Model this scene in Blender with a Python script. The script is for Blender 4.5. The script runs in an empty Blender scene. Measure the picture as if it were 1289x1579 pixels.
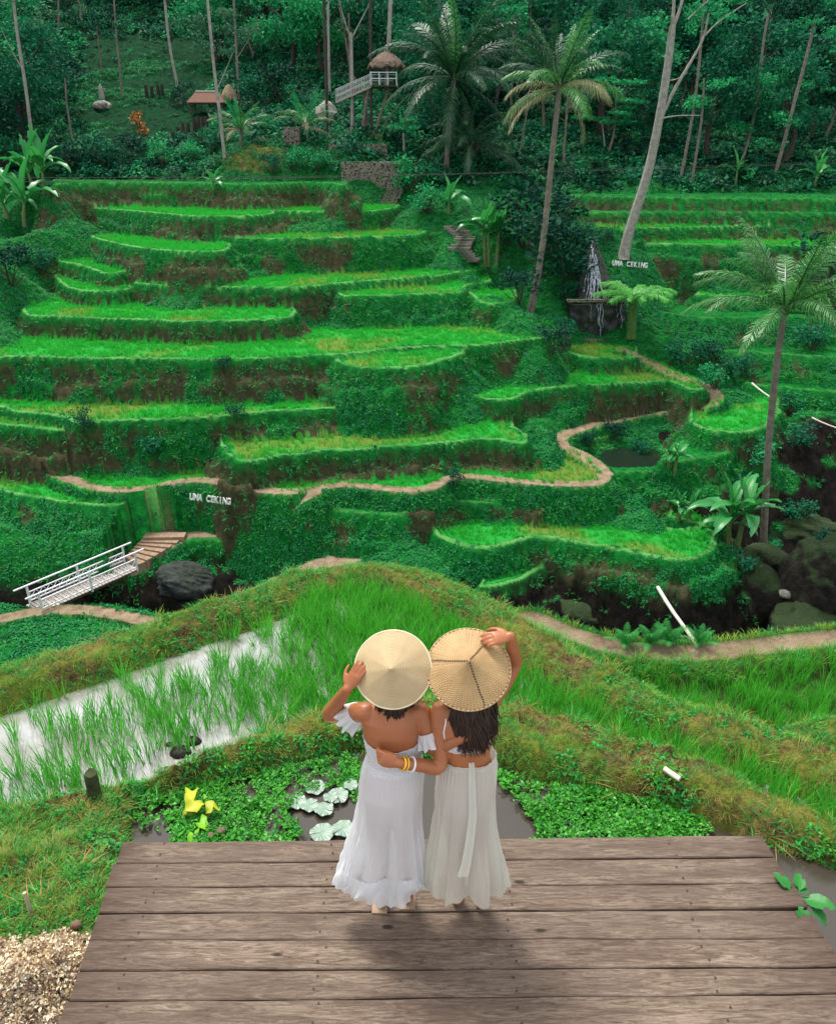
import bpy, bmesh, math, random
import numpy as np
from mathutils import Vector, Matrix
R = math.radians
C = bpy.context.scene.collection
SC = bpy.context.scene
rng = np.random.default_rng(7)
random.seed(7)

# ------------------------------------------------------------------ camera, world, sun, exposure
F_PX, CXP, CYP = 1224.0, 644.5, 789.5          # photograph: 1289 x 1579 px
CAM_Z = 3.42
TH = math.atan(564/1224)
cd = bpy.data.cameras.new('camera'); cam = bpy.data.objects.new('camera', cd); C.objects.link(cam)
cam.location = (0, 0, CAM_Z); cam.rotation_euler = (math.pi/2-TH, 0, 0)
cd.sensor_fit = 'VERTICAL'; cd.sensor_height = 24; cd.lens = 24*F_PX/1579
cd.clip_start = .05; cd.clip_end = 1000
SC.camera = cam
SUN_EL, SUN_AZ = 66, -36      # degrees; azimuth measured from +Y towards +X: ahead of the camera, a little left
w = bpy.data.worlds.new('World'); SC.world = w; w.use_nodes = True
nt = w.node_tree; bg = nt.nodes['Background']
sky = nt.nodes.new('ShaderNodeTexSky'); sky.sky_type = 'NISHITA'; sky.sun_disc = False
sky.sun_elevation = R(SUN_EL); sky.sun_rotation = R(SUN_AZ); sky.air_density = 1.0; sky.dust_density = 4.0
hs = nt.nodes.new('ShaderNodeHueSaturation'); hs.inputs['Saturation'].default_value = .35
nt.links.new(sky.outputs[0], hs.inputs['Color']); cl = nt.nodes.new('ShaderNodeMix'); cl.data_type = 'RGBA'          # thin white cloud over the whole sky
tcw = nt.nodes.new('ShaderNodeTexCoord'); nzw = nt.nodes.new('ShaderNodeTexNoise'); nzw.inputs['Scale'].default_value = 2.2; nzw.inputs['Detail'].default_value = 5
rmw = nt.nodes.new('ShaderNodeMapRange'); rmw.inputs[1].default_value = .3; rmw.inputs[2].default_value = .7; rmw.inputs[3].default_value = .45; rmw.inputs[4].default_value = .9
nt.links.new(tcw.outputs['Generated'], nzw.inputs['Vector']); nt.links.new(nzw.outputs['Fac'], rmw.inputs[0]); nt.links.new(rmw.outputs[0], cl.inputs[0])
nt.links.new(hs.outputs[0], cl.inputs[6]); cl.inputs[7].default_value = (6.6, 6.9, 7.2, 1); nt.links.new(cl.outputs[2], bg.inputs[0])
bg.inputs[1].default_value = .118
sl = bpy.data.lights.new('sun', 'SUN'); so = bpy.data.objects.new('sun', sl); C.objects.link(so)
sl.energy = 2.75; sl.angle = R(17); sl.color = (1, .95, .87)
a_, e_ = R(SUN_AZ), R(SUN_EL)
sdir = Vector((math.sin(a_)*math.cos(e_), math.cos(a_)*math.cos(e_), math.sin(e_)))
so.rotation_euler = sdir.to_track_quat('Z', 'Y').to_euler(); so.location = sdir*60
SC.view_settings.view_transform = 'Standard'; SC.view_settings.look = 'None'
SC.view_settings.exposure = 0.86; SC.view_settings.gamma = 1.0

# ------------------------------------------------------------------ pixel <-> world helpers
def ray(px, py):
    xc = (px-CXP)/F_PX; yc = (CYP-py)/F_PX
    return (xc, math.cos(TH)+yc*math.sin(TH), -math.sin(TH)+yc*math.cos(TH))
def on(px, py, z):            # z relative to the camera
    r = ray(px, py); t = z/r[2]; return (r[0]*t, r[1]*t)
def atd(px, py, d):           # world point at forward distance d
    r = ray(px, py); t = d/r[1]; return Vector((r[0]*t, d, r[2]*t+CAM_Z))
def ta(y): return math.tan(TH-math.atan((y-CYP)/-F_PX)) if False else math.tan(TH-math.atan((CYP-y)/F_PX))
def dd(z, y): return -z/ta(y)
def up(zp, yb, yf, s=.35): return -(dd(zp, yb)+s)*ta(yf)
def dn(zp, yt, yb, s=.3): return -(dd(zp, yt)-s)*ta(yb)

# ------------------------------------------------------------------ numpy noise
def _h(ix, iy, iz, seed):
    h = (ix.astype(np.int64)*374761393 + iy.astype(np.int64)*668265263 + iz*2147483647 + seed*1274126177) & 0xffffffff
    h = ((h ^ (h >> 13))*1274126177) & 0xffffffff
    return ((h ^ (h >> 16)) & 0xffff)/65535.0
def vnoise(x, y, seed=0):
    x = np.asarray(x, float); y = np.asarray(y, float)
    ix = np.floor(x); iy = np.floor(y); fx = x-ix; fy = y-iy
    fx = fx*fx*(3-2*fx); fy = fy*fy*(3-2*fy)
    a = _h(ix, iy, 0, seed); b = _h(ix+1, iy, 0, seed); c = _h(ix, iy+1, 0, seed); d = _h(ix+1, iy+1, 0, seed)
    return (a*(1-fx)+b*fx)*(1-fy)+(c*(1-fx)+d*fx)*fy
def fbm(x, y, seed=0, o=3):
    s = 0; a = 1; t = 0
    for k in range(o):
        s = s+a*vnoise(x*2**k, y*2**k, seed+k*17); t += a; a *= .5
    return s/t
def sstep(a, b, x):
    t = np.clip((x-a)/(b-a), 0, 1); return t*t*(3-2*t)

# ------------------------------------------------------------------ objects
def meta(o, label=None, cat=None, group=None, kind=None):
    if label: o['label'] = label
    if cat: o['category'] = cat
    if group: o['group'] = group
    if kind: o['kind'] = kind
    return o
def npmesh(name, V, Fc, mats=(), smooth=True, mi=None):
    """V (n,3), Fc (m,k) int array with constant k, or list of such arrays"""
    me = bpy.data.meshes.new(name)
    Fl = Fc if isinstance(Fc, list) else [Fc]
    Fl = [np.asarray(f, np.int32) for f in Fl if len(f)]
    V = np.asarray(V, np.float32)
    me.vertices.add(len(V)); me.vertices.foreach_set('co', V.ravel())
    nl = sum(f.size for f in Fl); nf = sum(len(f) for f in Fl)
    me.loops.add(nl); me.loops.foreach_set('vertex_index', np.concatenate([f.ravel() for f in Fl]))
    tot = np.concatenate([np.full(len(f), f.shape[1], np.int32) for f in Fl])
    st = np.concatenate([[0], np.cumsum(tot)[:-1]]).astype(np.int32)
    me.polygons.add(nf); me.polygons.foreach_set('loop_start', st)
    try: me.polygons.foreach_set('loop_total', tot)
    except Exception: pass
    if mi is not None: me.polygons.foreach_set('material_index', np.asarray(mi, np.int32))
    for m in mats: me.materials.append(m)
    me.update(calc_edges=True)
    me.polygons.foreach_set('use_smooth', np.full(nf, smooth, bool))
    return me
def link(name, me, parent=None, loc=None):
    o = bpy.data.objects.new(name, me); C.objects.link(o)
    if parent is not None: o.parent = parent
    if loc is not None: o.location = loc
    return o
def empty(name, loc=(0, 0, 0), rz=0):
    o = bpy.data.objects.new(name, None); C.objects.link(o); o.location = loc; o.rotation_euler = (0, 0, rz)
    o.empty_display_size = .3
    return o
def fattr(me, name, arr):
    a = me.attributes.new(name, 'FLOAT', 'POINT'); a.data.foreach_set('value', np.asarray(arr, np.float32))
class MB:
    """collects pieces into one mesh"""
    def __init__(s): s.v = []; s.q = []; s.t = []; s.n = 0
    def add(s, V, F):
        V = np.asarray(V, float); F = np.asarray(F, int)
        if len(F):
            (s.q if F.shape[1] == 4 else s.t).append(F+s.n)
        s.v.append(V); s.n += len(V); return s
    def box(s, c, size, rot=None):
        x, y, z = [k/2 for k in size]
        V = np.array([(i*x, j*y, k*z) for i in (-1, 1) for j in (-1, 1) for k in (-1, 1)])
        if rot is not None: V = V @ np.array(rot.to_3x3()).T
        V = V+np.array(c)
        return s.add(V, [(0, 1, 3, 2), (4, 6, 7, 5), (0, 4, 5, 1), (2, 3, 7, 6), (0, 2, 6, 4), (1, 5, 7, 3)])
    def bar(s, a, b, wd, ht=None, upv=(0, 0, 1)):
        a = Vector(a); b = Vector(b); d = (b-a); L = d.length; d.normalize()
        u = Vector(upv); sd = d.cross(u)
        if sd.length < 1e-4: sd = d.cross(Vector((1, 0, 0)))
        sd.normalize(); u = sd.cross(d)
        M = Matrix((sd, d, u)).transposed()
        return s.box((a+b)/2, (wd, L, ht or wd), M)
    def tube(s, pts, rad, n=8, cap=True, wob=0):
        P = np.array(pts, float); m = len(P); rad = np.broadcast_to(np.asarray(rad, float), (m,))
        T = np.gradient(P, axis=0); T /= np.linalg.norm(T, axis=1)[:, None]+1e-9
        ref = np.array((0., 0, 1)) if abs(T[0][2]) < .9 else np.array((0., 1, 0))
        V = []
        u = np.cross(T[0], ref); u /= np.linalg.norm(u)
        for i in range(m):
            u = u-T[i]*(u@T[i]); u /= np.linalg.norm(u)+1e-9; v = np.cross(T[i], u)
            a = np.arange(n)*2*math.pi/n
            rr = rad[i]*(1+wob*(rng.random(n)-.5)) if wob else rad[i]
            V.append(P[i]+(np.cos(a)*rr)[:, None]*u+(np.sin(a)*rr)[:, None]*v)
        V = np.concatenate(V); F = []
        for i in range(m-1):
            for j in range(n):
                k = (j+1) % n; F.append((i*n+j, i*n+k, (i+1)*n+k, (i+1)*n+j))
        s.add(V, F)
        if cap:
            for e, c in ((0, P[0]), (m-1, P[-1])):
                base = s.n; ring = V[e*n:(e+1)*n]
                s.add(np.vstack([ring, c[None]]), [((j, n, (j+1) % n) if e else ((j+1) % n, n, j)) for j in range(n)])
        return s
    def mesh(s, name, m, smooth=True):
        Fl = []
        if s.q: Fl.append(np.concatenate(s.q))
        if s.t: Fl.append(np.concatenate(s.t))
        return npmesh(name, np.concatenate(s.v), Fl, [m] if m else [], smooth)
    def build(s, name, m, parent=None, smooth=False, loc=None):
        return link(name, s.mesh(name, m, smooth), parent, loc)

# ------------------------------------------------------------------ materials
def N(nt, t, **k):
    n = nt.nodes.new(t)
    for a, b in k.items():
        if a in n.inputs.keys() if isinstance(a, str) else False: n.inputs[a].default_value = b
        else: setattr(n, a, b)
    return n
class Mat:
    def __init__(s, name, rough=.8, spec=.3):
        s.m = bpy.data.materials.new(name); s.m.use_nodes = True; s.nt = s.m.node_tree
        s.b = s.nt.nodes['Principled BSDF']; s.b.inputs['Roughness'].default_value = rough
        s.b.inputs['Specular IOR Level'].default_value = spec
    def l(s, a, b): s.nt.links.new(a, b); return s
    def coord(s, kind='Object', scale=(1, 1, 1)):
        t = s.nt.nodes.new('ShaderNodeTexCoord'); m = s.nt.nodes.new('ShaderNodeMapping')
        m.inputs['Scale'].default_value = scale; s.l(t.outputs[kind], m.inputs[0]); return m.outputs[0]
    def noise(s, vec, scale, detail=4, rough=.6, out='Fac', dist=0):
        n = s.nt.nodes.new('ShaderNodeTexNoise'); n.inputs['Scale'].default_value = scale
        n.inputs['Detail'].default_value = detail; n.inputs['Roughness'].default_value = rough; n.inputs['Distortion'].default_value = dist
        if vec is not None: s.l(vec, n.inputs['Vector'])
        return n.outputs[out]
    def ramp(s, fac, stops):
        r = s.nt.nodes.new('ShaderNodeValToRGB'); el = r.color_ramp.elements
        while len(el) > 1: el.remove(el[-1])
        el[0].position, el[0].color = stops[0][0], (*stops[0][1], 1)
        for p, c in stops[1:]:
            e = el.new(p); e.color = (*c, 1)
        s.l(fac, r.inputs[0]); return r.outputs[0]
    def mixc(s, fac, a, b, mode='MIX'):
        n = s.nt.nodes.new('ShaderNodeMix'); n.data_type = 'RGBA'; n.blend_type = mode
        for val, idx in ((fac, 0), (a, 6), (b, 7)):
            if hasattr(val, 'is_output'): s.l(val, n.inputs[idx])
            elif idx == 0: n.inputs[0].default_value = val
            else: n.inputs[idx].default_value = (*val, 1)
        return n.outputs[2]
    def math(s, op, a, b=0.0, clamp=False):
        n = s.nt.nodes.new('ShaderNodeMath'); n.operation = op; n.use_clamp = clamp
        for val, idx in ((a, 0), (b, 1)):
            if hasattr(val, 'is_output'): s.l(val, n.inputs[idx])
            else: n.inputs[idx].default_value = val
        return n.outputs[0]
    def attr(s, name, kind='GEOMETRY', out='Fac'):
        n = s.nt.nodes.new('ShaderNodeAttribute'); n.attribute_type = kind; n.attribute_name = name; return n.outputs[out]
    def rand(s):
        n = s.nt.nodes.new('ShaderNodeObjectInfo'); return n.outputs['Random']
    def col(s, c):
        if hasattr(c, 'is_output'): s.l(c, s.b.inputs['Base Color'])
        else: s.b.inputs['Base Color'].default_value = (*c, 1)
        return s
    def bump(s, h, strength=.5, dist=.02):
        n = s.nt.nodes.new('ShaderNodeBump'); n.inputs['Strength'].default_value = strength; n.inputs['Distance'].default_value = dist
        s.l(h, n.inputs['Height']); s.l(n.outputs[0], s.b.inputs['Normal']); return s
    def setr(s, r): s.l(r, s.b.inputs['Roughness']); return s
def simple(name, c, rough=.7, var=.25, scale=6, bump=.2, spec=.3):
    m = Mat(name, rough, spec); v = m.coord()
    n = m.noise(v, scale, 5)
    d = tuple(x*(1-var) for x in c); l = tuple(min(1, x*(1+var)) for x in c)
    m.col(m.ramp(n, [(.3, d), (.7, l)]))
    if bump: m.bump(m.noise(v, scale*5, 4), bump, .01)
    return m.m
def leafmat(name, c, rough=.5, var=.35, trans=.25, spec=.35, hue=.02):
    """foliage: colour varies per instance and per leaf, light passes through the blade"""
    m = Mat(name, rough, spec)
    geo = m.nt.nodes.new('ShaderNodeNewGeometry')
    rnd = geo.outputs['Random Per Island']
    oi = m.rand()
    f = m.math('ADD', m.math('MULTIPLY', rnd, .65), m.math('MULTIPLY', oi, .35))
    d = tuple(x*(1-var) for x in c); l = (min(1, c[0]*(1+var*1.6)), min(1, c[1]*(1+var)), c[2]*(1+var*.3))
    cc = m.ramp(f, [(.1, d), (.5, c), (.95, l)])
    m.col(cc)
    tr = m.nt.nodes.new('ShaderNodeBsdfTranslucent'); m.l(cc, tr.inputs[0])
    mx = m.nt.nodes.new('ShaderNodeMixShader'); mx.inputs[0].default_value = trans
    out = m.nt.nodes['Material Output']
    m.l(m.b.outputs[0], mx.inputs[1]); m.l(tr.outputs[0], mx.inputs[2]); m.l(mx.outputs[0], out.inputs[0])
    return m.m
# ------------------------------------------------------------------ TERRAIN (heights relative to the camera while building)
zA = -ta(835)*32
zB = up(zA, 795, 742); zC = up(zB, 728, 685); zD = up(zC, 670, 633); zE = up(zD, 617, 554); zF = -12.15
zH = up(zE, 529, 495); zI = up(zH, 473, 442); zJ2 = up(zI, 418, 365); zK = up(zJ2, 356, 326); zL = up(zK, 318, 281)
zP = dn(zB, 745, 812); zBL = up(zB-.3, 735, 718); zJ = dn(zJ2, 367, 375); zK0 = dn(zJ, 372, 405)
zI2 = dn(zI, 431, 445); zI3 = dn(zI2, 436, 447); zE3 = dn(zE, 537, 545)
TER = []      # (z, polygon xy, set of front edge segments, soil, rice kind)
def T(z, pts, back=6, soil=.5, rice=1, steep=3.2, lip=.09):
    P = np.array([on(x, y, z) for x, y in pts])
    r = np.linalg.norm(P, axis=1)
    Bk = P*(1+back/r)[:, None]
    poly = np.vstack([P, Bk[::-1]])
    n = len(P)
    TER.append(dict(z=z, poly=poly, nf=n, soil=soil, rice=rice, steep=steep, lip=lip, back=back))
# lowest ledges by the gorge
T(zA, [(640,800),(648,811),(663,818),(683,837),(723,850),(763,848),(797,838),(830,830),(860,835),(909,843),(959,853),(1009,863),(1042,868),(1076,863),(1099,850),(1104,835),(1092,818),(1060,806),(1030,800)], 3.2, .15, 1, 1.9, .22)
T(-17.3, [(380,846),(388,853),(400,857),(450,859),(500,859),(515,856),(522,845)], 2.6, .2, 1, 2.2)
T(-15.3, [(490,780),(497,785),(520,789),(540,792),(580,795),(622,797),(630,790)], 1.6, .3, 0, 2.0)
T(-17.3, [(742,905),(760,906),(780,902),(800,894),(820,885),(845,872)], 2.0, .1, 1, 1.8)
T(zP, [(236,838),(255,835),(280,834),(310,833),(340,834),(370,832),(392,826),(405,815),(425,805),(440,797)], 2.6, .3, 0, 2.2, .03)
# path terrace
T(zB, [(120,746),(150,757),(200,760),(233,757),(267,749),(300,744),(333,746),(360,753),(393,759),(430,763),(463,765),(490,757),(530,751),(580,756),(630,761),(663,758),(687,744),(700,738),(717,738),(763,743),(813,748),(860,751),(909,751),(931,746),(935,735),(919,718),(892,702),(869,694)], 7, .75, 1, 3.0)
T(-14.95, [(-40,752),(0,757),(33,765),(83,772),(117,776),(150,781),(200,778),(228,770),(235,762)], 3, .05, 1, 1.3)
T(zBL, [(-60,722),(-20,720),(0,720),(33,721),(67,720),(80,727),(95,735),(112,742)], 5, .5, 0, 3)
T(zC, [(340,688),(347,693),(363,711),(383,713),(430,704),(463,702),(497,695),(530,695),(570,694),(597,689),(663,686),(697,684),(730,678),(763,678),(797,683),(810,684),(814,674),(800,664),(790,660)], 7, .95, 2, 3.6)
T(zD-.45, [(-60,655),(-30,653),(0,654),(33,658),(67,663),(95,665),(107,658),(108,645)], 3, .5, 1)
T(zD, [(-60,622),(-20,625),(0,628),(20,634),(50,638),(83,641),(105,645),(118,652),(133,651),(200,649),(267,648),(333,643),(383,638),(430,634),(480,633),(530,629),(563,631),(577,635),(582,627),(593,617)], 7, .6, 2, 3.2)
T(zE3, [(518,552),(523,560),(540,566),(580,569),(630,568),(663,563),(690,553),(717,545)], 3, .15, 1, 2.2)
T(zE, [(-60,553),(0,552),(17,550),(67,551),(133,554),(183,554),(267,554),(317,556),(367,554),(430,553),(463,551),(480,548),(530,548),(563,543),(613,537),(663,535),(730,534),(763,531),(797,526),(837,523),(858,514),(862,505)], 9, .55, 1, 2.9)
T(zF, [(690,598),(697,603),(713,609),(763,618),(783,618),(807,608),(830,601),(860,598),(892,596),(942,594),(976,591),(1026,589),(1041,591),(1059,602),(1086,602),(1090,592),(1060,580),(1039,575)], 7, .8, 1, 3.4)
T(-11.3, [(868,538),(885,548),(909,553),(950,554),(976,553),(980,545)], 4, .6, 1, 3)
T(zH, [(38,478),(44,487),(55,489),(80,488),(167,493),(233,494),(283,497),(333,496),(430,493),(450,491),(456,482)], 8, .9, 1, 3.4)
T(zI-.28, [(84,428),(93,434),(113,448),(150,451),(193,449),(207,441)], 4, .8, 1, 3.6)
T(zI, [(203,430),(205,435),(213,439),(300,443),(367,444),(430,444),(463,444),(513,439),(563,434),(613,431),(680,426),(713,419),(743,417),(752,405)], 9, .9, 1, 3.2)
T(zI2, [(515,440),(520,453),(530,457),(560,457),(597,456),(663,454),(717,452),(715,443),(723,439),(752,437),(756,430)], 4.5, .1, 1, 2.2)
T(zI3, [(722,452),(735,462),(750,471),(793,467),(796,455)], 5, .3, 1, 2.6)
T(zK0, [(-30,386),(0,389),(40,394),(67,402),(110,406),(140,414),(163,424),(195,419),(215,414),(222,405)], 7, .4, 1, 2.4)
T(zJ, [(130,356),(137,365),(167,373),(217,384),(283,389),(333,389),(353,386),(355,376)], 7, .45, 1, 2.8)
T(zJ2, [(286,350),(293,358),(313,364),(323,368),(430,369),(480,368),(563,366),(630,364),(655,360),(657,350)], 9, .35, 1, 2.3)
T(zK, [(70,312),(87,318),(183,324),(267,331),(290,335),(383,334),(420,331),(423,325),(430,326),(497,327),(570,327),(597,323),(613,320),(618,310)], 11, .6, 1, 2.8)
T(zL, [(85,286),(105,283),(200,282),(300,283),(380,286),(430,284),(470,282),(515,283),(528,288),(534,284)], 10, .9, 0, 2.6, .1)
# narrow grassy ledges part way up the taller risers
T(-11.35, [(-60,595),(0,593),(133,596),(230,594),(300,598),(430,597),(480,593)], 1.2, .35, 0, 2.6, .05)
T(-13.6, [(120,680),(200,685),(300,690),(335,689)], 1.0, .35, 0, 2.4, .05)
T(-6.7, [(365,393),(480,393),(560,389),(640,388),(685,384)], 1.3, .3, 0, 2.2, .05)
T(-3.35, [(105,301),(180,299),(250,302),(400,300),(505,298)], 1.3, .4, 0, 2.2, .05)
T(-15.35, [(695,776),(760,774),(840,773),(900,770),(950,768)], .9, .3, 0, 2.4, .05)
T(-7.1, [(990,396),(1060,400),(1159,399),(1289,402),(1400,402)], 3, .3, 1, 1.8)
T(-9.0, [(1075,454),(1130,460),(1200,456),(1289,461),(1400,461)], 3, .2, 1, 1.6)
T(-4.3, [(860,326),(950,328),(1100,327),(1289,329),(1400,329)], 1.6, .5, 0, 2.2, .05)
# right hillside
T(-6.1, [(862,372),(900,373),(976,375),(1059,377),(1159,379),(1340,380)], 7, .45, 1, 2.0)
T(-5.2, [(850,350),(900,351),(992,353),(1100,350),(1289,349),(1400,349)], 9, .4, 1, 2.2)
T(-3.45, [(835,300),(859,301),(926,304),(1026,306),(1159,307),(1289,308),(1420,308)], 12, .9, 0, 3.0)
T(-8.2, [(1010,425),(1050,428),(1090,420),(1150,412),(1250,408)], 4, .25, 1, 1.2)
T(-9.8, [(1000,480),(1060,488),(1120,492),(1180,488),(1289,490)], 4, .1, 0, 1.0)
T(-11.3, [(1050,545),(1100,540),(1180,545),(1289,552),(1400,552)], 4, .1, 0, 1.2)
T(-13.3, [(1062,650),(1076,661),(1109,667),(1142,668),(1176,663),(1196,645),(1200,632)], 6.5, .5, 1, 2.4)
T(-14.2, [(1022,716),(1046,714),(1085,706),(1119,701),(1150,692),(1180,690)], 3, .3, 0, 2)
T(-14.75, [(925,735),(936,730),(980,729),(1022,729),(1050,722)], 3.8, .3, 0, 2, .12)
T(-12.7, [(1150,592),(1180,596),(1240,602),(1289,606),(1400,610)], 3, .3, 0, 2)
# upper garden ledges towards the forest


RIB = []      # earth paths: (points xy, z, half width)
CUT = []
def rib(pts, wd=.36, cut=.55): RIB.append(([(*on(x, y, z), z) for x, y, z in pts], wd)); CUT.append(cut)
rib([(125,747,zB),(150,757,zB),(200,758,zB),(233,755,zB),(267,747,zB),(300,742,zB),(333,744,zB),(360,751,zB),(393,757,zB),(430,761,zB),(463,761,zB),(497,754,zB),(530,749,zB),(580,754,zB),(630,759,zB),(663,756,zB),(687,742,zB),(715,735,zB),(763,741,zB),(813,746,zB),(860,749,zB),(909,749,zB),(929,744,zB),(932,733,zB)], .34)
rib([(932,733,zB),(917,717,-14.5),(890,700,-14.4),(869,692,-14.3),(858,680,-14.25),(879,667,-14.2),(926,655,-14.15),(976,643,-14.0),(1020,636,-13.8),(1059,633,-13.45),(1092,628,-13.0),(1105,617,-12.7),(1099,603,-12.35),(1080,594,-12.2),(1039,580,-12.05),(1016,568,-11.95),(985,552,-11.5),(960,540,-11.1)], .42)
rib([(-60,722,zBL),(0,717,zBL),(33,718,zBL),(67,717,zBL),(83,728,-14.5),(97,738,-14.55),(125,747,zB)], .38)
rib([(392,824,zP),(420,808,-16.2),(445,792,-15.5),(470,772,-14.8),(485,762,zB)], .36)
rib([(240,832,zP),(262,827,zP),(300,826,zP),(350,825,zP),(392,824,zP)], .42)
ZNB = -17.4
rib([(-70,968,ZNB),(0,958,ZNB),(33,950,ZNB),(83,943,ZNB),(133,943,ZNB),(183,950,ZNB),(233,962,ZNB),(300,985,ZNB)], .36)
rib([(340,945,-17.3),(375,930,-17.3),(430,903,-17.2),(470,883,-17.1),(507,868,-17.0),(540,865,-17.0)], .55)

rib([(205,874,-17.45),(222,862,-17.35),(240,848,-17.1),(256,834,-16.8)], .95, 2.5)
# ground control points seen in the photograph: (px, py, forward distance)
CP = [(1000,520,50),(1000,450,53),(1000,400,56),(1100,520,50),(1100,450,54.5),(1100,400,57),(1200,520,50),(1289,500,52),(1200,440,56),(1289,440,57),(940,330,63),(1100,330,64),(1289,330,64),
 (870,400,54.5),(862,460,52),(862,505,49.5),(884,400,54.3),(950,400,54.2),(878,440,53.0),(956,440,52.8),(892,372,55.6),(932,370,55.6),(914,400,55.2),(914,440,53.9),(920,490,52.6),(914,352,57.5),(972,480,51.2),(1100,565,47.5),(1200,565,47),(1289,565,48),(1150,590,45),(1289,640,42),(1230,640,42),
 (980,765,35),(1020,795,33.6),(1080,780,35),(1100,745,36.5),(1140,790,34.5),(1040,740,36.6),(960,740,36.4),
 (1240,690,40),(1200,790,36.5),(1260,820,36),(1289,860,33),(1289,760,38),
 (900,900,30.8),(1000,905,30.8),(1080,905,31),(850,930,29.8),(780,940,29),(740,915,29.4),(700,890,30.2),(660,860,31.2),(600,862,31.2),(560,835,32.4),(540,865,31.2),(620,820,33),
 (0,500,44.5),(0,440,48.5),(0,400,52),(60,360,57),(0,330,60),(40,300,64),(0,270,69),(-80,500,44),(-80,350,58),
 (0,800,33),(100,845,31.8),(185,862,32.4),(212,876,32.6),(238,858,33.0),(0,850,31.2),(-60,800,33),(270,865,31.8),(350,870,32.2),(380,900,31.0),
 (640,310,63),(680,340,60),(700,380,57),(730,400,54),(760,440,50),(800,480,47.5),(840,505,46.2),(820,350,60),(820,420,55),(850,300,66),(760,300,66),(700,300,66),(780,380,58),
 (830,560,43.5),(700,580,41.5),(640,600,40.6),(600,640,39.2),(850,640,39.5),(840,680,37.6),(880,620,42.3),(700,640,39.8),
 (640,262,72),(575,304,67),(540,300,67.2),(575,246,70),(560,217,73.5),(555,205,76),(620,300,68),(500,215,76),(450,200,80),(400,210,78),(350,268,68.3),(375,238,70.2),(400,227,71.8),(440,232,71.2),(500,240,70.6),(515,262,68.8),(430,264,68.6),(385,262,68.5),(330,240,73),(250,260,72),(200,240,76),(120,250,74),
 (60,220,80),(700,250,74),(800,250,74),(900,270,72),(1000,270,72),(1100,270,72),(1289,270,72),
 (300,170,90),(200,170,90),(100,170,90),(0,200,88),(400,150,92),(500,150,92),(600,180,86),(700,180,88),(900,200,86),(1100,200,86),(1289,200,86),
 (0,100,105),(200,60,120),(400,60,120),(600,80,115),(900,80,115),(1289,100,112),(100,0,135),(400,0,138),(700,0,138),(1000,0,138),(1289,0,138),(-200,0,138),(1500,0,138),(-200,170,92),(1500,170,92),(1500,330,64),(1500,560,47),(1450,700,40)]
base = []
for px, py, d in CP:
    v = atd(px, py, d); base.append((v.x, v.y, v.z-CAM_Z))
# terrace shoulders: the ground under each terrace edge lies below its lip
for t in TER:
    for k in range(0, t['nf'], 2):
        x, y = t['poly'][k]; base.append((x, y, t['z']-1.5))
for pts, wd in RIB:
    for k in range(0, len(pts), 2): base.append((pts[k][0], pts[k][1], pts[k][2]-.5))
# gorge floor and the hidden slopes below the near fields
for x, y, z in [(-14,29.3,-20.2),(-9,29,-20.4),(-6.5,29.6,-20.2),(-12,30.3,-20),(-5.5,28.5,-19.5),(-18,29,-20),(-25,29,-19.5),(-8,30.4,-19.8),
                (4,28.6,-20.3),(7,28.6,-20.6),(10,28.5,-20.8),(13,28.6,-20.9),(16,28,-21),(14.5,31,-19.8),(18,33.5,-19.4),(21,36,-18.6),(25,39,-17.5),(20,27,-21),(4,24,-20),(10,24,-20),(16,23,-20),(24,28,-18),(28,30,-16),
                (30,20,-16),(0,24,-19),(-5,24,-18.8),(0,18,-18),(8,17,-17),(16,14,-16),(-8,20,-18),(-14,18,-18),(-24,18,-18),(0,12,-14),(8,12,-13),(-8,12,-14),(0,5,-8),(10,5,-8),(-10,5,-8),(20,5,-10),(-20,8,-12),
                (0,160,32),(60,160,32),(-60,160,32),(-60,110,12),(60,110,10),(-45,60,-4),(50,60,-4),(-40,40,-12),(45,40,-13),(0,215,52),(90,215,52),(-90,215,52),(0,-10,-6)]:
    base.append((x, y, z))
base = np.array(base)
# merge near-coincident control points
keep = []
for p in base:
    if all((p[0]-q[0])**2+(p[1]-q[1])**2 > .35 for q in keep): keep.append(p)
base = np.array(keep)
def rbf_fit(P):
    D = np.sqrt(((P[:, None, :2]-P[None, :, :2])**2).sum(-1)+.5)
    n = len(P); A = np.zeros((n+3, n+3)); A[:n, :n] = D-np.eye(n)*.25; A[:n, n] = 1; A[:n, n+1:] = P[:, :2]; A[n, :n] = 1; A[n+1:, :n] = P[:, :2].T
    return np.linalg.solve(A, np.concatenate([P[:, 2], np.zeros(3)]))
WR = rbf_fit(base)
def rbf(x, y):
    out = np.full(x.shape, WR[-3])+WR[-2]*x+WR[-1]*y
    for k in range(len(base)):
        out += WR[k]*np.sqrt((x-base[k, 0])**2+(y-base[k, 1])**2+.5)
    return out
# grid: polar round the camera foot, fine where the photograph looks
NR, NA = 1500, 980
rr = np.exp(np.linspace(math.log(1.1), math.log(235), NR))
aa = np.concatenate([np.linspace(-75, -36, 45)[:-1], np.linspace(-36, 36, NA-88), np.linspace(36, 75, 45)[1:]]); NA = len(aa)
aa = np.radians(aa)
GX = rr[:, None]*np.sin(aa)[None]; GY = rr[:, None]*np.cos(aa)[None]
GXf = GX.ravel(); GYf = GY.ravel()
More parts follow.
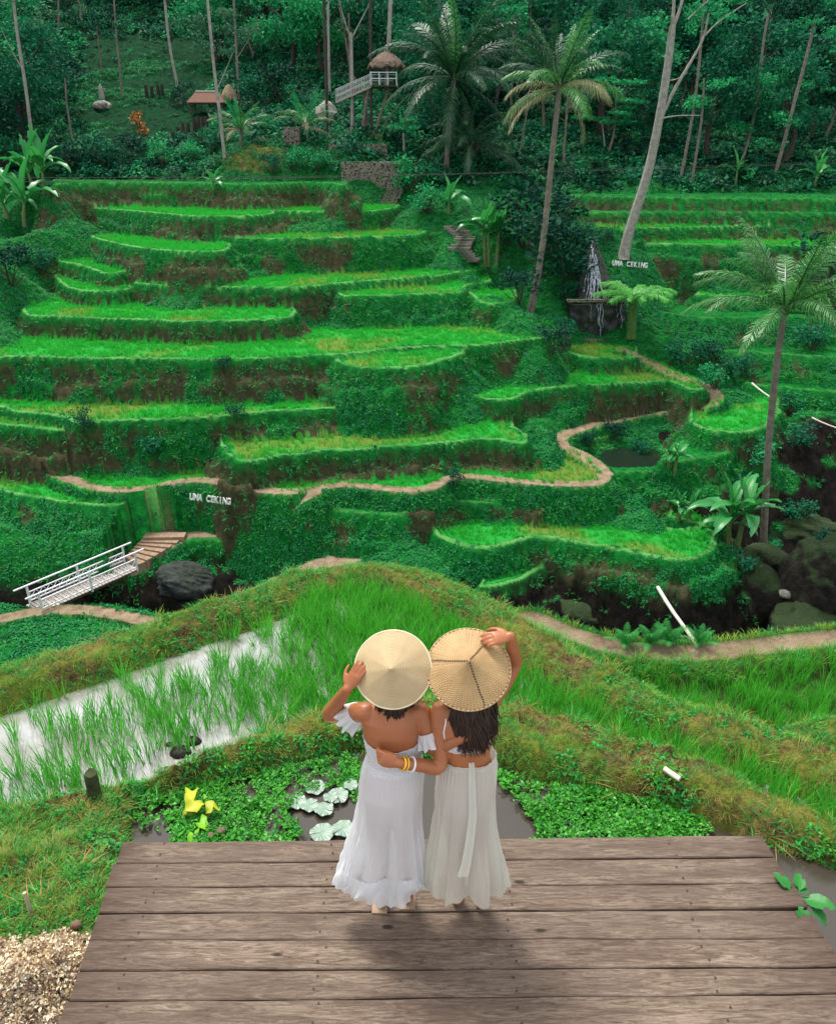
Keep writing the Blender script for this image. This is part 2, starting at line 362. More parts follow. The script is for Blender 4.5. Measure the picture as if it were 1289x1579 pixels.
# base on a coarse subgrid, interpolated
cs = 5
ri = np.arange(0, NR, cs); ri[-1] = NR-1; ai = np.arange(0, NA, cs); ai = np.append(ai, NA-1) if ai[-1] != NA-1 else ai
Bc = rbf(GX[np.ix_(ri, ai)], GY[np.ix_(ri, ai)])
tmp = np.array([np.interp(np.arange(NR), ri, Bc[:, j]) for j in range(len(ai))]).T
Hb = np.array([np.interp(np.arange(NA), ai, tmp[i]) for i in range(NR)])
Hb = Hb.ravel()
rad = np.sqrt(GXf**2+GYf**2)
Hb = Hb+(fbm(GXf*.45, GYf*.45, 3, 4)-.5)*1.1*sstep(14, 30, rad)+(fbm(GXf*2.2, GYf*2.2, 5, 3)-.5)*.35*sstep(14, 30, rad)
def segdist(x, y, A, B):
    best = np.full(x.shape, 1e9); bt = np.zeros(x.shape); bk = np.zeros(x.shape, int)
    for k in range(len(A)):
        ax, ay = A[k]; bx, by = B[k]; dx, dy = bx-ax, by-ay; L = dx*dx+dy*dy+1e-12
        t = np.clip(((x-ax)*dx+(y-ay)*dy)/L, 0, 1)
        d = (x-ax-t*dx)**2+(y-ay-t*dy)**2
        m = d < best; best[m] = d[m]; bt[m] = t[m]; bk[m] = k
    return np.sqrt(best), bt, bk
def inside(x, y, P):
    r = np.zeros(x.shape, bool); n = len(P)
    for k in range(n):
        x1, y1 = P[k]; x2, y2 = P[(k+1) % n]
        if y1 == y2: continue
        c = (y1 > y) != (y2 > y)
        r ^= c & (x < (x2-x1)*(y-y1)/(y2-y1)+x1)
    return r
def smoothline(P, n=3):
    P = np.array(P, float)
    for _ in range(n-1):
        Q = [P[0]]
        for i in range(len(P)-1):
            Q += [P[i]*.75+P[i+1]*.25, P[i]*.25+P[i+1]*.75]
        Q.append(P[-1]); P = np.array(Q)
    return P
H = Hb.copy(); tid = np.full(H.shape, -1, np.int16); sv = np.zeros(H.shape)
wig = (fbm(GXf*1.1, GYf*1.1, 11, 3)-.5)
wig2 = (fbm(GXf*4.3, GYf*4.3, 12, 3)-.5)
for k, t in enumerate(TER):
    F_ = smoothline(t['poly'][:t['nf']]); r_ = np.linalg.norm(F_, axis=1); Bk = F_*(1+t['back']/r_)[:, None]
    P = np.vstack([F_, Bk[::-1]]); t['line'] = F_; t['P'] = P
    m = 3.2
    sel = np.where((GXf > P[:, 0].min()-m) & (GXf < P[:, 0].max()+m) & (GYf > P[:, 1].min()-m) & (GYf < P[:, 1].max()+m))[0]
    x, y = GXf[sel], GYf[sel]
    ins = inside(x, y, P)
    A_ = np.vstack([F_[:-1], [F_[-1]], [F_[0]]]); B_ = np.vstack([F_[1:], [Bk[-1]], [Bk[0]]])
    d, _, _ = segdist(x, y, A_[:-2], B_[:-2]); ds, _, _ = segdist(x, y, A_[-2:], B_[-2:])
    dfr = d.copy(); d = np.minimum(d, ds)
    if t['nf']:
        db, _, _ = segdist(x, y, Bk[:-1], Bk[1:]); d = np.where(ins, d, np.minimum(d, db)); dfr = np.minimum(dfr, db)
    s = np.where(ins, d, -d)+wig[sel]*.34+wig2[sel]*.12
    lw = .22
    lip = t['lip']*np.exp(-((s-.12)/lw*1.6)**2)
    flat = t['z']+lip
    lh = .55+.9*fbm(x*.22+k*3, y*.22, 78, 2); lw_ = .42*sstep(.46, .60, fbm(x*.28+9, y*.28+k, 79, 2))+.0*x
    jj = wig[sel]*.34+wig2[sel]*.12; o = np.maximum(dfr-jj, .0); o2 = np.maximum(ds-jj, 0)
    out = t['z']+t['lip']*.7+(fbm(x*1.7+k, y*1.7, 77, 2)-.5)*.5*sstep(.1, .9, o)-np.minimum(np.where(o < .16, o*o*4, (lambda dr: np.where(dr > lh, np.maximum(lh, dr-lw_*t['steep']), dr))(.10+(o-.16)*t['steep'])), .1+o2*1.5)+wig2[sel]*.35*sstep(0, .5, o)
    h = np.where(s > 0, flat, out)
    w_ = h > H[sel]
    ii = sel[w_]; H[ii] = h[w_]; tid[ii] = k; sv[ii] = s[w_]
pathm = np.zeros(H.shape)
for (pts, wd), cut in zip(RIB, CUT):
    L = smoothline(pts, 3)
    x0, x1, y0, y1 = L[:, 0].min()-2.5, L[:, 0].max()+2.5, L[:, 1].min()-2.5, L[:, 1].max()+2.5
    sel = np.where((GXf > x0) & (GXf < x1) & (GYf > y0) & (GYf < y1))[0]
    d, tt, kk = segdist(GXf[sel], GYf[sel], L[:-1, :2], L[1:, :2])
    zz = L[kk, 2]*(1-tt)+L[kk+1, 2]*tt
    d = d+wig2[sel]*.12
    h = zz+.1-np.where(d < wd, 0, np.minimum((d-wd)*1.5, .25)+np.maximum(0, d-wd-.15)*2.4)
    ii = (d < wd+.08) & (H[sel] < zz+cut)
    H[sel[ii]] = np.where(ii[ii], (zz+.1)[ii], 0)
    up_ = (h > H[sel]) & ~ii
    H[sel[up_]] = h[up_]; tid[sel[up_]] = -2
    pathm[sel] = np.maximum(pathm[sel], (1-sstep(wd-.08, wd+.06, d))*(np.abs(H[sel]-zz-.1) < .12))
# lotus pond on the far side
PONDF = np.array([on(x, y, -14.95) for x, y in [(918,712),(925,724),(960,726),(1010,724),(1045,716),(1030,702),(1010,692),(960,690),(925,694)]])
sel = np.where(inside(GXf, GYf, PONDF))[0]
d, _, _ = segdist(GXf[sel], GYf[sel], PONDF, np.roll(PONDF, -1, 0))
H[sel] = np.minimum(H[sel], -14.95-.5*sstep(0, .4, d)); tid[sel] = -3

# ---------------- near fields (heights in world z, camera at 3.42)
ZPAD, ZBUND, ZPOND, ZBANK = -1.70, -1.52, -1.45, -1.22
def onw(px, py, z): return on(px, py, z-CAM_Z)
OUT = smoothline([onw(*p, ZBUND) for p in [(-420,1150),(-250,1125),(-120,1092),(0,1050),(80,1022),(150,1005),(230,978),(300,955),(370,935),(430,908),(500,884),(560,877),(610,884),(660,900),(720,925),(770,955),(810,988),(860,1018),(910,1045),(960,1068),(1010,1090),(1060,1108),(1120,1124),(1180,1142),(1240,1165),(1289,1190),(1400,1240),(1600,1350)]])
INN = smoothline([onw(*p, ZBANK) for p in [(-420,1330),(-200,1290),(-60,1262),(0,1250),(70,1238),(150,1222),(230,1196),(300,1180),(350,1160),(420,1128),(500,1103),(560,1095),(640,1090),(720,1080),(790,1082),(850,1098),(910,1116),(980,1148),(1050,1178),(1130,1208),(1200,1235),(1289,1268),(1400,1330),(1600,1480)]])
PND = smoothline([onw(*p, ZPOND) for p in [(205,1262),(230,1236),(290,1215),(350,1206),(420,1186),(490,1168),(560,1158),(640,1160),(720,1172),(790,1196),(850,1212),(930,1222),(1010,1240),(1090,1270),(1140,1290),(1190,1306),(1289,1340),(1420,1400),(1600,1540),(1500,1700),(1000,1700),(600,1700),(250,1700),(190,1500),(200,1300)]], 2)
BUND2 = smoothline([onw(*p, -2.3) for p in [(1180,1128),(1215,1108),(1250,1095),(1289,1086),(1400,1075),(1600,1075)]])
RP = smoothline([onw(*p, -3.0) for p in [(820,962),(870,985),(930,1003),(990,1013),(1050,1018),(1120,1013),(1200,1003),(1289,992),(1420,985),(1700,985)]])
near = np.where(rad < 24)[0]
x, y = GXf[near], GYf[near]
pin = inside(x, y, np.vstack([OUT, [(OUT[-1][0]+3, -5)], [(OUT[0][0]-3, -5)]]))
do, _, _ = segdist(x, y, OUT[:-1], OUT[1:]); so_ = np.where(pin, do, -do)+wig[near]*.12
bin_ = inside(x, y, np.vstack([INN, [(INN[-1][0]+2, -5)], [(INN[0][0]-2, -5)]]))
di, _, _ = segdist(x, y, INN[:-1], INN[1:]); si = np.where(bin_, di, -di)+(fbm(x*3, y*3, 31)-.5)*.16
pp = inside(x, y, PND); dp, _, _ = segdist(x, y, PND, np.roll(PND, -1, 0)); sp = np.where(pp, dp, -dp)+(fbm(x*4, y*4, 32)-.5)*.12
n1 = fbm(x*2.5, y*2.5, 41, 4)-.5; n2 = fbm(x*9, y*9, 42, 3)-.5
pad = ZPAD-.05+n2*.05
bund = ZBUND+.03+n1*.14+n2*.11
# bund cross-section, wider on the outside
hb = np.where(so_ > 0, pad+(bund-pad)*(1-sstep(.12, .42, so_)), bund-sstep(0, .35, -so_)*.10-np.maximum(0, -so_-.3)*1.25)
# right outer field one step down with its earth path
rt = sstep(.6, 1.4, x)
fld = -3.2+n2*.05
dr, _, _ = segdist(x, y, RP[:-1], RP[1:])
rin = inside(x, y, np.vstack([RP, [(RP[-1][0]+3, -5)], [(RP[0][0], -5)]])); sr = np.where(rin, dr, -dr)
hr = np.where(sr > 0, fld+.22*(1-sstep(.25, .5, sr)), -3.0-.02*1-np.maximum(0, -sr-.32)*1.6+.12*np.exp(-((-sr-.5)/.2)**2))
d2, _, _ = segdist(x, y, BUND2[:-1], BUND2[1:]); b2 = -2.62+n1*.1-sstep(.1, .5, d2)*.6
isr = (x > RP[0][0]-.3)
hn = np.where((so_ < 0) & isr & (x > 1.0), np.maximum(np.maximum(hb, hr), np.where((sr > 0) & (d2 < .6), b2, -99)), hb)
bank = ZBANK+n1*.20+n2*.15
hi = np.where(si > 0, bank+.02*np.minimum(si, 1), pad+(bank-pad)*(1-sstep(0, .42, -si)))
hn = np.where(si > -.45, np.maximum(hi, hn), hn)
hn = np.where((sp > -.12), np.minimum(hn, bank-(bank-(ZPOND-.3))*sstep(-.12, .12, sp)), hn)
# left lawn rises towards the deck
lf = sstep(-1.35, -2.0, x)*sstep(4.6, 3.2, y)
hn = hn+lf*(bin_)*.35*sstep(0, .6, si)
nH = hn-CAM_Z
w_ = nH > H[near]
# fades into far bench at left
ii = near[w_]; H[ii] = nH[w_]; tid[ii] = -10
# near left bench below the first field (path to the bridge)
nb = np.array([on(px, py, ZNB) for px, py in [(-200,925),(-40,926),(0,930),(45,940),(90,940),(150,936),(205,937),(250,948),(290,955),(330,948),(355,935),(400,905),(440,885),(490,864),(530,860),(580,872),(640,950),(300,1100),(-300,1100)]])
nbs = nb
sel = np.where((rad > 18) & (rad < 40) & (GXf < 1))[0]
x2, y2 = GXf[sel], GYf[sel]; ib = inside(x2, y2, nbs); db, _, _ = segdist(x2, y2, nbs, np.roll(nbs, -1, 0)); sb = np.where(ib, db, -db)+wig[sel]*.4
hB = ZNB-.05+.15*np.exp(-((sb-.2)/.25)**2)-np.where(sb < 0, -sb*2.2, 0)+.0
w_ = (hB > H[sel]) & (pathm[sel] < .5); H[sel[w_]] = hB[w_]; tid[sel[w_]] = -11; sv[sel[w_]] = sb[w_]
# keep what looks over: nothing between the fields may rise above the sight lines
Hw = (H+CAM_Z).reshape(NR, NA)
def hgt(x, y):
    r = math.hypot(x, y); a = math.atan2(x, y)
    i = np.interp(math.log(max(r, 1.11)), np.log(rr), np.arange(NR)); j = np.interp(a, aa, np.arange(NA))
    i0 = min(int(i), NR-2); j0 = min(int(j), NA-2); u = i-i0; v = j-j0
    return float(Hw[i0, j0]*(1-u)*(1-v)+Hw[i0+1, j0]*u*(1-v)+Hw[i0, j0+1]*(1-u)*v+Hw[i0+1, j0+1]*u*v)
def hgtv(x, y):
    r = np.hypot(x, y); a = np.arctan2(x, y)
    i = np.clip(np.interp(np.log(np.maximum(r, 1.11)), np.log(rr), np.arange(NR)), 0, NR-1.001); j = np.clip(np.interp(a, aa, np.arange(NA)), 0, NA-1.001)
    i0 = i.astype(int); j0 = j.astype(int); u = i-i0; v = j-j0
    return Hw[i0, j0]*(1-u)*(1-v)+Hw[i0+1, j0]*u*(1-v)+Hw[i0, j0+1]*(1-u)*v+Hw[i0+1, j0+1]*u*v
def hit(px, py, dmin=3.0):
    """where the sight line through a pixel of the photograph meets the ground"""
    r = ray(px, py); az = math.atan2(r[0], r[1]); hyp = math.hypot(r[0], r[1])
    j = int(round(np.interp(az, aa, np.arange(NA)))); zr = CAM_Z+r[2]/hyp*rr
    k = np.where((Hw[:, j] >= zr) & (rr > dmin))[0]
    if len(k) == 0: q = 200
    else:
        i = k[0]
        if i > 0:
            a0 = zr[i-1]-Hw[i-1, j]; a1 = Hw[i, j]-zr[i]; q = rr[i-1]+(rr[i]-rr[i-1])*a0/max(a0+a1, 1e-6)
        else: q = rr[0]
    return Vector((math.sin(az)*q, math.cos(az)*q, CAM_Z+r[2]/hyp*q))
# slopes for material and plant placement
gz = Hw
dr_ = np.gradient(gz, axis=0)/np.gradient(rr)[:, None]; da_ = np.gradient(gz, axis=1)/(np.gradient(aa)[None]*rr[:, None])
slope = np.hypot(dr_, da_).ravel()
tz = np.array([t['z'] for t in TER]+[0]*20)+CAM_Z
soilp = np.array([t['soil'] for t in TER]+[0]*20); ricep = np.array([t['rice'] for t in TER]+[0]*20)
isT = tid >= 0; tt_ = np.where(isT, tid, 0)
below = np.where(isT, tz[tt_]-Hw.ravel(), 0)
X, Y, Zw = GXf, GYf, Hw.ravel()
nsoil = fbm(X*.55, Y*.55+Zw*.4, 61, 3); nfine = fbm(X*2.6, Zw*2.6+Y*.5, 62, 3)
a_soil = np.where(isT & (sv < -.12), sstep(.62-.5*soilp[tt_], .80-.5*soilp[tt_], nsoil+.35*(nfine-.5))*sstep(.2, .6, below+(nfine-.5)*.7), 0)
a_soil = np.maximum(a_soil, .85*((tid == -1) & (slope > 1.6))*sstep(.5, .62, nsoil))
a_lip = np.where(isT & (sv > -.2), 1-sstep(.08, .15, sv), 0)*sstep(-.08, -.01, np.where(isT, sv, -1))*np.where(ricep[tt_] > 0, 1, .35)*np.clip(-.15+1.9*fbm(X*1.1, Y*1.1, 65, 3), .12, 1)
a_ledge = np.zeros(H.shape)
a_rice = np.where(isT & (sv > .25) & (ricep[tt_] > 0), 1.0, 0)
a_thin = np.where(isT & (ricep[tt_] > 0) & (sv > .4), 1.0, 0)*sstep(.35, .6, fbm(X*.3, Y*.3, 63, 2)-.17*(ricep[tt_] == 1)+.10*(fbm(X*2, Y*5, 66, 2)-.5))
# rock: gorge walls
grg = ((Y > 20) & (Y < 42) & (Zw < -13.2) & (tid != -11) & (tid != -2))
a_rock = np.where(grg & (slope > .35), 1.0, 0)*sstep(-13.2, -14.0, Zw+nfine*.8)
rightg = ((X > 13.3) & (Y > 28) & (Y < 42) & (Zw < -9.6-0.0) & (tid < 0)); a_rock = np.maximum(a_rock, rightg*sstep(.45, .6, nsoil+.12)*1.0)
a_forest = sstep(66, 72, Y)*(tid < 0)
pathm *= 1-sstep(.9, 1.6, slope); a_near = np.zeros(H.shape); a_dry = np.zeros(H.shape); a_mud = np.zeros(H.shape)
nm = tid == -10; a_near[nm] = 1
# near classes
full_so = np.full(H.shape, 9.0); full_so[near] = so_; full_si = np.full(H.shape, -9.0); full_si[near] = si; full_sp = np.full(H.shape, -9.0); full_sp[near] = sp
full_sr = np.full(H.shape, 9.0); full_sr[near] = sr; full_d2 = np.full(H.shape, 9.); full_d2[near] = d2
a_dry[nm] = np.where((np.abs(full_so[nm]) < .45) | (full_si[nm] > -.3) | (full_d2[nm] < .4), 1, 0)
mc = atd(392, 250, 70.2); a_dry = np.maximum(a_dry, sstep(2.3, 1.2, np.hypot((X-mc.x)*.8, Y-mc.y)))
a_mud[nm] = np.where((full_so[nm] > .38) & (full_si[nm] < -.35), 1, 0)
pathm[nm] = np.maximum(pathm[nm], np.where((full_so[nm] < 0) & (X[nm] > 1.2), 1-sstep(.13, .22, np.abs(-full_sr[nm]-.12)), 0))
idx = np.arange(NR*NA).reshape(NR, NA)
Fq = np.stack([idx[:-1, :-1], idx[:-1, 1:], idx[1:, 1:], idx[1:, :-1]], -1).reshape(-1, 4)[:, ::-1]
me = npmesh('ground', np.stack([X, Y, Zw], 1), Fq)
for nme, ar in (('soil', a_soil), ('lip', a_lip), ('rice', a_rice), ('thin', a_thin), ('rock', a_rock), ('path', pathm), ('forest', a_forest), ('near', a_near), ('dry', a_dry), ('mud', a_mud)):
    fattr(me, nme, ar)
ground = link('ground', me); meta(ground, kind='structure')
def groundmat():
    m = Mat('terrain_soil_and_grass', .95, .04); v = m.coord('Object'); A = m.attr
    n_big = m.noise(v, .35, 3); n_mid = m.noise(v, 2.2, 5, .7); n_fin = m.noise(v, 14, 5, .75); n_vf = m.noise(v, 60, 3, .7)
    grass = m.mixc(m.ramp(n_mid, [(.35, (0,)*3), (.7, (1,)*3)]), (.004, .085, .018), (.01, .24, .03))
    grass = m.mixc(m.ramp(n_fin, [(.3, (0,)*3), (.75, (1,)*3)]), m.mixc(.45, grass, (.003, .032, .008)), grass)
    rice = m.mixc(n_fin, (.01, .18, .025), (.03, .38, .05))
    thin = m.mixc(n_fin, (.13, .12, .035), (.10, .26, .03))
    lip = m.mixc(n_fin, (.05, .26, .05), (.17, .40, .12))
    soil = m.mixc(m.ramp(n_mid, [(.3, (0,)*3), (.7, (1,)*3)]), (.022, .020, .012), (.098, .074, .045))
    soil = m.mixc(m.ramp(n_fin, [(.48, (0,)*3), (.66, (1,)*3)]), soil, (.02, .075, .02))
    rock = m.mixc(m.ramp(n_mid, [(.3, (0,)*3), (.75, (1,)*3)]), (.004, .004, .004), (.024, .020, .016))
    path = m.mixc(m.ramp(n_mid, [(.3, (0,)*3), (.7, (1,)*3)]), (.16, .11, .075), (.36, .26, .18))
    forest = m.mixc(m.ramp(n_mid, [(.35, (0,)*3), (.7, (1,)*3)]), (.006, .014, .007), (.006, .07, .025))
    dry = m.mixc(m.ramp(n_mid, [(.40, (0,)*3), (.58, (1,)*3)]), m.mixc(m.ramp(n_fin, [(.4, (0,)*3), (.65, (1,)*3)]), (.050, .026, .014), (.17, .11, .065)), m.mixc(n_fin, (.07, .13, .018), (.26, .24, .05)))
    mud = m.mixc(n_fin, (.03, .035, .02), (.07, .08, .035))
    lawn = m.mixc(m.ramp(n_mid, [(.35, (0,)*3), (.65, (1,)*3)]), (.05, .05, .02), (.03, .16, .02))
    c = grass
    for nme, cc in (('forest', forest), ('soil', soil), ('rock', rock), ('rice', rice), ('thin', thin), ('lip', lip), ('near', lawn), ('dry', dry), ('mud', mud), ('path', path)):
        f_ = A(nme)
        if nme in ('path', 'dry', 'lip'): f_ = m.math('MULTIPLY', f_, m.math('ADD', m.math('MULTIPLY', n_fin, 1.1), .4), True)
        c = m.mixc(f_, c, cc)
    m.col(c)
    h = m.math('ADD', m.math('MULTIPLY', n_fin, 1.0), m.math('MULTIPLY', n_vf, .35)); h = m.math('ADD', h, m.math('MULTIPLY', n_mid, 2.5))
    m.bump(h, .9, .06)
    return m.m
ground.data.materials.append(groundmat())
# ------------------------------------------------------------------ WATER
def watermat(name, c, rough=.06, bumps=.05):
    m = Mat(name, rough, .6); v = m.coord('Object'); m.col(c); m.bump(m.noise(v, 9, 3), bumps, .01)
    return m
def sheet(name, poly, z, mat, kind='structure'):
    P = np.array(poly); V = np.column_stack([P, np.full(len(P), z)])
    bm = bmesh.new(); vs = [bm.verts.new(p) for p in V]; f = bm.faces.new(vs); f.normal_update()
    if f.normal.z < 0: f.normal_flip()
    bmesh.ops.triangulate(bm, faces=bm.faces[:])
    me = bpy.data.meshes.new(name); bm.to_mesh(me); bm.free(); me.materials.append(mat)
    o = link(name, me); meta(o, kind=kind); return o
wm = watermat('shallow_paddy_water', (.33, .32, .315), .10, .04)
wm.col(wm.ramp(wm.noise(wm.coord(), 1.6, 5, .6), [(.35, (.17, .16, .13)), (.6, (.34, .33, .33))])); wm.b.inputs['Specular IOR Level'].default_value = 1.0; wm.b.inputs['IOR'].default_value = 1.9  # sky reflection put into the pale base colour; darker patches are mud
pw = np.vstack([OUT[6:-4], INN[6:-4][::-1]])
# grow the sheet a little under the banks
sheet('paddy_water', pw, ZPAD, wm.m)
pm = watermat('muddy_pond_water', (.045, .038, .028), .12, .03)
sheet('pond_water', PND, ZPOND, pm.m)
sheet('lotus_pond_water', PONDF, -14.98+CAM_Z, watermat('dark_pond_water', (.01, .02, .012), .1, .05).m)

# ------------------------------------------------------------------ DECK
def deckwood():
    m = Mat('weathered_deck_wood', .72, .25)
    t = m.nt.nodes.new('ShaderNodeTexCoord'); oi = m.rand()
    mp = m.nt.nodes.new('ShaderNodeMapping'); mp.inputs['Scale'].default_value = (1.1, 9, 9); m.l(t.outputs['Object'], mp.inputs[0])
    off = m.nt.nodes.new('ShaderNodeVectorMath'); off.operation = 'ADD'; cb = m.nt.nodes.new('ShaderNodeCombineXYZ')
    m.l(m.math('MULTIPLY', oi, 40), cb.inputs[0]); m.l(m.math('MULTIPLY', oi, 23), cb.inputs[1]); m.l(mp.outputs[0], off.inputs[0]); m.l(cb.outputs[0], off.inputs[1]); v = off.outputs[0]
    big = m.noise(v, .9, 3, .5, dist=1.2); grain = m.noise(v, 5.5, 8, .72, dist=1.6); fine = m.noise(v, 30, 6, .8, dist=.6)
    c = m.ramp(grain, [(.30, (.040, .025, .017)), (.43, (.122, .085, .062)), (.56, (.228, .172, .130)), (.74, (.37, .295, .235))])
    c = m.mixc(m.ramp(big, [(.36, (0,)*3), (.62, (1,)*3)]), m.mixc(.6, c, (.075, .048, .034)), c)
    c = m.mixc(m.ramp(fine, [(.30, (1,)*3), (.42, (0,)*3)]), c, (.05, .032, .024))
    crk = m.noise(v, 2.2, 6, .8, dist=2.5); c = m.mixc(m.ramp(crk, [(.485, (0,)*3), (.5, (.75,)*3), (.515, (0,)*3)]), c, (.05, .03, .02))
    c = m.mixc(m.math('MULTIPLY', m.math('FRACT', m.math('MULTIPLY', oi, 7.31)), .38), c, (.10, .072, .055))
    # damp dark ends and knots
    x = m.attr('endw'); c = m.mixc(m.math('MULTIPLY', x, m.math('ADD', m.math('MULTIPLY', big, 1.2), .05), True), c, (.045, .026, .018))
    vo = m.nt.nodes.new('ShaderNodeTexVoronoi'); vo.inputs['Scale'].default_value = 1.0; mp2 = m.nt.nodes.new('ShaderNodeMapping'); mp2.inputs['Scale'].default_value = (2.3, 5.5, 1); m.l(t.outputs['Object'], mp2.inputs[0])
    off2 = m.nt.nodes.new('ShaderNodeVectorMath'); off2.operation = 'ADD'; m.l(mp2.outputs[0], off2.inputs[0]); m.l(cb.outputs[0], off2.inputs[1]); m.l(off2.outputs[0], vo.inputs['Vector'])
    c = m.mixc(m.ramp(vo.outputs['Distance'], [(.045, (1,)*3), (.085, (0,)*3)]), c, (.03, .02, .015))
    m.col(c); m.bump(m.math('ADD', m.math('MULTIPLY', grain, 1.5), fine), .55, .006)
    m.setr(m.ramp(grain, [(.3, (.85,)*3), (.8, (.55,)*3)]))
    return m.m
DW = deckwood()
deck = empty('wooden_deck', (0, 1.9, 0)); meta(deck, 'weathered grey brown wooden deck the two women stand on', 'deck')
def L2(a, b, t): return (a[0]+(b[0]-a[0])*t, a[1]+(b[1]-a[1])*t)
def XY(p): return np.array(onw(p[0], p[1], 0))
FL, FR, NL, NR_ = XY((190, 1297)), XY((1176, 1288)), XY((95, 1579)), XY((1349, 1579))
yl = [1297, 1331, 1368, 1408, 1450, 1497, 1545]; yr = [1288, 1321, 1362, 1400, 1446, 1490, 1531]
def side(a, b, y):   # point on a deck side at image row y
    Yd = CAM_Z/ta(y); t = (Yd-a[1])/(b[1]-a[1]); return a+(b-a)*t
Lp = [side(FL, NL, y) for y in yl]; Rp = [side(FR, NR_, y) for y in yr]
for k in range(7):
    Lp.append(Lp[-1]+(NL-FL)/np.linalg.norm(NL-FL)*.152); Rp.append(Rp[-1]+(NR_-FR)/np.linalg.norm(NR_-FR)*.152)
for k in range(len(Lp)-1):
    g = .0045; a0, a1, b0, b1 = Lp[k].copy(), Lp[k+1].copy(), Rp[k].copy(), Rp[k+1].copy()
    a0[1] -= g*random.uniform(.2, 1.3); b0[1] -= g*random.uniform(.2, 1.3); a1[1] += g*.4; b1[1] += g*.4
    ex = random.uniform(-.012, .012); a0[0] += ex; a1[0] += ex; ex = random.uniform(-.012, .012); b0[0] += ex; b1[0] += ex
    n = 60; zt = random.uniform(-.003, .003); V = []; T_ = .035; ew = []
    ph = random.random()*9
    for i in range(n+1):
        t = i/n; p0 = a0+(b0-a0)*t; p1 = a1+(b1-a1)*t
        w0 = .0022*math.sin(t*11+ph)+.0016*math.sin(t*37+ph*2); w1 = .002*math.sin(t*13+ph*3)+.0016*math.sin(t*31+ph)
        zz = zt+.002*math.sin(t*5+ph)
        prof = [(p0, w0, 0, -T_), (p0, w0, 0, -.005), (p0, w0-.005, 1, 0), (p1, w1+.005, 1, 0), (p1, w1, 0, -.005), (p1, w1, 0, -T_)]
        for q, ww, _, z in prof: V.append((q[0], q[1]+ww-(0), z+zz)); ew.append(max(0, 1-min(t, 1-t)*b0[0]*2/(.35+.2*math.sin(ph*5))))
    V = np.array(V); cpt = V.mean(0); F = []
    for i in range(n):
        for j in range(6):
            F.append((i*6+j, (i+1)*6+j, (i+1)*6+(j+1) % 6, i*6+(j+1) % 6))
    caps = [tuple(range(6)), tuple(n*6+5-j for j in range(6))]
    mm = npmesh('plank', V-cpt, [np.array(F), np.array(caps)], [DW], False)
    fattr(mm, 'endw', np.clip(ew, 0, 1))
    nh = MB(); yy0, yy1 = (a0[1]+b0[1])/2, (a1[1]+b1[1])/2
    for xx in (-1.35, -.45, .45, 1.35):
        for f_ in (.25, .75):
            qx_, qy_ = xx+random.uniform(-.02, .02), yy0+(yy1-yy0)*f_+random.uniform(-.01, .01); an_ = [i*math.pi/4 for i in range(8)]
            nh.add([(qx_+.0055*math.cos(a), qy_+.0055*math.sin(a), .0045+zt) for a in an_]+[(qx_, qy_, .0058+zt)], [(i, (i+1) % 8, 8) for i in range(8)])
    o = link('plank', mm, deck, Vector(cpt)-deck.location)
    nh.build('nail_heads', simple('rusty_nail', (.03, .018, .012), .6, .2) if k == 0 else bpy.data.materials['rusty_nail'], o, True, -Vector(cpt))['kind'] = 'stuff'
dark_wood = simple('dark_timber', (.07, .045, .03), .85, .3, 5)
for xx in (-1.35, -.45, .45, 1.35):
    MB().box((xx, 1.95, -.095), (.07, 2.3, .11)).build('joist', dark_wood, deck, loc=-deck.location)
for xx in (-1.4, 0, 1.45):
    for yy in (3.0, 1.2):
        MB().tube([(xx, yy, -2.2), (xx, yy, -.151)], .06, 10).build('post', dark_wood, deck, loc=-deck.location)

# ------------------------------------------------------------------ SCATTER of uncountable growth
def blade(n, L, w, bend, seed, spread=.05, seg=3, lean=.35, Lvar=.3):
    g = np.random.default_rng(seed); V = []; F = []
    for i in range(n):
        a = g.random()*2*math.pi; r = spread*g.random()**.5; x0, y0 = r*math.cos(a), r*math.sin(a)
        a2 = a+g.normal()*.7; l = L*(1-Lvar*g.random()); ln = lean*g.random(); bd = bend*(.4+g.random())
        dx, dy = math.cos(a2), math.sin(a2); sx, sy = -dy, dx; b0 = len(V); tw = g.normal()*.5
        sx, sy = sx*math.cos(tw)+dx*math.sin(tw), sy*math.cos(tw)+dy*math.sin(tw)
        for k in range(seg+1):
            t = k/seg; h = l*t*(1-.35*bd*t*t); o = l*(ln*t+bd*t*t*.75); ww = w*(1-t**1.6)*.5*(.6+.8*min(1, t*3)) if k < seg else 0
            cx, cy = x0+dx*o, y0+dy*o
            if k < seg: V += [(cx-sx*ww, cy-sy*ww, h), (cx+sx*ww, cy+sy*ww, h)]
            else: V.append((cx, cy, h))
        for k in range(seg-1): F.append((b0+2*k, b0+2*k+1, b0+2*k+3, b0+2*k+2))
        e = b0+2*(seg-1); F.append((e, e+1, e+2, e+2))
    return V, F
def split_tri(V, F):
    q = [f for f in F if f[2] != f[3]]; t = [f[:3] for f in F if f[2] == f[3]]
    return np.array(V), [np.array(q), np.array(t)] if q else [np.array(t)]
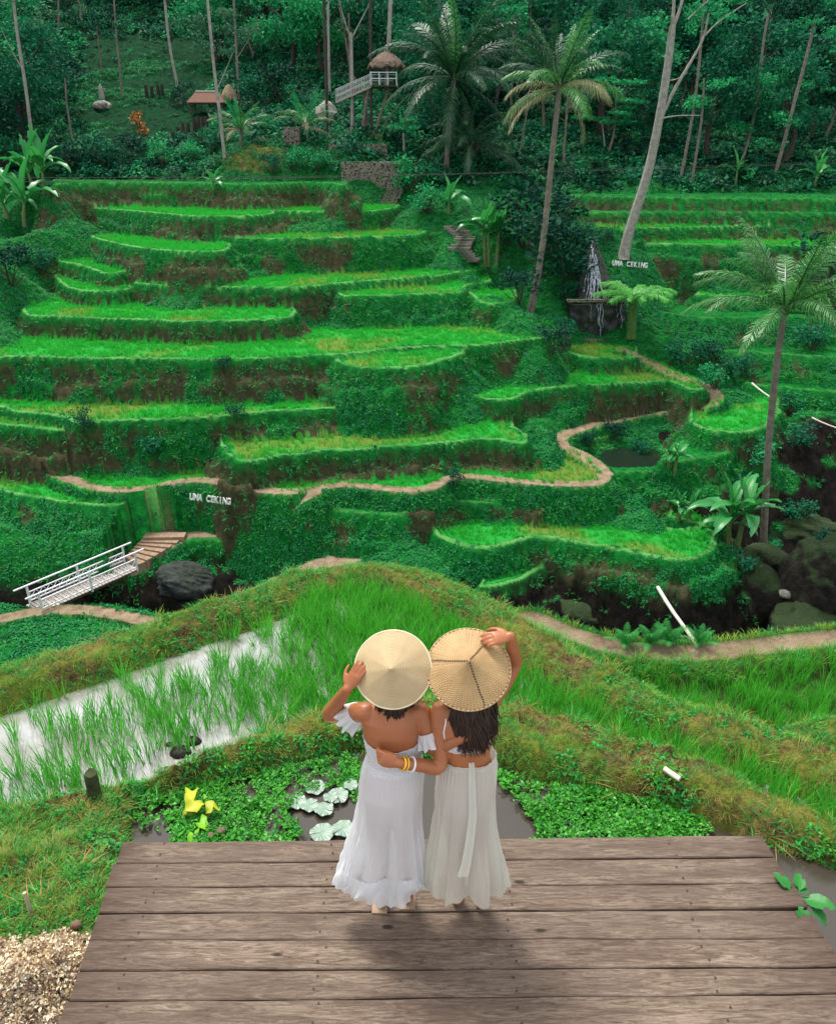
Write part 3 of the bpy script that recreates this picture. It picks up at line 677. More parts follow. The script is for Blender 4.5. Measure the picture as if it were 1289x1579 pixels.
def leafy(n, rad, size, seed, up_=.5, flat=.6, asp=.6):
    """a tuft of pointed leaves round a centre, two triangles each folded on the midrib"""
    g = np.random.default_rng(seed); V = []; F = []
    for i in range(n):
        d = g.normal(size=3); d[2] = abs(d[2])*flat; d /= np.linalg.norm(d); c = d*rad*g.random()**.4
        u = d*.7+g.normal(size=3)*.5; u[2] = u[2]*.5+up_*g.normal()*.4; u /= np.linalg.norm(u)
        s = np.cross(u, (g.normal()*.4, g.normal()*.4, 1)); s /= np.linalg.norm(s)+1e-9; nrm = np.cross(s, u)
        l = size*(.6+.7*g.random()); b = len(V)
        V += [c-u*l*.5, c-s*l*asp*.5+nrm*l*.08, c+u*l*.5, c+s*l*asp*.5+nrm*l*.08]; F.append((b, b+1, b+2, b+3))
    return np.array(V), [np.array(F)]
def srcobj(name, VF, mat, smooth=False):
    V, F = VF; me = npmesh(name, V, F, [mat], smooth); return bpy.data.objects.new(name, me)
def scatter(name, P, rot, scl, srcs, pick=None, kind='stuff'):
    n = len(P)
    me = bpy.data.meshes.new(name+'_points'); me.vertices.add(n); me.vertices.foreach_set('co', np.asarray(P, np.float32).ravel())
    a = me.attributes.new('rot', 'FLOAT_VECTOR', 'POINT'); a.data.foreach_set('vector', np.asarray(rot, np.float32).ravel())
    a = me.attributes.new('scl', 'FLOAT_VECTOR', 'POINT'); s = np.asarray(scl, np.float32); s = np.repeat(s[:, None], 3, 1) if s.ndim == 1 else s
    a.data.foreach_set('vector', s.ravel())
    a = me.attributes.new('pick', 'INT', 'POINT'); a.data.foreach_set('value', (rng.integers(0, len(srcs), n) if pick is None else pick).astype(np.int32))
    o = link(name, me); ng = bpy.data.node_groups.new(name+'_nodes', 'GeometryNodeTree')
    ng.interface.new_socket('Geometry', in_out='INPUT', socket_type='NodeSocketGeometry'); ng.interface.new_socket('Geometry', in_out='OUTPUT', socket_type='NodeSocketGeometry')
    gi = ng.nodes.new('NodeGroupInput'); go = ng.nodes.new('NodeGroupOutput'); ip = ng.nodes.new('GeometryNodeInstanceOnPoints'); jn = ng.nodes.new('GeometryNodeJoinGeometry')
    for s_ in srcs[::-1]:
        oi = ng.nodes.new('GeometryNodeObjectInfo'); oi.inputs['Object'].default_value = s_; oi.inputs['As Instance'].default_value = True
        ng.links.new(oi.outputs['Geometry'], jn.inputs[0])
    def na(nm, ty):
        q = ng.nodes.new('GeometryNodeInputNamedAttribute'); q.data_type = ty; q.inputs['Name'].default_value = nm; return q.outputs['Attribute']
    ip.inputs['Pick Instance'].default_value = True
    ng.links.new(gi.outputs[0], ip.inputs['Points']); ng.links.new(jn.outputs[0], ip.inputs['Instance'])
    ng.links.new(na('pick', 'INT'), ip.inputs['Instance Index'])
    er = ng.nodes.new('FunctionNodeEulerToRotation'); ng.links.new(na('rot', 'FLOAT_VECTOR'), er.inputs[0]); ng.links.new(er.outputs[0], ip.inputs['Rotation'])
    ng.links.new(na('scl', 'FLOAT_VECTOR'), ip.inputs['Scale']); ng.links.new(ip.outputs[0], go.inputs[0])
    md = o.modifiers.new('scatter', 'NODES'); md.node_group = ng
    meta(o, kind=kind)
    return o
cell = (np.gradient(rr)[:, None]*rr[:, None]*np.gradient(aa)[None]).ravel()*np.sqrt(1+np.minimum(slope, 4)**2)
azf = np.abs(np.arctan2(X, Y)); view = (azf < R(37)) | ((azf < R(46)) & (rad < 5))
def pick_points(mask, density, maxn=400000):
    wgt = cell*mask*view*density; lam = wgt
    cnt = rng.poisson(np.minimum(lam, 50)); ii = np.repeat(np.arange(len(X)), cnt)
    if len(ii) > maxn: ii = rng.choice(ii, maxn, replace=False)
    r_ = rad[ii]; az = np.arctan2(X[ii], Y[ii]); i_ = ii//NA; j_ = ii % NA
    dr = np.gradient(rr)[i_]; da = np.gradient(aa)[j_]
    r_ = r_+(rng.random(len(ii))-.5)*dr; az = az+(rng.random(len(ii))-.5)*da
    x = r_*np.sin(az); y = r_*np.cos(az); z = hgtv(x, y)
    # surface tilt
    gx = dr_.ravel()[ii]; ga = da_.ravel()[ii]
    nx = -(gx*np.sin(az)+ga*np.cos(az)); ny = -(gx*np.cos(az)-ga*np.sin(az))
    return ii, np.stack([x, y, z], 1), nx, ny
def tilt(nx, ny, amount):
    n = len(nx); m = np.sqrt(nx**2+ny**2+1); ang = np.arctan(np.hypot(nx, ny))*amount; dirn = np.arctan2(ny, nx)
    # euler XYZ: spin about z, then tilt towards (nx,ny): approximate through matrices
    out = np.zeros((n, 3)); spin = rng.random(n)*2*math.pi
    ca, sa = np.cos(ang), np.sin(ang); ux, uy = -np.sin(dirn), np.cos(dirn)
    # rotation matrix about axis (ux,uy,0) by ang, then times Rz(spin)
    R00 = ca+ux*ux*(1-ca); R01 = ux*uy*(1-ca); R02 = uy*sa; R10 = R01; R11 = ca+uy*uy*(1-ca); R12 = -ux*sa; R20 = -uy*sa; R21 = ux*sa; R22 = ca
    cs_, sn = np.cos(spin), np.sin(spin)
    M00 = R00*cs_+R01*sn; M10 = R10*cs_+R11*sn; M20 = R20*cs_+R21*sn; M21 = -R20*sn+R21*cs_; M22 = R22
    out[:, 1] = np.arcsin(np.clip(-M20, -1, 1)); out[:, 0] = np.arctan2(M21, M22); out[:, 2] = np.arctan2(M10, M00)
    return out
g_rice = leafmat('young_rice_blades', (.075, .42, .035), .45, .35, .35)
g_riceF = leafmat('far_rice_blades', (.030, .40, .045), .55, .35, .3, .15)
g_thin = leafmat('yellowing_rice_blades', (.16, .30, .035), .5, .35, .3)
g_grass = leafmat('bank_grass', (.13, .24, .025), .6, .5, .25)
g_grassG = leafmat('fresh_grass', (.022, .26, .040), .55, .45, .25)
g_ivy = leafmat('creeper_leaves', (.010, .19, .055), .6, .55, .2, .2)
g_lip = leafmat('pale_lip_grass', (.13, .40, .09), .6, .35, .2)
g_dry = leafmat('dry_grass', (.26, .19, .07), .7, .4, .2)
g_weed = leafmat('pond_weed_leaves', (.05, .30, .025), .4, .4, .25)
s_rice = [srcobj('rice_clump_source', split_tri(*blade(18, .46, .0085, .28, 100+k, .045, 3, .24)), g_rice) for k in range(5)]
s_riceF = [srcobj('far_rice_source', split_tri(*blade(9, .38, .03, .35, 120+k, .09, 2)), g_riceF) for k in range(4)]
s_thin = [srcobj('thin_rice_source', split_tri(*blade(6, .34, .022, .3, 130+k, .06, 2)), g_thin if k % 2 else g_riceF) for k in range(4)]
s_grass = [srcobj('grass_source', split_tri(*blade(14, .10, .0045, .6, 140+k, .05, 2, .7)), g_grass if k % 2 else g_grassG) for k in range(4)]
s_dry = [srcobj('dry_grass_source', split_tri(*blade(11, .10, .004, .8, 150+k, .06, 2, 1.1)), g_dry) for k in range(2)]
s_ivy = [srcobj('creeper_source', leafy(16, .26, .17, 160+k), g_ivy) for k in range(4)]
s_ivy2 = [srcobj('bank_grass_far_source', split_tri(*blade(9, .26, .035, .9, 170+k, .12, 2, 1.0)), g_grassG if k < 2 else g_ivy) for k in range(4)]
s_lip = [srcobj('lip_grass_source', split_tri(*blade(10, .16, .03, .8, 200+k, .10, 2, .9)), g_lip) for k in range(3)]
s_weed = [srcobj('weed_source', leafy(14, .06, .045, 180+k, .3, .35, .7), g_weed) for k in range(4)]
s_lawn = [srcobj('lawn_source', leafy(12, .05, .035, 190+k, .6, .6, .5), g_grassG if k % 2 else g_weed) for k in range(4)]
def z0(n): return np.column_stack([rng.normal(0, .08, n), rng.normal(0, .08, n), rng.random(n)*6.3])
farm = (Y > 17)
_, P, nx, ny = pick_points(a_rice*(1-a_thin)*farm*(.35+.95*sstep(.3, .55, fbm(X*1.3, Y*2.2, 67, 3))), 34); P[:, 2] -= .03
scatter('terrace_rice', P, z0(len(P)), rng.uniform(.35, .9, len(P))*(.75+.5*fbm(P[:, 0]*.8, P[:, 1]*1.2, 68, 2)), s_riceF)
_, P, nx, ny = pick_points(a_thin*farm, 20); P[:, 2] -= .03
scatter('sparse_terrace_rice', P, z0(len(P)), rng.uniform(.6, 1.1, len(P)), s_thin)
# grassy lips and risers
_, P, nx, ny = pick_points((a_lip > .15)*(pathm < .3)*farm*sstep(.3, .6, fbm(X*.9, Y*.9, 69, 3)), 45)
scatter('terrace_lip_grass', P, tilt(nx, ny, .5), rng.uniform(.2, .42, len(P)), s_lip)
offlip = 1-.93*sstep(-.55, -.1, np.where(isT, sv, -1))*(tid >= 0)
gm = farm*offlip*(1-a_rice)*(1-np.minimum(1, a_soil*1.15))*(1-a_rock)*(1-pathm)*(Y < 78)*(1-a_forest)
patch = sstep(.42, .6, fbm(X*.35, Y*.35+Zw*.3, 71, 3))
_, P, nx, ny = pick_points(gm*(.2+patch), 34, 140000)
scatter('creeper_cover', P, tilt(nx, ny, .9), rng.uniform(.25, .62, len(P)), s_ivy)
_, P, nx, ny = pick_points(gm*(1.25-patch), 24, 110000)
scatter('slope_grass', P, tilt(nx, ny, .6), rng.uniform(.3, .85, len(P)), s_ivy2)
_, P, nx, ny = pick_points(farm*(a_soil > .3)*(1-pathm)*(Y < 72), 5, 30000)
scatter('hanging_riser_grass', P, tilt(nx, ny, .8), rng.uniform(.4, .9, len(P)), s_ivy2)

# ---- near rice: planted in rows
def rows(x, y): return np.zeros(len(x))
pts = []
uo = 0
gx_, gy_ = np.meshgrid(np.arange(-9, 8, .150), np.arange(3.0, 12.5, .112)); gx_, gy_ = gx_.ravel(), gy_.ravel()
an = R(28); qx = gx_*math.cos(an)-gy_*math.sin(an)*0+gy_*.35; qx = gx_+gy_*.18; qy = gy_-gx_*.05
qx = qx+rng.normal(0, .022, len(qx)); qy = qy+rng.normal(0, .03, len(qx))
ok = inside(qx, qy, np.vstack([OUT, INN[::-1]])); qx, qy = qx[ok], qy[ok]
dO, _, _ = segdist(qx, qy, OUT[:-1], OUT[1:]); dI, _, _ = segdist(qx, qy, INN[:-1], INN[1:])
# thinner planting over the open water at the left
open_ = sstep(.3, -2.6, qx-.25*(6-qy))*sstep(9.2, 6.6, qy)
dens = 1-.12*open_-.8*sstep(.0, .5, open_)*sstep(.56, .72, fbm(qx*1.1, qy*1.1, 81, 2))
dens *= sstep(.25, .4, dO)*sstep(.22, .38, dI)
# open strip of water along the far left bank
dens *= 1-.85*np.minimum(1, open_*1.8)*sstep(.95, .5, dO)
ok = rng.random(len(qx)) < dens; qx, qy = qx[ok], qy[ok]; op = open_[ok]
sc_ = rng.uniform(.72, 1.1, len(qx))*(1-.08*op)
scatter('paddy_rice', np.column_stack([qx, qy, np.full(len(qx), ZPAD-.03)]), z0(len(qx))*[1.6, 1.6, 1], sc_, s_rice)
ok = rng.random(len(qx)) > op; k = np.where(ok)[0]; k = np.concatenate([k, k])
scatter('dense_paddy_rice', np.column_stack([qx[k]+rng.normal(0, .06, len(k)), qy[k]+rng.normal(0, .06, len(k)), np.full(len(k), ZPAD-.03)]), z0(len(k))*[1.6, 1.6, 1], rng.uniform(.55, 1.0, len(k)), s_rice)
# right outer field
rf = (tid == -10)*(full_so < -.4)*(full_sr > .35)*(full_d2 > .35)*(X > 1)*(Zw < -3.0)
_, P, nx, ny = pick_points(rf, 60); P[:, 2] -= .03
scatter('outer_paddy_rice', P, z0(len(P)), rng.uniform(.6, 1.0, len(P)), s_rice)
# banks: short grass, dry grass, low weeds
bn = (a_near*(a_dry > .3)*(pathm < .3)).astype(float)
mot = sstep(.4, .6, fbm(X*1.6, Y*1.6, 82, 3))
_, P, nx, ny = pick_points(bn*(.15+mot*1.3)*(full_sp < .02), 330, 80000)
scatter('bank_grass', P, tilt(nx, ny, .6), rng.uniform(.35, .85, len(P)), s_grass)
_, P, nx, ny = pick_points(bn*(1.15-mot)*(full_sp < .0), 130, 40000)
scatter('dry_bank_grass', P, tilt(nx, ny, .6), rng.uniform(.3, .75, len(P)), s_dry)
wd = bn*sstep(.5, .62, fbm(X*1.3+4, Y*1.3, 83, 3))*(full_sp < .02)
_, P, nx, ny = pick_points(wd, 150, 30000)
scatter('bank_tufts', *(lambda q: (q[1], tilt(q[2], q[3], .5), rng.uniform(.8, 1.7, len(q[1]))))(pick_points(bn*(full_sp < .02)*sstep(.48, .62, fbm(X*4, Y*4, 97, 2)), 55, 16000)), s_grass+s_dry[:1])
scatter('bank_weeds', P, tilt(nx, ny, .6), rng.uniform(.6, 1.3, len(P)), s_lawn)
lawn = a_near*(full_si > .1)*(full_sp < -.02)*(X < -1.2)*(Y < 5.2)
chipx, chipy = onw(40, 1540, -.85)
lchip = np.hypot((X-chipx)/.62, (Y-chipy)/.38)
_, P, nx, ny = pick_points(lawn*(lchip > 1.02)*(.12+.9*sstep(.40, .56, fbm(X*2, Y*2, 84, 3))), 900, 60000)
scatter('lawn_leaves', P, tilt(nx, ny, .5), rng.uniform(.3, 1.0, len(P)), s_lawn)
_, P, nx, ny = pick_points(lawn*(lchip > 1.02)*(.2+1.3*sstep(.45, .6, fbm(X*1.7+3, Y*1.7, 87, 3))), 520, 40000)
scatter('lawn_grass', P, tilt(nx, ny, .5), rng.uniform(.4, .95, len(P)), s_grass+s_dry[:1])
# outer slope behind the near bund and the path verge
vg = a_near*(full_so < -.3)*(a_dry < .5)*(pathm < .2)*(Zw > -7)*(rf < .5)
_, P, nx, ny = pick_points(vg, 150, 50000)
scatter('verge_grass', P, tilt(nx, ny, .5), rng.uniform(.8, 1.9, len(P)), s_grass)

# ------------------------------------------------------------------ POND GROWTH
pond_x = (full_sp > .0)*(Y > 3.15)
def region(pts, x, y): return inside(x, y, np.array([onw(*p, ZPOND) for p in pts]))
WEED = [[(268,1215),(330,1206),(420,1192),(500,1176),(548,1166),(560,1200),(548,1235),(515,1215),(470,1225),(450,1255),(470,1290),(430,1310),(270,1310),(262,1270)], [(205,1262),(225,1240),(262,1226),(275,1290),(240,1280),(215,1278)],
        [(795,1238),(812,1218),(860,1218),(940,1226),(1020,1244),(1085,1268),(1095,1300),(815,1310),(830,1285),(820,1262)], [(762,1195),(800,1200),(850,1220),(795,1226),(765,1215)]]
wm_ = np.zeros(H.shape)
selp = np.where(pond_x > 0)[0]
for k, pl in enumerate(WEED):
    wm_[selp] = np.maximum(wm_[selp], region(pl, X[selp]+.03*(vnoise(X[selp]*9, Y[selp]*9, 5)-.5), Y[selp])*(1.0, .5, 1.0, .8)[k])
_, P, nx, ny = pick_points(wm_*(.25+sstep(.38, .55, fbm(X*3.5, Y*3.5, 95, 3))), 1500, 60000); P[:, 2] = ZPOND+.012+.05*fbm(P[:, 0]*6, P[:, 1]*6, 9, 2)
scatter('pond_weed', P, z0(len(P))*[3, 3, 1], rng.uniform(.2, .85, len(P))*(.6+.8*fbm(P[:, 0]*5, P[:, 1]*5, 98, 2)), s_weed+s_lawn[:2])
bank_edge = a_near*(np.abs(full_sp) < .14)*(Y > 3.1)
_, P, nx, ny = pick_points(bank_edge*(fbm(X*2.4, Y*2.4, 93, 2) > .42), 320, 20000)
scatter('pond_edge_weeds', P, tilt(nx, ny, .4), rng.uniform(.6, 1.5, len(P)), s_lawn)
# lily pads
padm = Mat('silvery_lily_pad', .4, .5); u_ = padm.attr('u'); r_ = padm.attr('r')
ve = padm.math('ABSOLUTE', padm.math('SINE', padm.math('MULTIPLY', u_, math.pi*15)))
padm.col(padm.mixc(padm.ramp(ve, [(.0, (1,)*3), (.28, (0,)*3)]), padm.mixc(padm.noise(padm.coord(), 30, 3), (.09, .17, .11), (.22, .30, .24)), (.38, .45, .36))); padm.bump(ve, .3, .004)
def pad(px, py, r, label, seed, col=None):
    c = onw(px, py, ZPOND); g = np.random.default_rng(seed); n, m_ = 48, 8; V = [(0, 0, 0)]; U = [0]; Rr = [0]; F = []; rot = g.random()*6.28
    for j in range(1, m_+1):
        for i in range(n+1):
            q = rot+.07+(2*math.pi-.14)*i/n; t = j/m_; rr_ = r*t*(1+.03*math.sin(5*q+seed)); V.append((rr_*math.cos(q), rr_*math.sin(q)*.97, .012*t**6*.4*math.sin(7*q+seed)+.006*t*math.sin(2*q))); U.append(i/n); Rr.append(t)
    for j in range(m_-1):
        for i in range(n): b = 1+j*(n+1)+i; F.append((b, b+n+1, b+n+2, b+1))
    T3 = [(0, 1+i, 2+i) for i in range(n)]
    V = np.array(V); s = len(V); V2 = V-[0, 0, .005]; F = np.array(F); T3 = np.array(T3)
    me = npmesh('lily_pad', np.vstack([V, V2]), [np.vstack([F, F[:, ::-1]+s]), np.vstack([T3, T3[:, ::-1]+s])], [col or padm.m]); fattr(me, 'u', U+U); fattr(me, 'r', Rr+Rr)
    o = link('lily_pad', me, None, (c[0], c[1], ZPOND+.022+.004*seed)); meta(o, label, 'lily pad', 'silvery lily pads floating in the pond'); return o
for k, (px, py, r, lab) in enumerate([(486,1217,.085,'silvery lily pad furthest back in the pond, left of the white dress'), (458,1240,.080,'silvery lily pad at the left end of the cluster'), (478,1246,.072,'silvery lily pad in the middle of the cluster'), (500,1252,.078,'round silvery lily pad with clear veins at the front of the cluster'), (521,1232,.088,'large silvery lily pad nearest the white dress'),
        (497,1290,.095,'fan veined lily pad touching the deck edge'), (529,1284,.085,'lily pad between the deck edge and the white dress'), (510,1236,.06,'small lily pad between the two biggest silvery pads'), (541,1218,.06,'small lily pad behind the large one by the white dress')]):
    pad(px, py, r, lab, k+1)
# yellow taro leaves
ylm = leafmat('yellow_taro_leaf', (.42, .48, .03), .5, .35, .35); gm_ = leafmat('lime_taro_leaf', (.22, .52, .03), .45, .2, .35)
c = onw(312, 1262, ZPOND); tp = empty('taro_plant', (c[0], c[1], ZPOND)); meta(tp, 'yellow leaved taro plant rising from the pond left of the lily pads', 'plant')
for k, (px, py, w_, h_, mt) in enumerate([(296,1222,.10,.11,ylm), (306,1241,.13,.08,ylm), (328,1247,.11,.07,ylm), (288,1252,.07,.06,ylm), (310,1268,.09,.09,gm_), (300,1285,.08,.09,gm_), (322,1230,.05,.05,gm_)]):
    z = ZPOND+.16-.02*k; p = on(px, py, z-CAM_Z); q = Vector((p[0]-c[0], p[1]-c[1], z-ZPOND)); n = 20; V = [(q.x, q.y, q.z)]
    for i in range(n):
        a_ = 2*math.pi*i/n; b_ = a_+k*1.3; rr_ = .8-.45*max(0, math.cos(b_-1.57))**10+.55*max(0, math.cos(b_+1.57))**5+.08*math.sin(5*a_+k); V.append((q.x+w_*.62*rr_*math.cos(a_), q.y+h_*.8*rr_*math.sin(a_), q.z+.03*math.cos(2*a_+k)+.012*math.sin(5*a_)))
    V2 = [(a[0], a[1], a[2]-.003) for a in V]; F = [(0, i+1, (i+1) % n+1) for i in range(n)]; F += [tuple(x+n+1 for x in f[::-1]) for f in F]
    lf_ = npmesh('leaf', V+V2, np.array(F), [mt]); link('leaf', lf_, tp)
    MB().tube([(0, 0, -.1), (q.x*.5, q.y*.5, q.z*.6), (q.x, q.y, q.z-.004)], .005, 6).build('stem', gm_, tp, True)

# wood shavings heaped at the corner of the lawn, stones, stump and stick
chipm = leafmat('pale_bark_chip', (.66, .56, .43), .85, .45, .05); chipd = leafmat('brown_bark_chip', (.30, .22, .15), .85, .5, .05)
s_chip = [srcobj('chip_source', leafy(12, .028, .021, 400+k, .5, .8, .7), chipm if k < 4 else chipd) for k in range(6)]
_, P, nx, ny = pick_points(a_near*(lchip < 1.12)*(X < -1.1), 5600, 70000)
lc = np.hypot((P[:, 0]-chipx)/.62, (P[:, 1]-chipy)/.38); P[:, 2] += .22*np.maximum(0, 1-lc)**.6+.02*rng.random(len(P))
scatter('wood_chips', P, rng.random((len(P), 3))*6.3, rng.uniform(.5, 1.3, len(P)), s_chip)
n = 40; V = []; F = []
for j in range(13):
    for i in range(n):
        t = j/12; a_ = 2*math.pi*i/n; x_ = chipx+.64*t*math.cos(a_)*1.05; y_ = chipy+.40*t*math.sin(a_)*1.05; V.append((x_, y_, hgt(x_, y_)-.03+.22*max(0, 1-t)**.6+.02*random.random()))
F = [(j*n+i, (j+1)*n+i, (j+1)*n+(i+1) % n, j*n+(i+1) % n) for j in range(12) for i in range(n)]
o = MB().add(V, F).build('wood_chip_heap', simple('packed_wood_chips', (.42, .32, .22), .95, .5, 25, .9), None, True); meta(o, kind='stuff')
stoneg = simple('small_brown_stone', (.16, .10, .07), .8, .4, 12)
def pebble(px, py, z, r, label, mat=None, nm='stone'):
    p = on(px, py, z-CAM_Z); m_ = MB(); g = np.random.default_rng(int(px)); V = []; n = 12
    for j in range(9):
        t = math.pi*j/8
        for i in range(n): a_ = 2*math.pi*i/n; k = r*(1+.25*(g.random()-.5)); V.append((k*math.sin(t)*math.cos(a_), k*.8*math.sin(t)*math.sin(a_), k*.7*math.cos(t)))
    o = m_.add(V, [(j*n+i, (j+1)*n+i, (j+1)*n+(i+1) % n, j*n+(i+1) % n) for j in range(8) for i in range(n)]).build(nm, mat or stoneg, None, True, (p[0], p[1], z+r*.3)); meta(o, label, 'stone')
pebble(342, 1283, ZPOND+.03, .04, 'round brown stone in the pond weed by the deck edge'); pebble(325, 1290, ZPOND+.03, .032, 'smaller dark stone left of the round brown stone at the deck edge')
p = hit(97, 1394); pebble(97, 1394, p.z, .022, 'small pale stone on the left lawn', simple('pale_pebble', (.5, .47, .42), .8, .1))
p = hit(118, 1428); pebble(118, 1428, p.z+.03, .035, 'brown nut shell on top of the wood chips')
q = hit(145, 1222); sg = MB().tube([(0, 0, -.15), (.005, 0, .06), (0, .01, .17), (.01, 0, .20)], [.06, .055, .05, .04], 12, wob=.2).build('mossy_stump', simple('mossy_stump_wood', (.045, .055, .02), .95, .5, 12, .8), None, True, q); meta(sg, 'short mossy stump standing in the rice at the left corner of the bank', 'stump')
q = hit(52, 1412); sg = MB().tube([(0, 0, -.05), (-.01, 0, .10), (-.02, .01, .19)], [.014, .013, .012], 8).build('wooden_stick', simple('pale_stick', (.42, .36, .24), .8, .2), None, True, q); meta(sg, 'thin pale stick upright in the left lawn', 'stick')
q = hit(1033, 1203)+Vector((0, 0, .03)); sg = MB().tube([(-.045, .05, .045), (0, 0, .038), (.05, -.055, .032)], [.022, .023, .022], 10).build('bamboo_piece', simple('cut_bamboo', (.68, .62, .48), .5, .1), None, True, q); meta(sg, 'short cut piece of pale bamboo lying on the right bank', 'bamboo')
clod = simple('wet_mud', (.018, .013, .009), .4, .4, 10, .9)
for px, py, r, lab in ((280,1165,.10,'dark mud clod in the open paddy water, largest of three'), (300,1148,.08,'dark mud clod behind the largest one in the paddy water'), (262,1152,.05,'small dark mud clod left of the other two in the paddy water')):
    pebble(px, py, ZPAD-.03, r, lab, clod, 'mud_clod')
# vine leaf over the right deck edge
vl = leafmat('vine_leaf', (.012, .15, .02), .45, .2, .15); c0 = XY((1222, 1382)); vn = empty('vine', (c0[0], c0[1], -.02)); meta(vn, 'dark green vine with broad leaves beside the right deck edge', 'vine')
MB().tube([(-.02, .02, -.25), (.01, .02, -.03), (.05, .0, .02), (.11, -.02, .03)], [.008, .006, .004, .003], 7).build('stem', vl, vn, True)
VINE = (c0, vn)
# ------------------------------------------------------------------ TREES AND PLANTS
bark_pale = simple('pale_bark', (.27, .25, .22), .85, .35, 4, .5)
bark_grey = simple('grey_bark', (.17, .14, .12), .9, .35, 4, .5)
bark_dark = simple('dark_bark', (.05, .04, .035), .9, .35, 4, .5)
L_dark = leafmat('dark_forest_leaves', (.006, .062, .040), .75, .5, .15, .12)
L_mid = leafmat('forest_leaves', (.010, .13, .066), .75, .5, .2, .12)
L_bright = leafmat('bright_forest_leaves', (.018, .27, .10), .7, .45, .25, .15)
L_pale = leafmat('pale_feathery_leaves', (.045, .15, .085), .75, .45, .2, .1)
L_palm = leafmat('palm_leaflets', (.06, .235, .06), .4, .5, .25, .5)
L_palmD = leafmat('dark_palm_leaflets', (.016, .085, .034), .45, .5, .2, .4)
L_dryfr = leafmat('dry_palm_leaflets', (.27, .27, .15), .6, .3, .2)
L_ban = leafmat('banana_leaf_blade', (.03, .24, .06), .35, .4, .3, .5)
L_fern = leafmat('fern_leaflets', (.08, .38, .06), .5, .3, .3)
L_croton = leafmat('croton_leaves', (.42, .16, .02), .5, .6, .2)

def crown_mesh(name, blobs, per, size, mat, seed, flat=.75, hang=0):
    """leaf-sized faces spread through overlapping clumps"""
    g = np.random.default_rng(seed); V = []; F = []
    C_ = []; U = []; S = []
    for (c, r) in blobs:
        n = int(per*r*r)
        d = g.normal(size=(n, 3)); d /= np.linalg.norm(d, axis=1)[:, None]
        q = g.random(n)**.33*(1+.22*g.normal(size=n)); p = np.array(c)+d*(r*q)[:, None]*np.array([1, 1, flat])
        C_.append(p); U.append(d+g.normal(size=(n, 3))*.7-np.array([0, 0, hang])); S.append(np.full(n, size))
    p = np.concatenate(C_); u = np.concatenate(U); n = len(p); u /= np.linalg.norm(u, axis=1)[:, None]
    rnd = g.normal(size=(n, 3))*.55+np.array([0, 0, 1.]); s = np.cross(u, rnd); s /= np.linalg.norm(s, axis=1)[:, None]+1e-9
    nn = np.cross(s, u); l = size*(.55+.9*g.random(n))[:, None]
    V = np.stack([p-u*l*.5, p-s*l*.33+nn*l*.1, p+u*l*.5, p+s*l*.33+nn*l*.1], 1).reshape(-1, 3)
    F = np.arange(4*n).reshape(n, 4)
    return npmesh(name, V, F, [mat], False)
def limb(mb, a, b, r0, r1, g, bend=.12, n=6, sides=7):
    a = np.array(a, float); b = np.array(b, float); L = np.linalg.norm(b-a); pts = []
    o = g.normal(size=3)*bend*L; o[2] *= .3
    for k in range(n+1):
        t = k/n; pts.append(a+(b-a)*t+o*math.sin(math.pi*t)*.5+g.normal(size=3)*.008*L*(0 < k < n))
    mb.tube(pts, np.linspace(r0, r1, n+1), sides); return pts
def tree_meshes(kind, seed):
    """unit trees; returns trunk mesh, crown mesh, height"""
    g = np.random.default_rng(seed); mb = MB(); blobs = []
    if kind == 'broad':
        H_ = 9; limb(mb, (0, 0, -.6), (g.normal()*.3, g.normal()*.3, 5), .28, .17, g)
        for k in range(16):
            a = g.random()*6.28; r = 2.9*g.random()**.5; z = 3.2+5.2*g.random()*(1-.35*r/2.9)
            c = (r*math.cos(a), r*math.sin(a), z); blobs.append((c, .9+.75*g.random()))
            if k < 7: limb(mb, (0, 0, 2.4+k*.35), c, .10, .03, g, n=4, sides=5)
        crown = crown_mesh('crown', blobs, 120, .30, [L_dark, L_mid, L_mid, L_bright][seed % 4], seed); bk = bark_dark
    elif kind == 'tall':
        H_ = 13; limb(mb, (0, 0, -.6), (g.normal()*.5, g.normal()*.5, 11), .17, .07, g, .05, 8)
        for k in range(15):
            a = g.random()*6.28; z = 5+8*g.random()**.8; r = (2.3-.12*abs(z-9))*g.random()**.6
            c = (r*math.cos(a), r*math.sin(a), z); blobs.append((c, .55+.65*g.random()))
            if k < 9: limb(mb, (0, 0, z-1.0), c, .05, .02, g, n=4, sides=5)
        crown = crown_mesh('crown', blobs, 150, .26, [L_pale, L_mid, L_dark][seed % 3], seed, .6); bk = bark_grey
    elif kind == 'layered':
        H_ = 9; limb(mb, (0, 0, -.6), (.6*g.normal(), .5*g.normal(), 8.4), .16, .06, g, .06, 7)
        for k in range(17):
            a = g.random()*6.28; z = 3.5+5.2*g.random(); r = 3.3*g.random()**.6*(1.1-.04*z)
            c = (r*math.cos(a), r*math.sin(a), z); blobs.append((c, .8+.7*g.random()))
            if k < 12: limb(mb, (0, 0, z-.9), c, .05, .02, g, n=4, sides=5)
        crown = crown_mesh('crown', blobs, 150, .26, L_bright, seed, .26); bk = bark_grey
    else:      # bush
        H_ = 2.2
        for k in range(6): limb(mb, (0, 0, -.2), (g.normal()*.6, g.normal()*.6, 1.0+g.random()), .04, .012, g, n=3, sides=5)
        for k in range(9):
            a = g.random()*6.28; r = .9*g.random()**.5; blobs.append(((r*math.cos(a), r*math.sin(a), .5+1.2*g.random()), .4+.3*g.random()))
        crown = crown_mesh('foliage', blobs, 260, .17, [L_dark, L_mid, L_bright][seed % 3], seed); bk = bark_dark
    return mb.mesh('trunk', bk), crown, H_
LIB = {}
def lib(kind, v):
    if (kind, v) not in LIB: LIB[(kind, v)] = tree_meshes(kind, v)
    return LIB[(kind, v)]
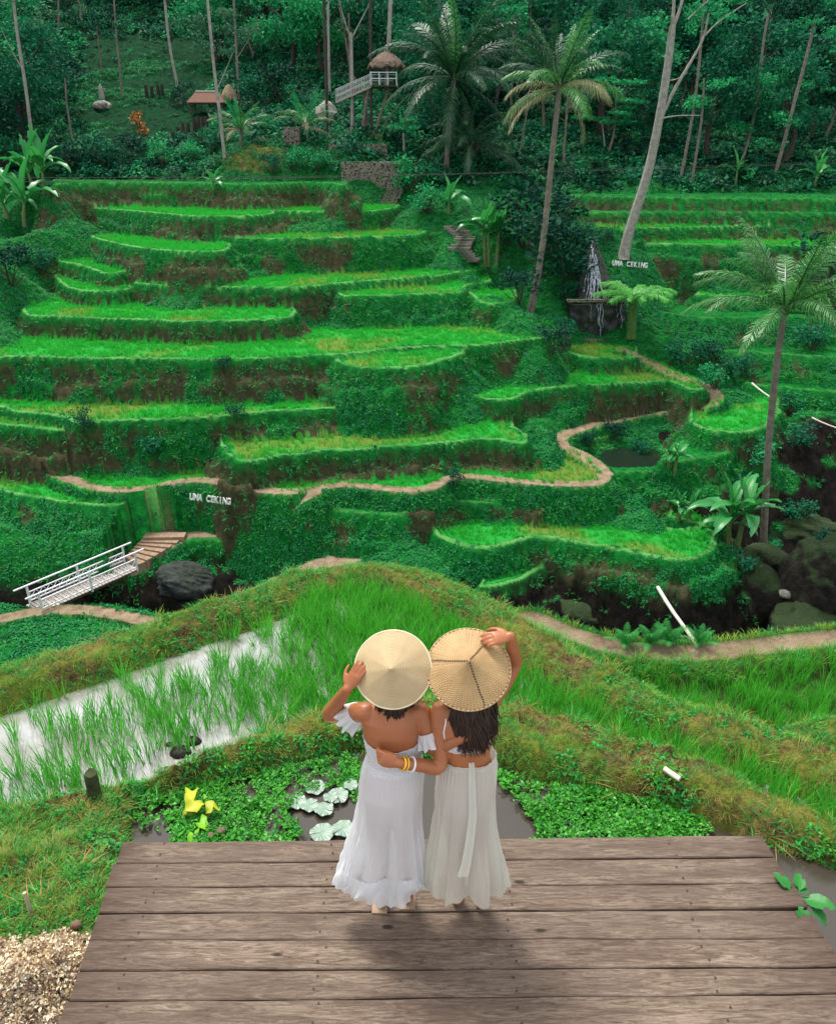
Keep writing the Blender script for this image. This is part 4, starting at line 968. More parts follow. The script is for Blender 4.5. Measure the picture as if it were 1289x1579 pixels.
def plant(kind, v, loc, h, label, group=None, name=None, cat=None, sx=1.0):
    tm, cm, H_ = lib(kind, v); s = h/H_
    e = empty(name or {'broad': 'broadleaf_tree', 'tall': 'slender_tree', 'layered': 'layered_tree', 'bush': 'bush'}[kind], loc, random.random()*6.28)
    e.scale = (s*sx, s*sx, s); meta(e, label, cat or ('bush' if kind == 'bush' else 'tree'), group)
    link('stem' if kind == 'bush' else 'trunk', tm, e); link('foliage' if kind == 'bush' else 'crown', cm, e)
    return e
# forest wall behind the terraces, row after row up the hillside
def clear(px, py):
    if 395 < px < 640 and py > 140: return True
    if 80 < px < 400 and py > 118: return True
    if 140 < px < 320 and 45 < py <= 118: return True
    return False
USED = {}; fr = random.Random(5); placed = []
for layer, (d0, d1, n, hh) in enumerate([(73, 80, 24, (6, 9.5)), (82, 90, 30, (8, 12)), (92, 104, 34, (9, 13)), (106, 122, 36, (9, 14)), (124, 142, 34, (10, 15))]):
    for k in range(n):
        az = R(-33+66*(k+.5)/n+fr.uniform(-1.0, 1.0)); d = fr.uniform(d0, d1); x, y = d*math.tan(az), d
        z = hgt(x, y); dx, dy, dz = x, y, z-CAM_Z
        dep = dy*math.cos(TH)-dz*math.sin(TH); px = CXP+F_PX*dx/dep; py = CYP-F_PX*(dy*math.sin(TH)+dz*math.cos(TH))/dep
        if clear(px, py): continue
        kind = fr.choice(['broad', 'broad', 'tall', 'layered' if px > 700 else 'broad', 'tall' if px < 560 else 'broad'])
        v = fr.randrange(6); h = fr.uniform(*hh)*(.85 if kind == 'layered' else 1)
        LM = [(-40, 'beyond the left picture edge'), (20, 'at the left picture edge'), (75, 'right of the far left trunk'), (140, 'left of the grassy clearing'), (230, 'over the grassy clearing'), (320, 'behind the brown garden roof'), (385, 'behind the thatched garden hut'), (450, 'behind the pale boulder'),
              (505, 'behind the straight trunks'), (555, 'behind the lookout stairs'), (610, 'behind the lookout roof'), (660, 'left of the big dark palm'), (715, 'behind the big dark palm'), (780, 'between the two big palms'), (850, 'behind the middle palm'), (920, 'right of the middle palm'),
              (985, 'left of the white leaning tree'), (1045, 'behind the white leaning tree'), (1100, 'right of the white leaning tree'), (1155, 'behind the crooked grey trunk'), (1205, 'between the two right trunks'), (1250, 'near the right picture edge'), (1300, 'at the right picture edge'), (1400, 'beyond the right picture edge')]
        lm = min(LM, key=lambda q: abs(q[0]-px))[1]; row = ['front', 'second', 'third', 'fourth', 'topmost'][layer]
        lab = {'broad': 'dense round crowned', 'tall': 'slender thin crowned', 'layered': 'flat layered bright'}[kind]+' tree in the %s forest row %s' % (row, lm)
        lab = ('tall ' if h > 10.2 else 'low ' if h < 8.3 else '')+lab.replace('in the ', 'in ').replace('forest row', 'row')
        USED[lab] = USED.get(lab, 0)+1
        if USED[lab] > 1: lab = ['', 'fuller ', 'rightmost ', 'darker '][min(3, USED[lab]-1)]+lab
        plant(kind, v, (x, y, z-.1), h, lab, '%s trees of the forest behind the terraces' % {'broad': 'round crowned', 'tall': 'slender', 'layered': 'layered'}[kind], sx=fr.uniform(.9, 1.25))
# understorey: ferns, shrubs and saplings as a growing mass
s_under = [srcobj('undergrowth_source', leafy(34, .62, .34, 300+k, .5, .8, .5), [L_dark, L_mid, L_mid, L_bright, L_pale][k]) for k in range(5)]
_, P, nx, ny = pick_points(((Y > 69) & (Y < 140) & (np.abs(np.arctan2(X, Y)) < R(34))).astype(float)*(tid < 0), 1.15, 16000)
zz_ = P[:, 2]-CAM_Z; dep = P[:, 1]*math.cos(TH)-zz_*math.sin(TH); pxs = CXP+F_PX*P[:, 0]/dep; pys = CYP-F_PX*(P[:, 1]*math.sin(TH)+zz_*math.cos(TH))/dep
cl = ((pxs > 130) & (pxs < 330) & (pys > 60) & (pys < 215)); mnd = (pxs > 338) & (pxs < 520) & (pys > 222) & (pys < 276); kp = ((~cl) | (rng.random(len(P)) < .12)) & ~(mnd & (rng.random(len(P)) < .9))
P = P[kp]; nx = nx[kp]; ny = ny[kp]; cl = cl[kp]
scatter('forest_undergrowth', P, tilt(nx, ny, .4), rng.uniform(.6, 1.7, len(P))*np.where(cl, .5, 1), s_under)
s_gr = [srcobj('clearing_grass_source', split_tri(*blade(9, .3, .04, .9, 310+k, .15, 2, 1.0)), g_ivy) for k in range(3)]
_, P, nx, ny = pick_points(((Y > 66) & (Y < 112)).astype(float)*(tid < 0)*sstep(.5, .58, fbm(X*.25, Y*.25, 91, 3)), 6, 30000)
scatter('clearing_grass', P, tilt(nx, ny, .6), rng.uniform(.7, 1.5, len(P)), s_gr)

# individual bare trunks the photograph shows against the forest
def slim(name, px_pts, r0, r1, mat, label, crown=None, branches=(), d=None, cat='tree', group=None, cl_size=.22, base_pad=.3):
    b = hit(*px_pts[0], 20); dist = d or b.y
    pts = [atd(x, y, dist) for x, y in px_pts]
    e = empty(name, pts[0]); meta(e, label, cat, group)
    loc = [np.array(p-pts[0]) for p in pts]; loc[0] = loc[0]-np.array([0, 0, base_pad])
    # smooth
    L = smoothline(loc, 3); n = len(L); mb = MB(); mb.tube(L, np.linspace(r0, r1, n)*(1+.5*np.exp(-np.arange(n)/1.3)*.6), 9, wob=.08)
    mb.build('trunk', mat, e, True)
    g = np.random.default_rng(abs(hash(label)) % 9999 if False else len(label)*31+int(px_pts[0][0]))
    for br, ra in branches:
        bp = smoothline([np.array(atd(x, y, dist+dz)-pts[0]) for x, y, dz in br], 3)
        MB().tube(bp, np.linspace(ra, ra*.35, len(bp)), 7).build('branch', mat, e, True)
    if crown:
        blobs = []; cm, cl = crown
        for (x, y, rp) in cl:
            c = np.array(atd(x, y, dist+g.normal()*.8)-pts[0]); rad_ = rp*dist/F_PX
            for q in range(4):
                o = g.normal(size=3)*rad_*.55; blobs.append((c+o*[1, 1, .5], rad_*(.45+.3*g.random())))
        link('crown', crown_mesh('crown', blobs, 95, cl_size, cm, len(label), .45), e)
    return e
slim('slender_tree', [(56,246),(48,200),(40,130),(28,60),(20,-10)], .17, .11, bark_pale, 'pale thin trunked tree at the far left edge of the forest', (L_pale, [(75,22,22),(50,30,16),(5,5,20)]), [([(38,110,0),(25,90,0),(5,50,-.5)], .06)])
slim('slender_tree', [(113,222),(108,190),(103,158),(101,120)], .11, .07, bark_grey, 'short grey sapling trunk behind the left garden shrubs', (L_dark, [(100,110,18),(96,90,14)]))
slim('slender_tree', [(188,152),(186,110),(180,60),(176,-5)], .12, .07, bark_grey, 'thin dim trunk at the left edge of the forest clearing', (L_dark, [(176,20,16),(185,40,10)]))
slim('slender_tree', [(279,160),(272,120),(265,90),(258,40),(254,-10)], .15, .12, bark_pale, 'pale bent trunk standing above the grassy forest clearing', (L_pale, [(262,-8,16)]))
slim('slender_tree', [(347,242),(340,180),(332,120),(326,60),(320,-5)], .14, .10, bark_pale, 'thin white trunk in front of the brown garden roof', (L_pale, [(330,45,26),(300,30,22),(318,70,20),(345,75,16)]), [([(334,140,0),(348,110,0),(360,80,0)], .05)])
slim('slender_tree', [(371,170),(367,120),(364,60),(360,-10)], .13, .1, bark_grey, 'grey trunk with twiggy side limbs beside the thatched garden hut', (L_pale, [(385,50,22),(350,20,20)]), [([(366,90,0),(385,60,0),(400,20,0)], .05),([(365,60,0),(350,35,0),(338,10,0)], .05)])
slim('slender_tree', [(505,214),(503,120),(501,50),(499,-10)], .12, .11, bark_dark, 'dark straight trunk left of the lookout stairs', (L_dark, [(499,-6,16)]))
slim('slender_tree', [(509,150),(507,80),(506,-10)], .15, .12, bark_pale, 'pale straight trunk behind the dark one left of the lookout stairs')
slim('slender_tree', [(543,208),(543,130),(542,62),(541,50)], .16, .10, bark_pale, 'trunk forking into a wide V in front of the lookout stairs', (L_mid, [(524,0,14),(572,0,16)]), [([(542,62,0),(532,35,0),(522,-5,0)], .07),([(542,60,0),(555,35,0),(575,-5,0)], .07)])
slim('slender_tree', [(573,212),(572,120),(571,-10)], .12, .11, bark_dark, 'dark straight trunk rising through the lookout platform')
slim('slender_tree', [(558,208),(562,175),(568,138)], .15, .12, bark_grey, 'short leaning trunk under the lookout platform')
slim('slender_tree', [(1048,278),(1060,220),(1074,140),(1084,20),(1086,-10)], .13, .09, bark_grey, 'thin grey trunk just right of the big white leaning tree', (L_bright, [(1080,30,22),(1100,15,18)]))
slim('slender_tree', [(1066,280),(1076,220),(1083,170),(1085,120)], .12, .07, bark_grey, 'second thin grey trunk right of the big white leaning tree', (L_bright, [(1080,160,26),(1100,130,20)]))
slim('slender_tree', [(1143,248),(1158,200),(1168,150),(1174,80),(1184,20)], .13, .09, bark_grey, 'crooked grey trunk carrying flat bright leaf layers', (L_bright, [(1130,160,26),(1165,130,30),(1120,190,24),(1190,175,22),(1200,125,20)]), [([(1168,140,0),(1145,150,0),(1120,165,0)], .04)])
slim('slender_tree', [(1195,265),(1212,205),(1226,150),(1245,80),(1256,30)], .16, .11, bark_grey, 'leaning grey trunk near the right edge of the forest', (L_bright, [(1205,180,18),(1240,130,16),(1262,40,26)]))
slim('slender_tree', [(934,238),(931,215),(928,190)], .08, .06, bark_pale, 'short white sapling stem in the dark undergrowth behind the middle palm')
slim('slender_tree', [(543,208),(540,150),(538,20)], .09, .08, bark_grey, 'thin faint trunk beside the forked tree', d=95)
slim('slender_tree', [(160,128),(155,90),(150,40)], .1, .07, bark_grey, 'faint thin trunk inside the left forest shade', (L_dark, [(152,35,16)]), d=104)
# the big white leaning tree
slim('leaning_white_tree', [(961,392),(966,368),(978,330),(998,270),(1010,215),(1022,150),(1032,80),(1036,40)], .36, .2, bark_pale, 'tall white barked tree leaning to the right above the waterfall',
     (L_bright, [(1075,22,22),(1110,8,22),(1010,30,20),(1125,30,14)]),
     [([(1034,60,0),(1038,20,0),(1040,-40,0)], .15), ([(1036,45,0),(1050,10,0),(1060,-40,0)], .13), ([(1016,188,0),(1038,140,0),(1062,100,0),(1085,60,0),(1092,20,0)], .13), ([(1086,55,0),(1108,32,0),(1150,5,0)], .06), ([(1022,182,0),(1045,178,0),(1080,178,0)], .05), ([(1028,125,0),(1045,122,0),(1060,112,0)], .045), ([(1060,30,0),(1078,12,0),(1100,-6,0)], .05)])

# ---- palms
def frond_mesh(name, L, elev, droop, mat, seed, pairs=34, lw=.055, ll=.75, rmat=None):
    g = np.random.default_rng(seed); n = 16; th = elev; p = np.array([0., 0, 0]); pts = [p]
    for k in range(n):
        t = (k+.5)/n; a = elev-droop*t**1.25; p = p+np.array([math.cos(a), 0, math.sin(a)])*L/n; pts.append(p)
    pts = np.array(pts); mb = MB(); mb.tube(pts, np.linspace(.05, .012, n+1)*L/4, 5)
    V = []; F = []
    for k in range(pairs):
        t = .14+.86*(k+g.random()*.5)/pairs; i = min(int(t*n), n-1); f = t*n-i; c = pts[i]*(1-f)+pts[i+1]*f; T_ = pts[i+1]-pts[i]; T_ = T_/np.linalg.norm(T_)
        up_ = np.cross(T_, (0, 1, 0)); up_ = up_ if up_[2] > 0 else -up_
        l = ll*L/4*(math.sin(math.pi*min(1, t*.93+.06))**.55)*(.85+.3*g.random())
        for sd in (-1, 1):
            d = T_*(.55+.5*t)+np.array((0, sd, 0))*(1.0-.25*t)+up_*(.25-.35*g.random()); d /= np.linalg.norm(d)
            dr = .55+.75*g.random(); b = len(V); w_ = lw*L/4
            mid = c+d*l*.5+np.array((0, 0, -.10*dr*l)); tip = c+d*l*.86+np.array((0, 0, -.55*dr*l))
            V += [c-T_*w_*.5, c+T_*w_*.5, mid+T_*w_*.5, mid-T_*w_*.5, tip]
            F += [(b, b+1, b+2, b+3), (b+3, b+2, b+4, b+4)]
    me = MB(); Vv = np.array(V)
    q = np.array([f for f in F if f[2] != f[3]]); t3 = np.array([f[:3] for f in F if f[2] == f[3]])
    me.q.append(q); me.t.append(t3); me.v.append(Vv); me.n = len(Vv)
    me.add(np.concatenate(mb.v), np.concatenate(mb.q))
    return me.mesh(name, mat, False)
FR_ = {}
def frond(cls, mat):
    k = (cls, mat.name)
    if k not in FR_:
        el, dr = {'up': (78, 35), 'rise': (58, 75), 'mid': (35, 80), 'low': (10, 70), 'hang': (-25, 55)}[cls]
        FR_[k] = frond_mesh('frond', 4.0, R(el), R(dr), mat, len(FR_)+7)
    return FR_[k]
def palm(name, px_pts, r0, r1, fronds, label, mat, L, d=None, group=None, bark=None):
    b = hit(*px_pts[0], 20); dist = d or b.y; pts = [atd(x, y, dist) for x, y in px_pts]
    e = empty(name, pts[0]); meta(e, label, 'palm tree', group)
    loc = [np.array(p-pts[0]) for p in pts]; loc[0] = loc[0]-np.array([0, 0, .4]); Ls = smoothline(loc, 3); n = len(Ls)
    # ringed trunk
    Q = []; rad_ = []
    tt = np.linspace(0, n-1, 70)
    for i, t in enumerate(tt):
        k = min(int(t), n-2); Q.append(Ls[k]*(1-(t-k))+Ls[k+1]*(t-k)); rad_.append((r0+(r1-r0)*i/69)*(1+.05*(i % 2))*(1+.6*math.exp(-i/3)))
    MB().tube(Q, rad_, 10, wob=.04).build('trunk', bark or bark_grey, e, False)
    top = Ls[-1]
    for i, (cls, az, mt, sc) in enumerate(fronds):
        o = link('frond', frond(cls, mt), e, Vector(top)+Vector((0, 0, .05))); o.rotation_euler = (random.uniform(-.45, .45), random.uniform(-.28, .2), R(az)); o.scale = (sc*L/4,)*3
    # fibrous crown base and nuts
    g = np.random.default_rng(int(px_pts[0][0]))
    hb_ = MB()
    for k in range(9):
        a = g.random()*6.28; hb_.tube([top+np.array([0, 0, -.25]), top+np.array([math.cos(a)*.16, math.sin(a)*.16, .05]), top+np.array([math.cos(a)*.34, math.sin(a)*.34, .38])], [.05, .07, .04], 5)
    hb_.build('crown_base', bark_grey, e, True)
    return e
P_, D_, Y_ = L_palm, L_palmD, L_dryfr
def ring(spec, seed):
    g = random.Random(seed); out = []
    for cls, n, mt, off in spec:
        for k in range(n): out.append((cls, off+360*k/n+g.uniform(-14, 14), mt, g.uniform(.85, 1.08)))
    return out
palm('coconut_palm', [(1178,848),(1179,780),(1184,690),(1192,600),(1201,530),(1208,484)], .17, .13, ring([('up', 8, P_, 0), ('rise', 9, P_, 30), ('mid', 8, P_, 10), ('low', 4, P_, 40)], 3), 'slim coconut palm standing on the rocks of the gorge at the right', L_palm, 4.5)
palm('coconut_palm', [(817,482),(828,430),(838,370),(846,290),(853,220),(862,140)], .22, .14, ring([('up', 4, P_, 0), ('up', 3, D_, 50), ('rise', 6, D_, 30), ('mid', 5, P_, 10), ('low', 4, Y_, 25), ('low', 3, P_, 55), ('hang', 2, Y_, 200)], 4), 'tall coconut palm with dry hanging fronds left of the waterfall', L_palm, 4.5)
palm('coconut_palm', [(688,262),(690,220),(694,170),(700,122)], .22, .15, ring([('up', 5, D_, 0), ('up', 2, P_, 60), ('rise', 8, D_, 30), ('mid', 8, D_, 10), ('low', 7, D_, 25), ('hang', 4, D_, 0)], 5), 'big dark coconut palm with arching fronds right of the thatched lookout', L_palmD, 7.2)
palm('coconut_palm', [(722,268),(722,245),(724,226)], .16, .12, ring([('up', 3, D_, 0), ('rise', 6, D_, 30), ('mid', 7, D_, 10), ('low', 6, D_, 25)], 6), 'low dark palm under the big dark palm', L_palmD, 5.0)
palm('young_palm', [(371,228),(371,214),(372,204)], .13, .10, ring([('up', 4, L_bright, 0), ('rise', 6, P_, 30), ('mid', 5, P_, 10), ('low', 3, Y_, 25)], 7), 'young light green palm on the garden mound, left one of two', L_palm, 3.2)
palm('young_palm', [(474,222),(474,208),(472,196)], .12, .10, ring([('up', 4, L_bright, 0), ('rise', 6, P_, 30), ('mid', 4, P_, 10), ('low', 3, Y_, 25)], 8), 'young light green palm beside the pale boulder in the garden', L_palm, 3.2)

# ---- banana plants and other broad leaved plants
def bigleaf(name, L, W, elev, droop, mat, seed, n=12):
    g = np.random.default_rng(seed); p = np.array([0., 0, 0]); pts = [p]
    for k in range(n):
        a = elev-droop*((k+.5)/n)**1.3; p = p+np.array([math.cos(a), 0, math.sin(a)])*L/n; pts.append(p)
    V = []; F = []
    for i in range(n+1):
        t = i/n; w_ = W*.5*max(.03, math.sin(math.pi*min(1, max(0, (t-.14)/.86))**.8)**.7) if t > .14 else W*.03
        T_ = pts[min(i+1, n)]-pts[max(i-1, 0)]; T_ /= np.linalg.norm(T_); upv = np.cross((0, 1, 0), T_)*-1; upv = upv if upv[2] > 0 else -upv
        for j, sy in enumerate((-1, -.5, 0, .5, 1)):
            V.append(pts[i]+np.array((0, sy*w_, 0))+upv*(abs(sy)*w_*.35+(0 if sy else -.01))+np.array((0, 0, -abs(sy)**2*w_*.25*math.sin(i*2.3+seed)*.4)))
    for i in range(n):
        for j in range(4):
            b = i*5+j
            F.append((b, b+1, b+6, b+5))
    # torn edges
    F = [f for k, f in enumerate(F) if not ((k % 4 in (0, 3)) and g.random() < .22)]
    mb = MB().add(V, F); mb.tube([p-np.array((0, 0, .015)) for p in pts], np.linspace(.03, .008, n+1)*L/2, 5)
    return mb.mesh(name, mat, True)
BL_ = [bigleaf('leaf', 2.0, .52, R(e_), R(d_), L_ban, k) for k, (e_, d_) in enumerate([(80, 25), (65, 60), (50, 85), (35, 95)])]
PL_ = [bigleaf('leaf', 1.0, .34, R(e_), R(d_), L_ban, k+9) for k, (e_, d_) in enumerate([(80, 20), (50, 40), (25, 55)])]
stemm = simple('banana_stem', (.10, .16, .05), .6, .3, 6)
def banana(px, py, h, nleaf, s, label, name='banana_plant', leaves=None, cat='banana plant', group=None, stems=1, loc=None, tiltd=0):
    b = loc or hit(px, py, 2); e = empty(name, b); meta(e, label, cat, group); g = random.Random(int(px*7+py))
    for q in range(stems):
        ox, oy = (0, 0) if stems == 1 else (g.uniform(-.5, .5)*s, g.uniform(-.3, .3)*s); hh = h*g.uniform(.75, 1.05) if q else h
        MB().tube([(ox, oy, -.15), (ox*1.1, oy, hh*.5), (ox*1.3, oy, hh)], [.11*s, .09*s, .06*s], 9).build('stem', stemm, e, True)
        for k in range(nleaf):
            m_ = (leaves or BL_); c = min(len(m_)-1, int(k/nleaf*len(m_)+g.random()*.6)); o = link('leaf', m_[c], e, (ox*1.3, oy, hh-.05))
            o.rotation_euler = (g.uniform(-.2, .2), g.uniform(-.1, .1), k*2.4+g.uniform(-.3, .3)); o.scale = (s*g.uniform(.8, 1.1),)*3
    return e
banana(762, 408, 2.3, 6, 1.35, 'clump of banana plants beside the stone steps left of the middle palm', stems=4)
banana(1037, 742, 1.3, 9, .95, 'broad leaved plant at the front edge of the dark lotus pond', leaves=PL_ , name='broad_leaved_plant', cat='plant', stems=2)
banana(1052, 800, .6, 8, .9, 'low broad leaved plant below the lotus pond bank', leaves=PL_, name='broad_leaved_plant', cat='plant', stems=2)
banana(1128, 838, 1.5, 8, 1.15, 'banana plant with wide shining leaves beside the gorge palm', stems=2)
banana(1118, 835, .9, 6, .8, 'small banana shoot left of the gorge palm', stems=1)
banana(62, 300, 1.6, 7, 1.6, 'banana plant at the upper left edge of the top terrace', stems=2)
banana(25, 345, 1.4, 7, 1.8, 'big leaved banana plant at the left edge beside the upper terraces', stems=2)
banana(330, 290, .3, 6, .7, 'small banana shoot at the foot of the top terrace wall', stems=1)
banana(790, 240, 1.0, 7, 1.0, 'pale young banana plant under the right forest edge', stems=1, loc=hit(1133, 285, 20))
banana(1255, 292, 1.0, 6, 1.1, 'banana plant at the right edge of the picture on the top ledge', stems=1)
banana(692, 330, .8, 7, 1.2, 'dark banana plant in the shade behind the stone steps', stems=1)
# papaya like tree right of the wall, tree fern by the waterfall
slim('papaya_tree', [(622,250),(623,225),(622,205)], .10, .07, bark_pale, 'small umbrella shaped bright tree right of the stone wall', (L_bright, [(608,196,10),(636,196,10),(622,186,12)]), cl_size=.3)
def treefern(px_pts, label, L, mat):
    b = hit(*px_pts[0], 20); dist = b.y; pts = [atd(x, y, dist) for x, y in px_pts]; e = empty('tree_fern', pts[0]); meta(e, label, 'tree fern')
    loc = smoothline([np.array(p-pts[0]) for p in pts], 3); MB().tube(loc, np.linspace(.34, .2, len(loc)), 10, wob=.12).build('trunk', simple('mossy_fern_trunk', (.06, .13, .03), .9, .4, 7, .5), e, True)
    fm = frond_mesh('frond', 2.0, R(38), R(62), mat, 77, 30, .17, 1.15)
    for k in range(13):
        o = link('frond', fm, e, Vector(loc[-1])); o.rotation_euler = (0, random.uniform(-.15, .15), k*2*math.pi/13+random.uniform(-.15, .15)); o.scale = (L/2*random.uniform(.85, 1.1),)*3
    return e
treefern([(972,522),(974,490),(976,462)], 'bright green tree fern with mossy trunk beside the waterfall', 2.6, L_fern)
# shrubs one can single out
for k, (px, py, h, v, lab) in enumerate([
    (700,752,1.0,0,'small dark shrub on the earth path below the middle terraces'),
    (850,548,1.9,0,'dark round bush at the right end of the long middle terrace'),
    (838,430,4.6,0,'tall dark bush behind the trunk of the middle palm'), (808,380,4.8,3,'dark bush between the banana clump and the middle palm'),
    (800,470,2.4,0,'low dark bush at the foot of the middle palm'), (870,430,3.4,3,'dark leafy bush left of the waterfall'), (862,370,3.4,0,'dark bush above the top left of the waterfall'),
    (640,300,3.2,2,'bright green bush below the right end of the stone wall'), (655,330,2.4,5,'green bush on the shoulder right of the top terrace'),
    (660,290,2.6,1,'green bush in the shade right of the stone wall'), (365,652,1.0,0,'dark shrub hanging over the lip of the long lower terrace'), (125,662,1.1,3,'small dark shrub at the left end of the lower terrace wall'),
    (230,700,1.3,1,'leafy mound of shrub under the lower left terrace'), (345,575,.9,0,'tuft of dark shrub on the wall below the long middle terrace'),
    (1250,540,2.2,1,'leafy bush at the right edge above the gorge ledges'), (1280,470,5.0,0,'tall dark bush at the right edge behind the gorge palm'), (1215,640,1.5,2,'leafy bush right of the gorge palm trunk on a ledge'),
    (1230,690,1.6,1,'bush hanging over the dark gorge at the right'), (1160,720,1.7,2,'bright bush left of the gorge palm trunk'), (1150,760,1.3,1,'green bush above the banana plants by the gorge'),
    (60,420,2.2,1,'green bush at the left end of the upper terraces'), (20,440,2.6,0,'dark bush at the left edge of the upper terraces'), (40,260,3.0,1,'green bush under the pale tree at the left edge'), (10,262,3.2,2,'bright bush at the left edge below the forest'), (110,262,2.6,3,'dark bush behind the left end of the top terrace wall'),
    (160,255,2.8,1,'green bush in the left garden behind the top terrace wall'), (205,250,2.4,0,'dark bush in the middle of the left garden'), (250,255,2.2,2,'bright low bush in the left garden'), (300,250,2.0,5,'bright bush below the row of dark stakes'), (330,235,2.2,4,'green bush left of the young palm'),
    (285,165,2.6,3,'dark leafy bush left of the brown garden roof'), (400,165,4.2,1,'round green bush right of the thatched garden hut'), (430,160,4.0,0,'dark round bush left of the pale boulder'), (415,205,1.6,2,'bright bush on the garden mound'), (450,262,2.0,2,'bright creeping bush on the garden mound edge'), (490,265,2.0,5,'bright creeping bush left of the stone wall'), (420,268,1.7,4,'creeping green bush in the middle of the garden mound'),
    (540,240,.8,1,'small bush on top of the stone wall'), (1100,600,1.6,2,'bush at the bend of the winding path'), (1050,560,1.9,1,'leafy bush right of the waterfall stream'), (1090,570,1.8,0,'dark bush above the bend of the winding path'), (1130,580,1.7,1,'green bush between the winding path and the ledges'),
    (985,700,1.1,1,'small bush at the rim of the lotus pond'), (905,690,.9,0,'small dark bush inside the curve of the winding path'), (945,680,1.2,0,'dark bush on the back bank of the lotus pond')]):
    plant('bush', v, hit(px, py, 20), h, lab, sx=1.15)
cr = plant('bush', 1, hit(218, 212, 20), 2.4, 'orange and yellow leaved croton shrub in the left garden', name='croton_shrub', cat='shrub')
cm_ = crown_mesh('foliage', [((.3*math.cos(k), .3*math.sin(k), .5+.25*k), .42) for k in range(6)], 260, .2, L_croton, 5)
for ch in cr.children:
    if ch.name.startswith('foliage'): ch.data = cm_

for k, (dx, dy, sz, yaw) in enumerate([(.0,.02,.12,2.1), (.01,.0,.15,.7), (.03,-.02,.16,-.5), (.0,-.04,.13,-1.5), (.04,.02,.11,1.3), (.05,-.05,.12,-1.0)]):
    lm_ = PL_[2 if k % 2 else 1].copy(); lm_.materials.clear(); lm_.materials.append(vl)
    o = link('leaf', lm_, vn, (dx, dy, .02)); o.rotation_euler = (0.1*(-1)**k, .35, yaw); o.scale = (sz, sz*1.6, sz)
# ------------------------------------------------------------------ BUILT THINGS ON THE FAR SIDE
white_paint = simple('weathered_white_paint', (.62, .62, .66), .6, .18, 6, .2)
plank_pale = simple('pale_walkway_boards', (.34, .30, .27), .8, .3, 7)
stone = None
def stonemat(name, c1, c2, sc=3.5, mossy=.35):
    m = Mat(name, .9, .2); v = m.coord('Object'); vo = m.nt.nodes.new('ShaderNodeTexVoronoi'); vo.inputs['Scale'].default_value = sc; m.l(v, vo.inputs['Vector'])
    n = m.noise(v, 9, 5, .7); c = m.mixc(n, c1, c2); c = m.mixc(m.ramp(vo.outputs['Distance'], [(.5, (0,)*3), (.75, (1,)*3)]), c, tuple(x*.3 for x in c1))
    c = m.mixc(m.ramp(m.noise(v, 1.3, 4), [(.52, (0,)*3), (.68, (1,)*3)]), c, m.mixc(mossy, c, (.03, .16, .03))); m.col(c); m.bump(m.math('ADD', vo.outputs['Distance'], n), .8, .05); return m.m
stone = stonemat('stacked_field_stone', (.10, .085, .068), (.30, .26, .215), 7, .5)
# footbridge over the gorge
A_ = on(50, 940, ZNB+.06); B_ = on(209, 871, ZNB+.12)
bz0, bz1 = ZNB+.06+CAM_Z, ZNB+.14+CAM_Z
pa = Vector((A_[0], A_[1], bz0)); pb = Vector((B_[0], B_[1], bz1)); ax = (pb-pa); BLn = ax.length; ax.normalize(); sdv = ax.cross(Vector((0, 0, 1))).normalized()
br = empty('footbridge', pa); meta(br, 'narrow footbridge with white railings crossing the gorge at the left', 'bridge')
mb = MB(); nb_ = int(BLn/.16)
for k in range(nb_):
    c = ax*(BLn*(k+.5)/nb_); mb.bar(c-sdv*.52+Vector((0, 0, random.uniform(-.006, .006))), c+sdv*.52+Vector((0, 0, random.uniform(-.006, .006))), .135, .035)
mb.build('walkway', plank_pale, br)
mb = MB()
for s in (-.4, .4): mb.bar(sdv*s-Vector((0, 0, .09)), ax*BLn+sdv*s-Vector((0, 0, .09)), .09, .14)
mb.build('beam', dark_wood, br)
for s in (-.5, .5):
    mb = MB(); hR = .86; n = 3
    for k in range(n):
        c = ax*(BLn*(.04+.92*k/(n-1)))+sdv*s; mb.bar(c-Vector((0, 0, .1)), c+Vector((0, 0, hR)), .075)
    a0 = ax*(-.35)+sdv*s; a1 = ax*(BLn+.25)+sdv*s
    for hz, tk in ((hR, .07), (hR*.62, .045), (.14, .05)): mb.bar(a0*(1 if hz == hR else .0)+(ax*(BLn*.04)+sdv*s)*(0 if hz == hR else 1)+Vector((0, 0, hz)), (a1 if hz == hR else ax*(BLn*.96)+sdv*s)+Vector((0, 0, hz)), tk, .045)
    m_ = 14
    for k in range(m_):
        t0 = .04+.92*k/m_; t1 = .04+.92*(k+1)/m_
        mb.bar(ax*BLn*t0+sdv*s+Vector((0, 0, .14)), ax*BLn*t1+sdv*s+Vector((0, 0, hR*.62)), .022); mb.bar(ax*BLn*t1+sdv*s+Vector((0, 0, .14)), ax*BLn*t0+sdv*s+Vector((0, 0, hR*.62)), .022)
    mb.build('railing', white_paint, br)
e1 = ax*BLn*.97
mb = MB(); mb.bar(e1+sdv*.45-Vector((0, 0, .02)), e1+sdv*.45-Vector((0, 0, 1.5)), .1); mb.bar(e1-sdv*.45-Vector((0, 0, .02)), e1-sdv*.45-Vector((0, 0, 1.5)), .1); mb.bar(e1+sdv*.45-Vector((0, 0, .6)), e1-sdv*.45-Vector((0, 0, .6)), .07)
mb.build('support_frame', white_paint, br)
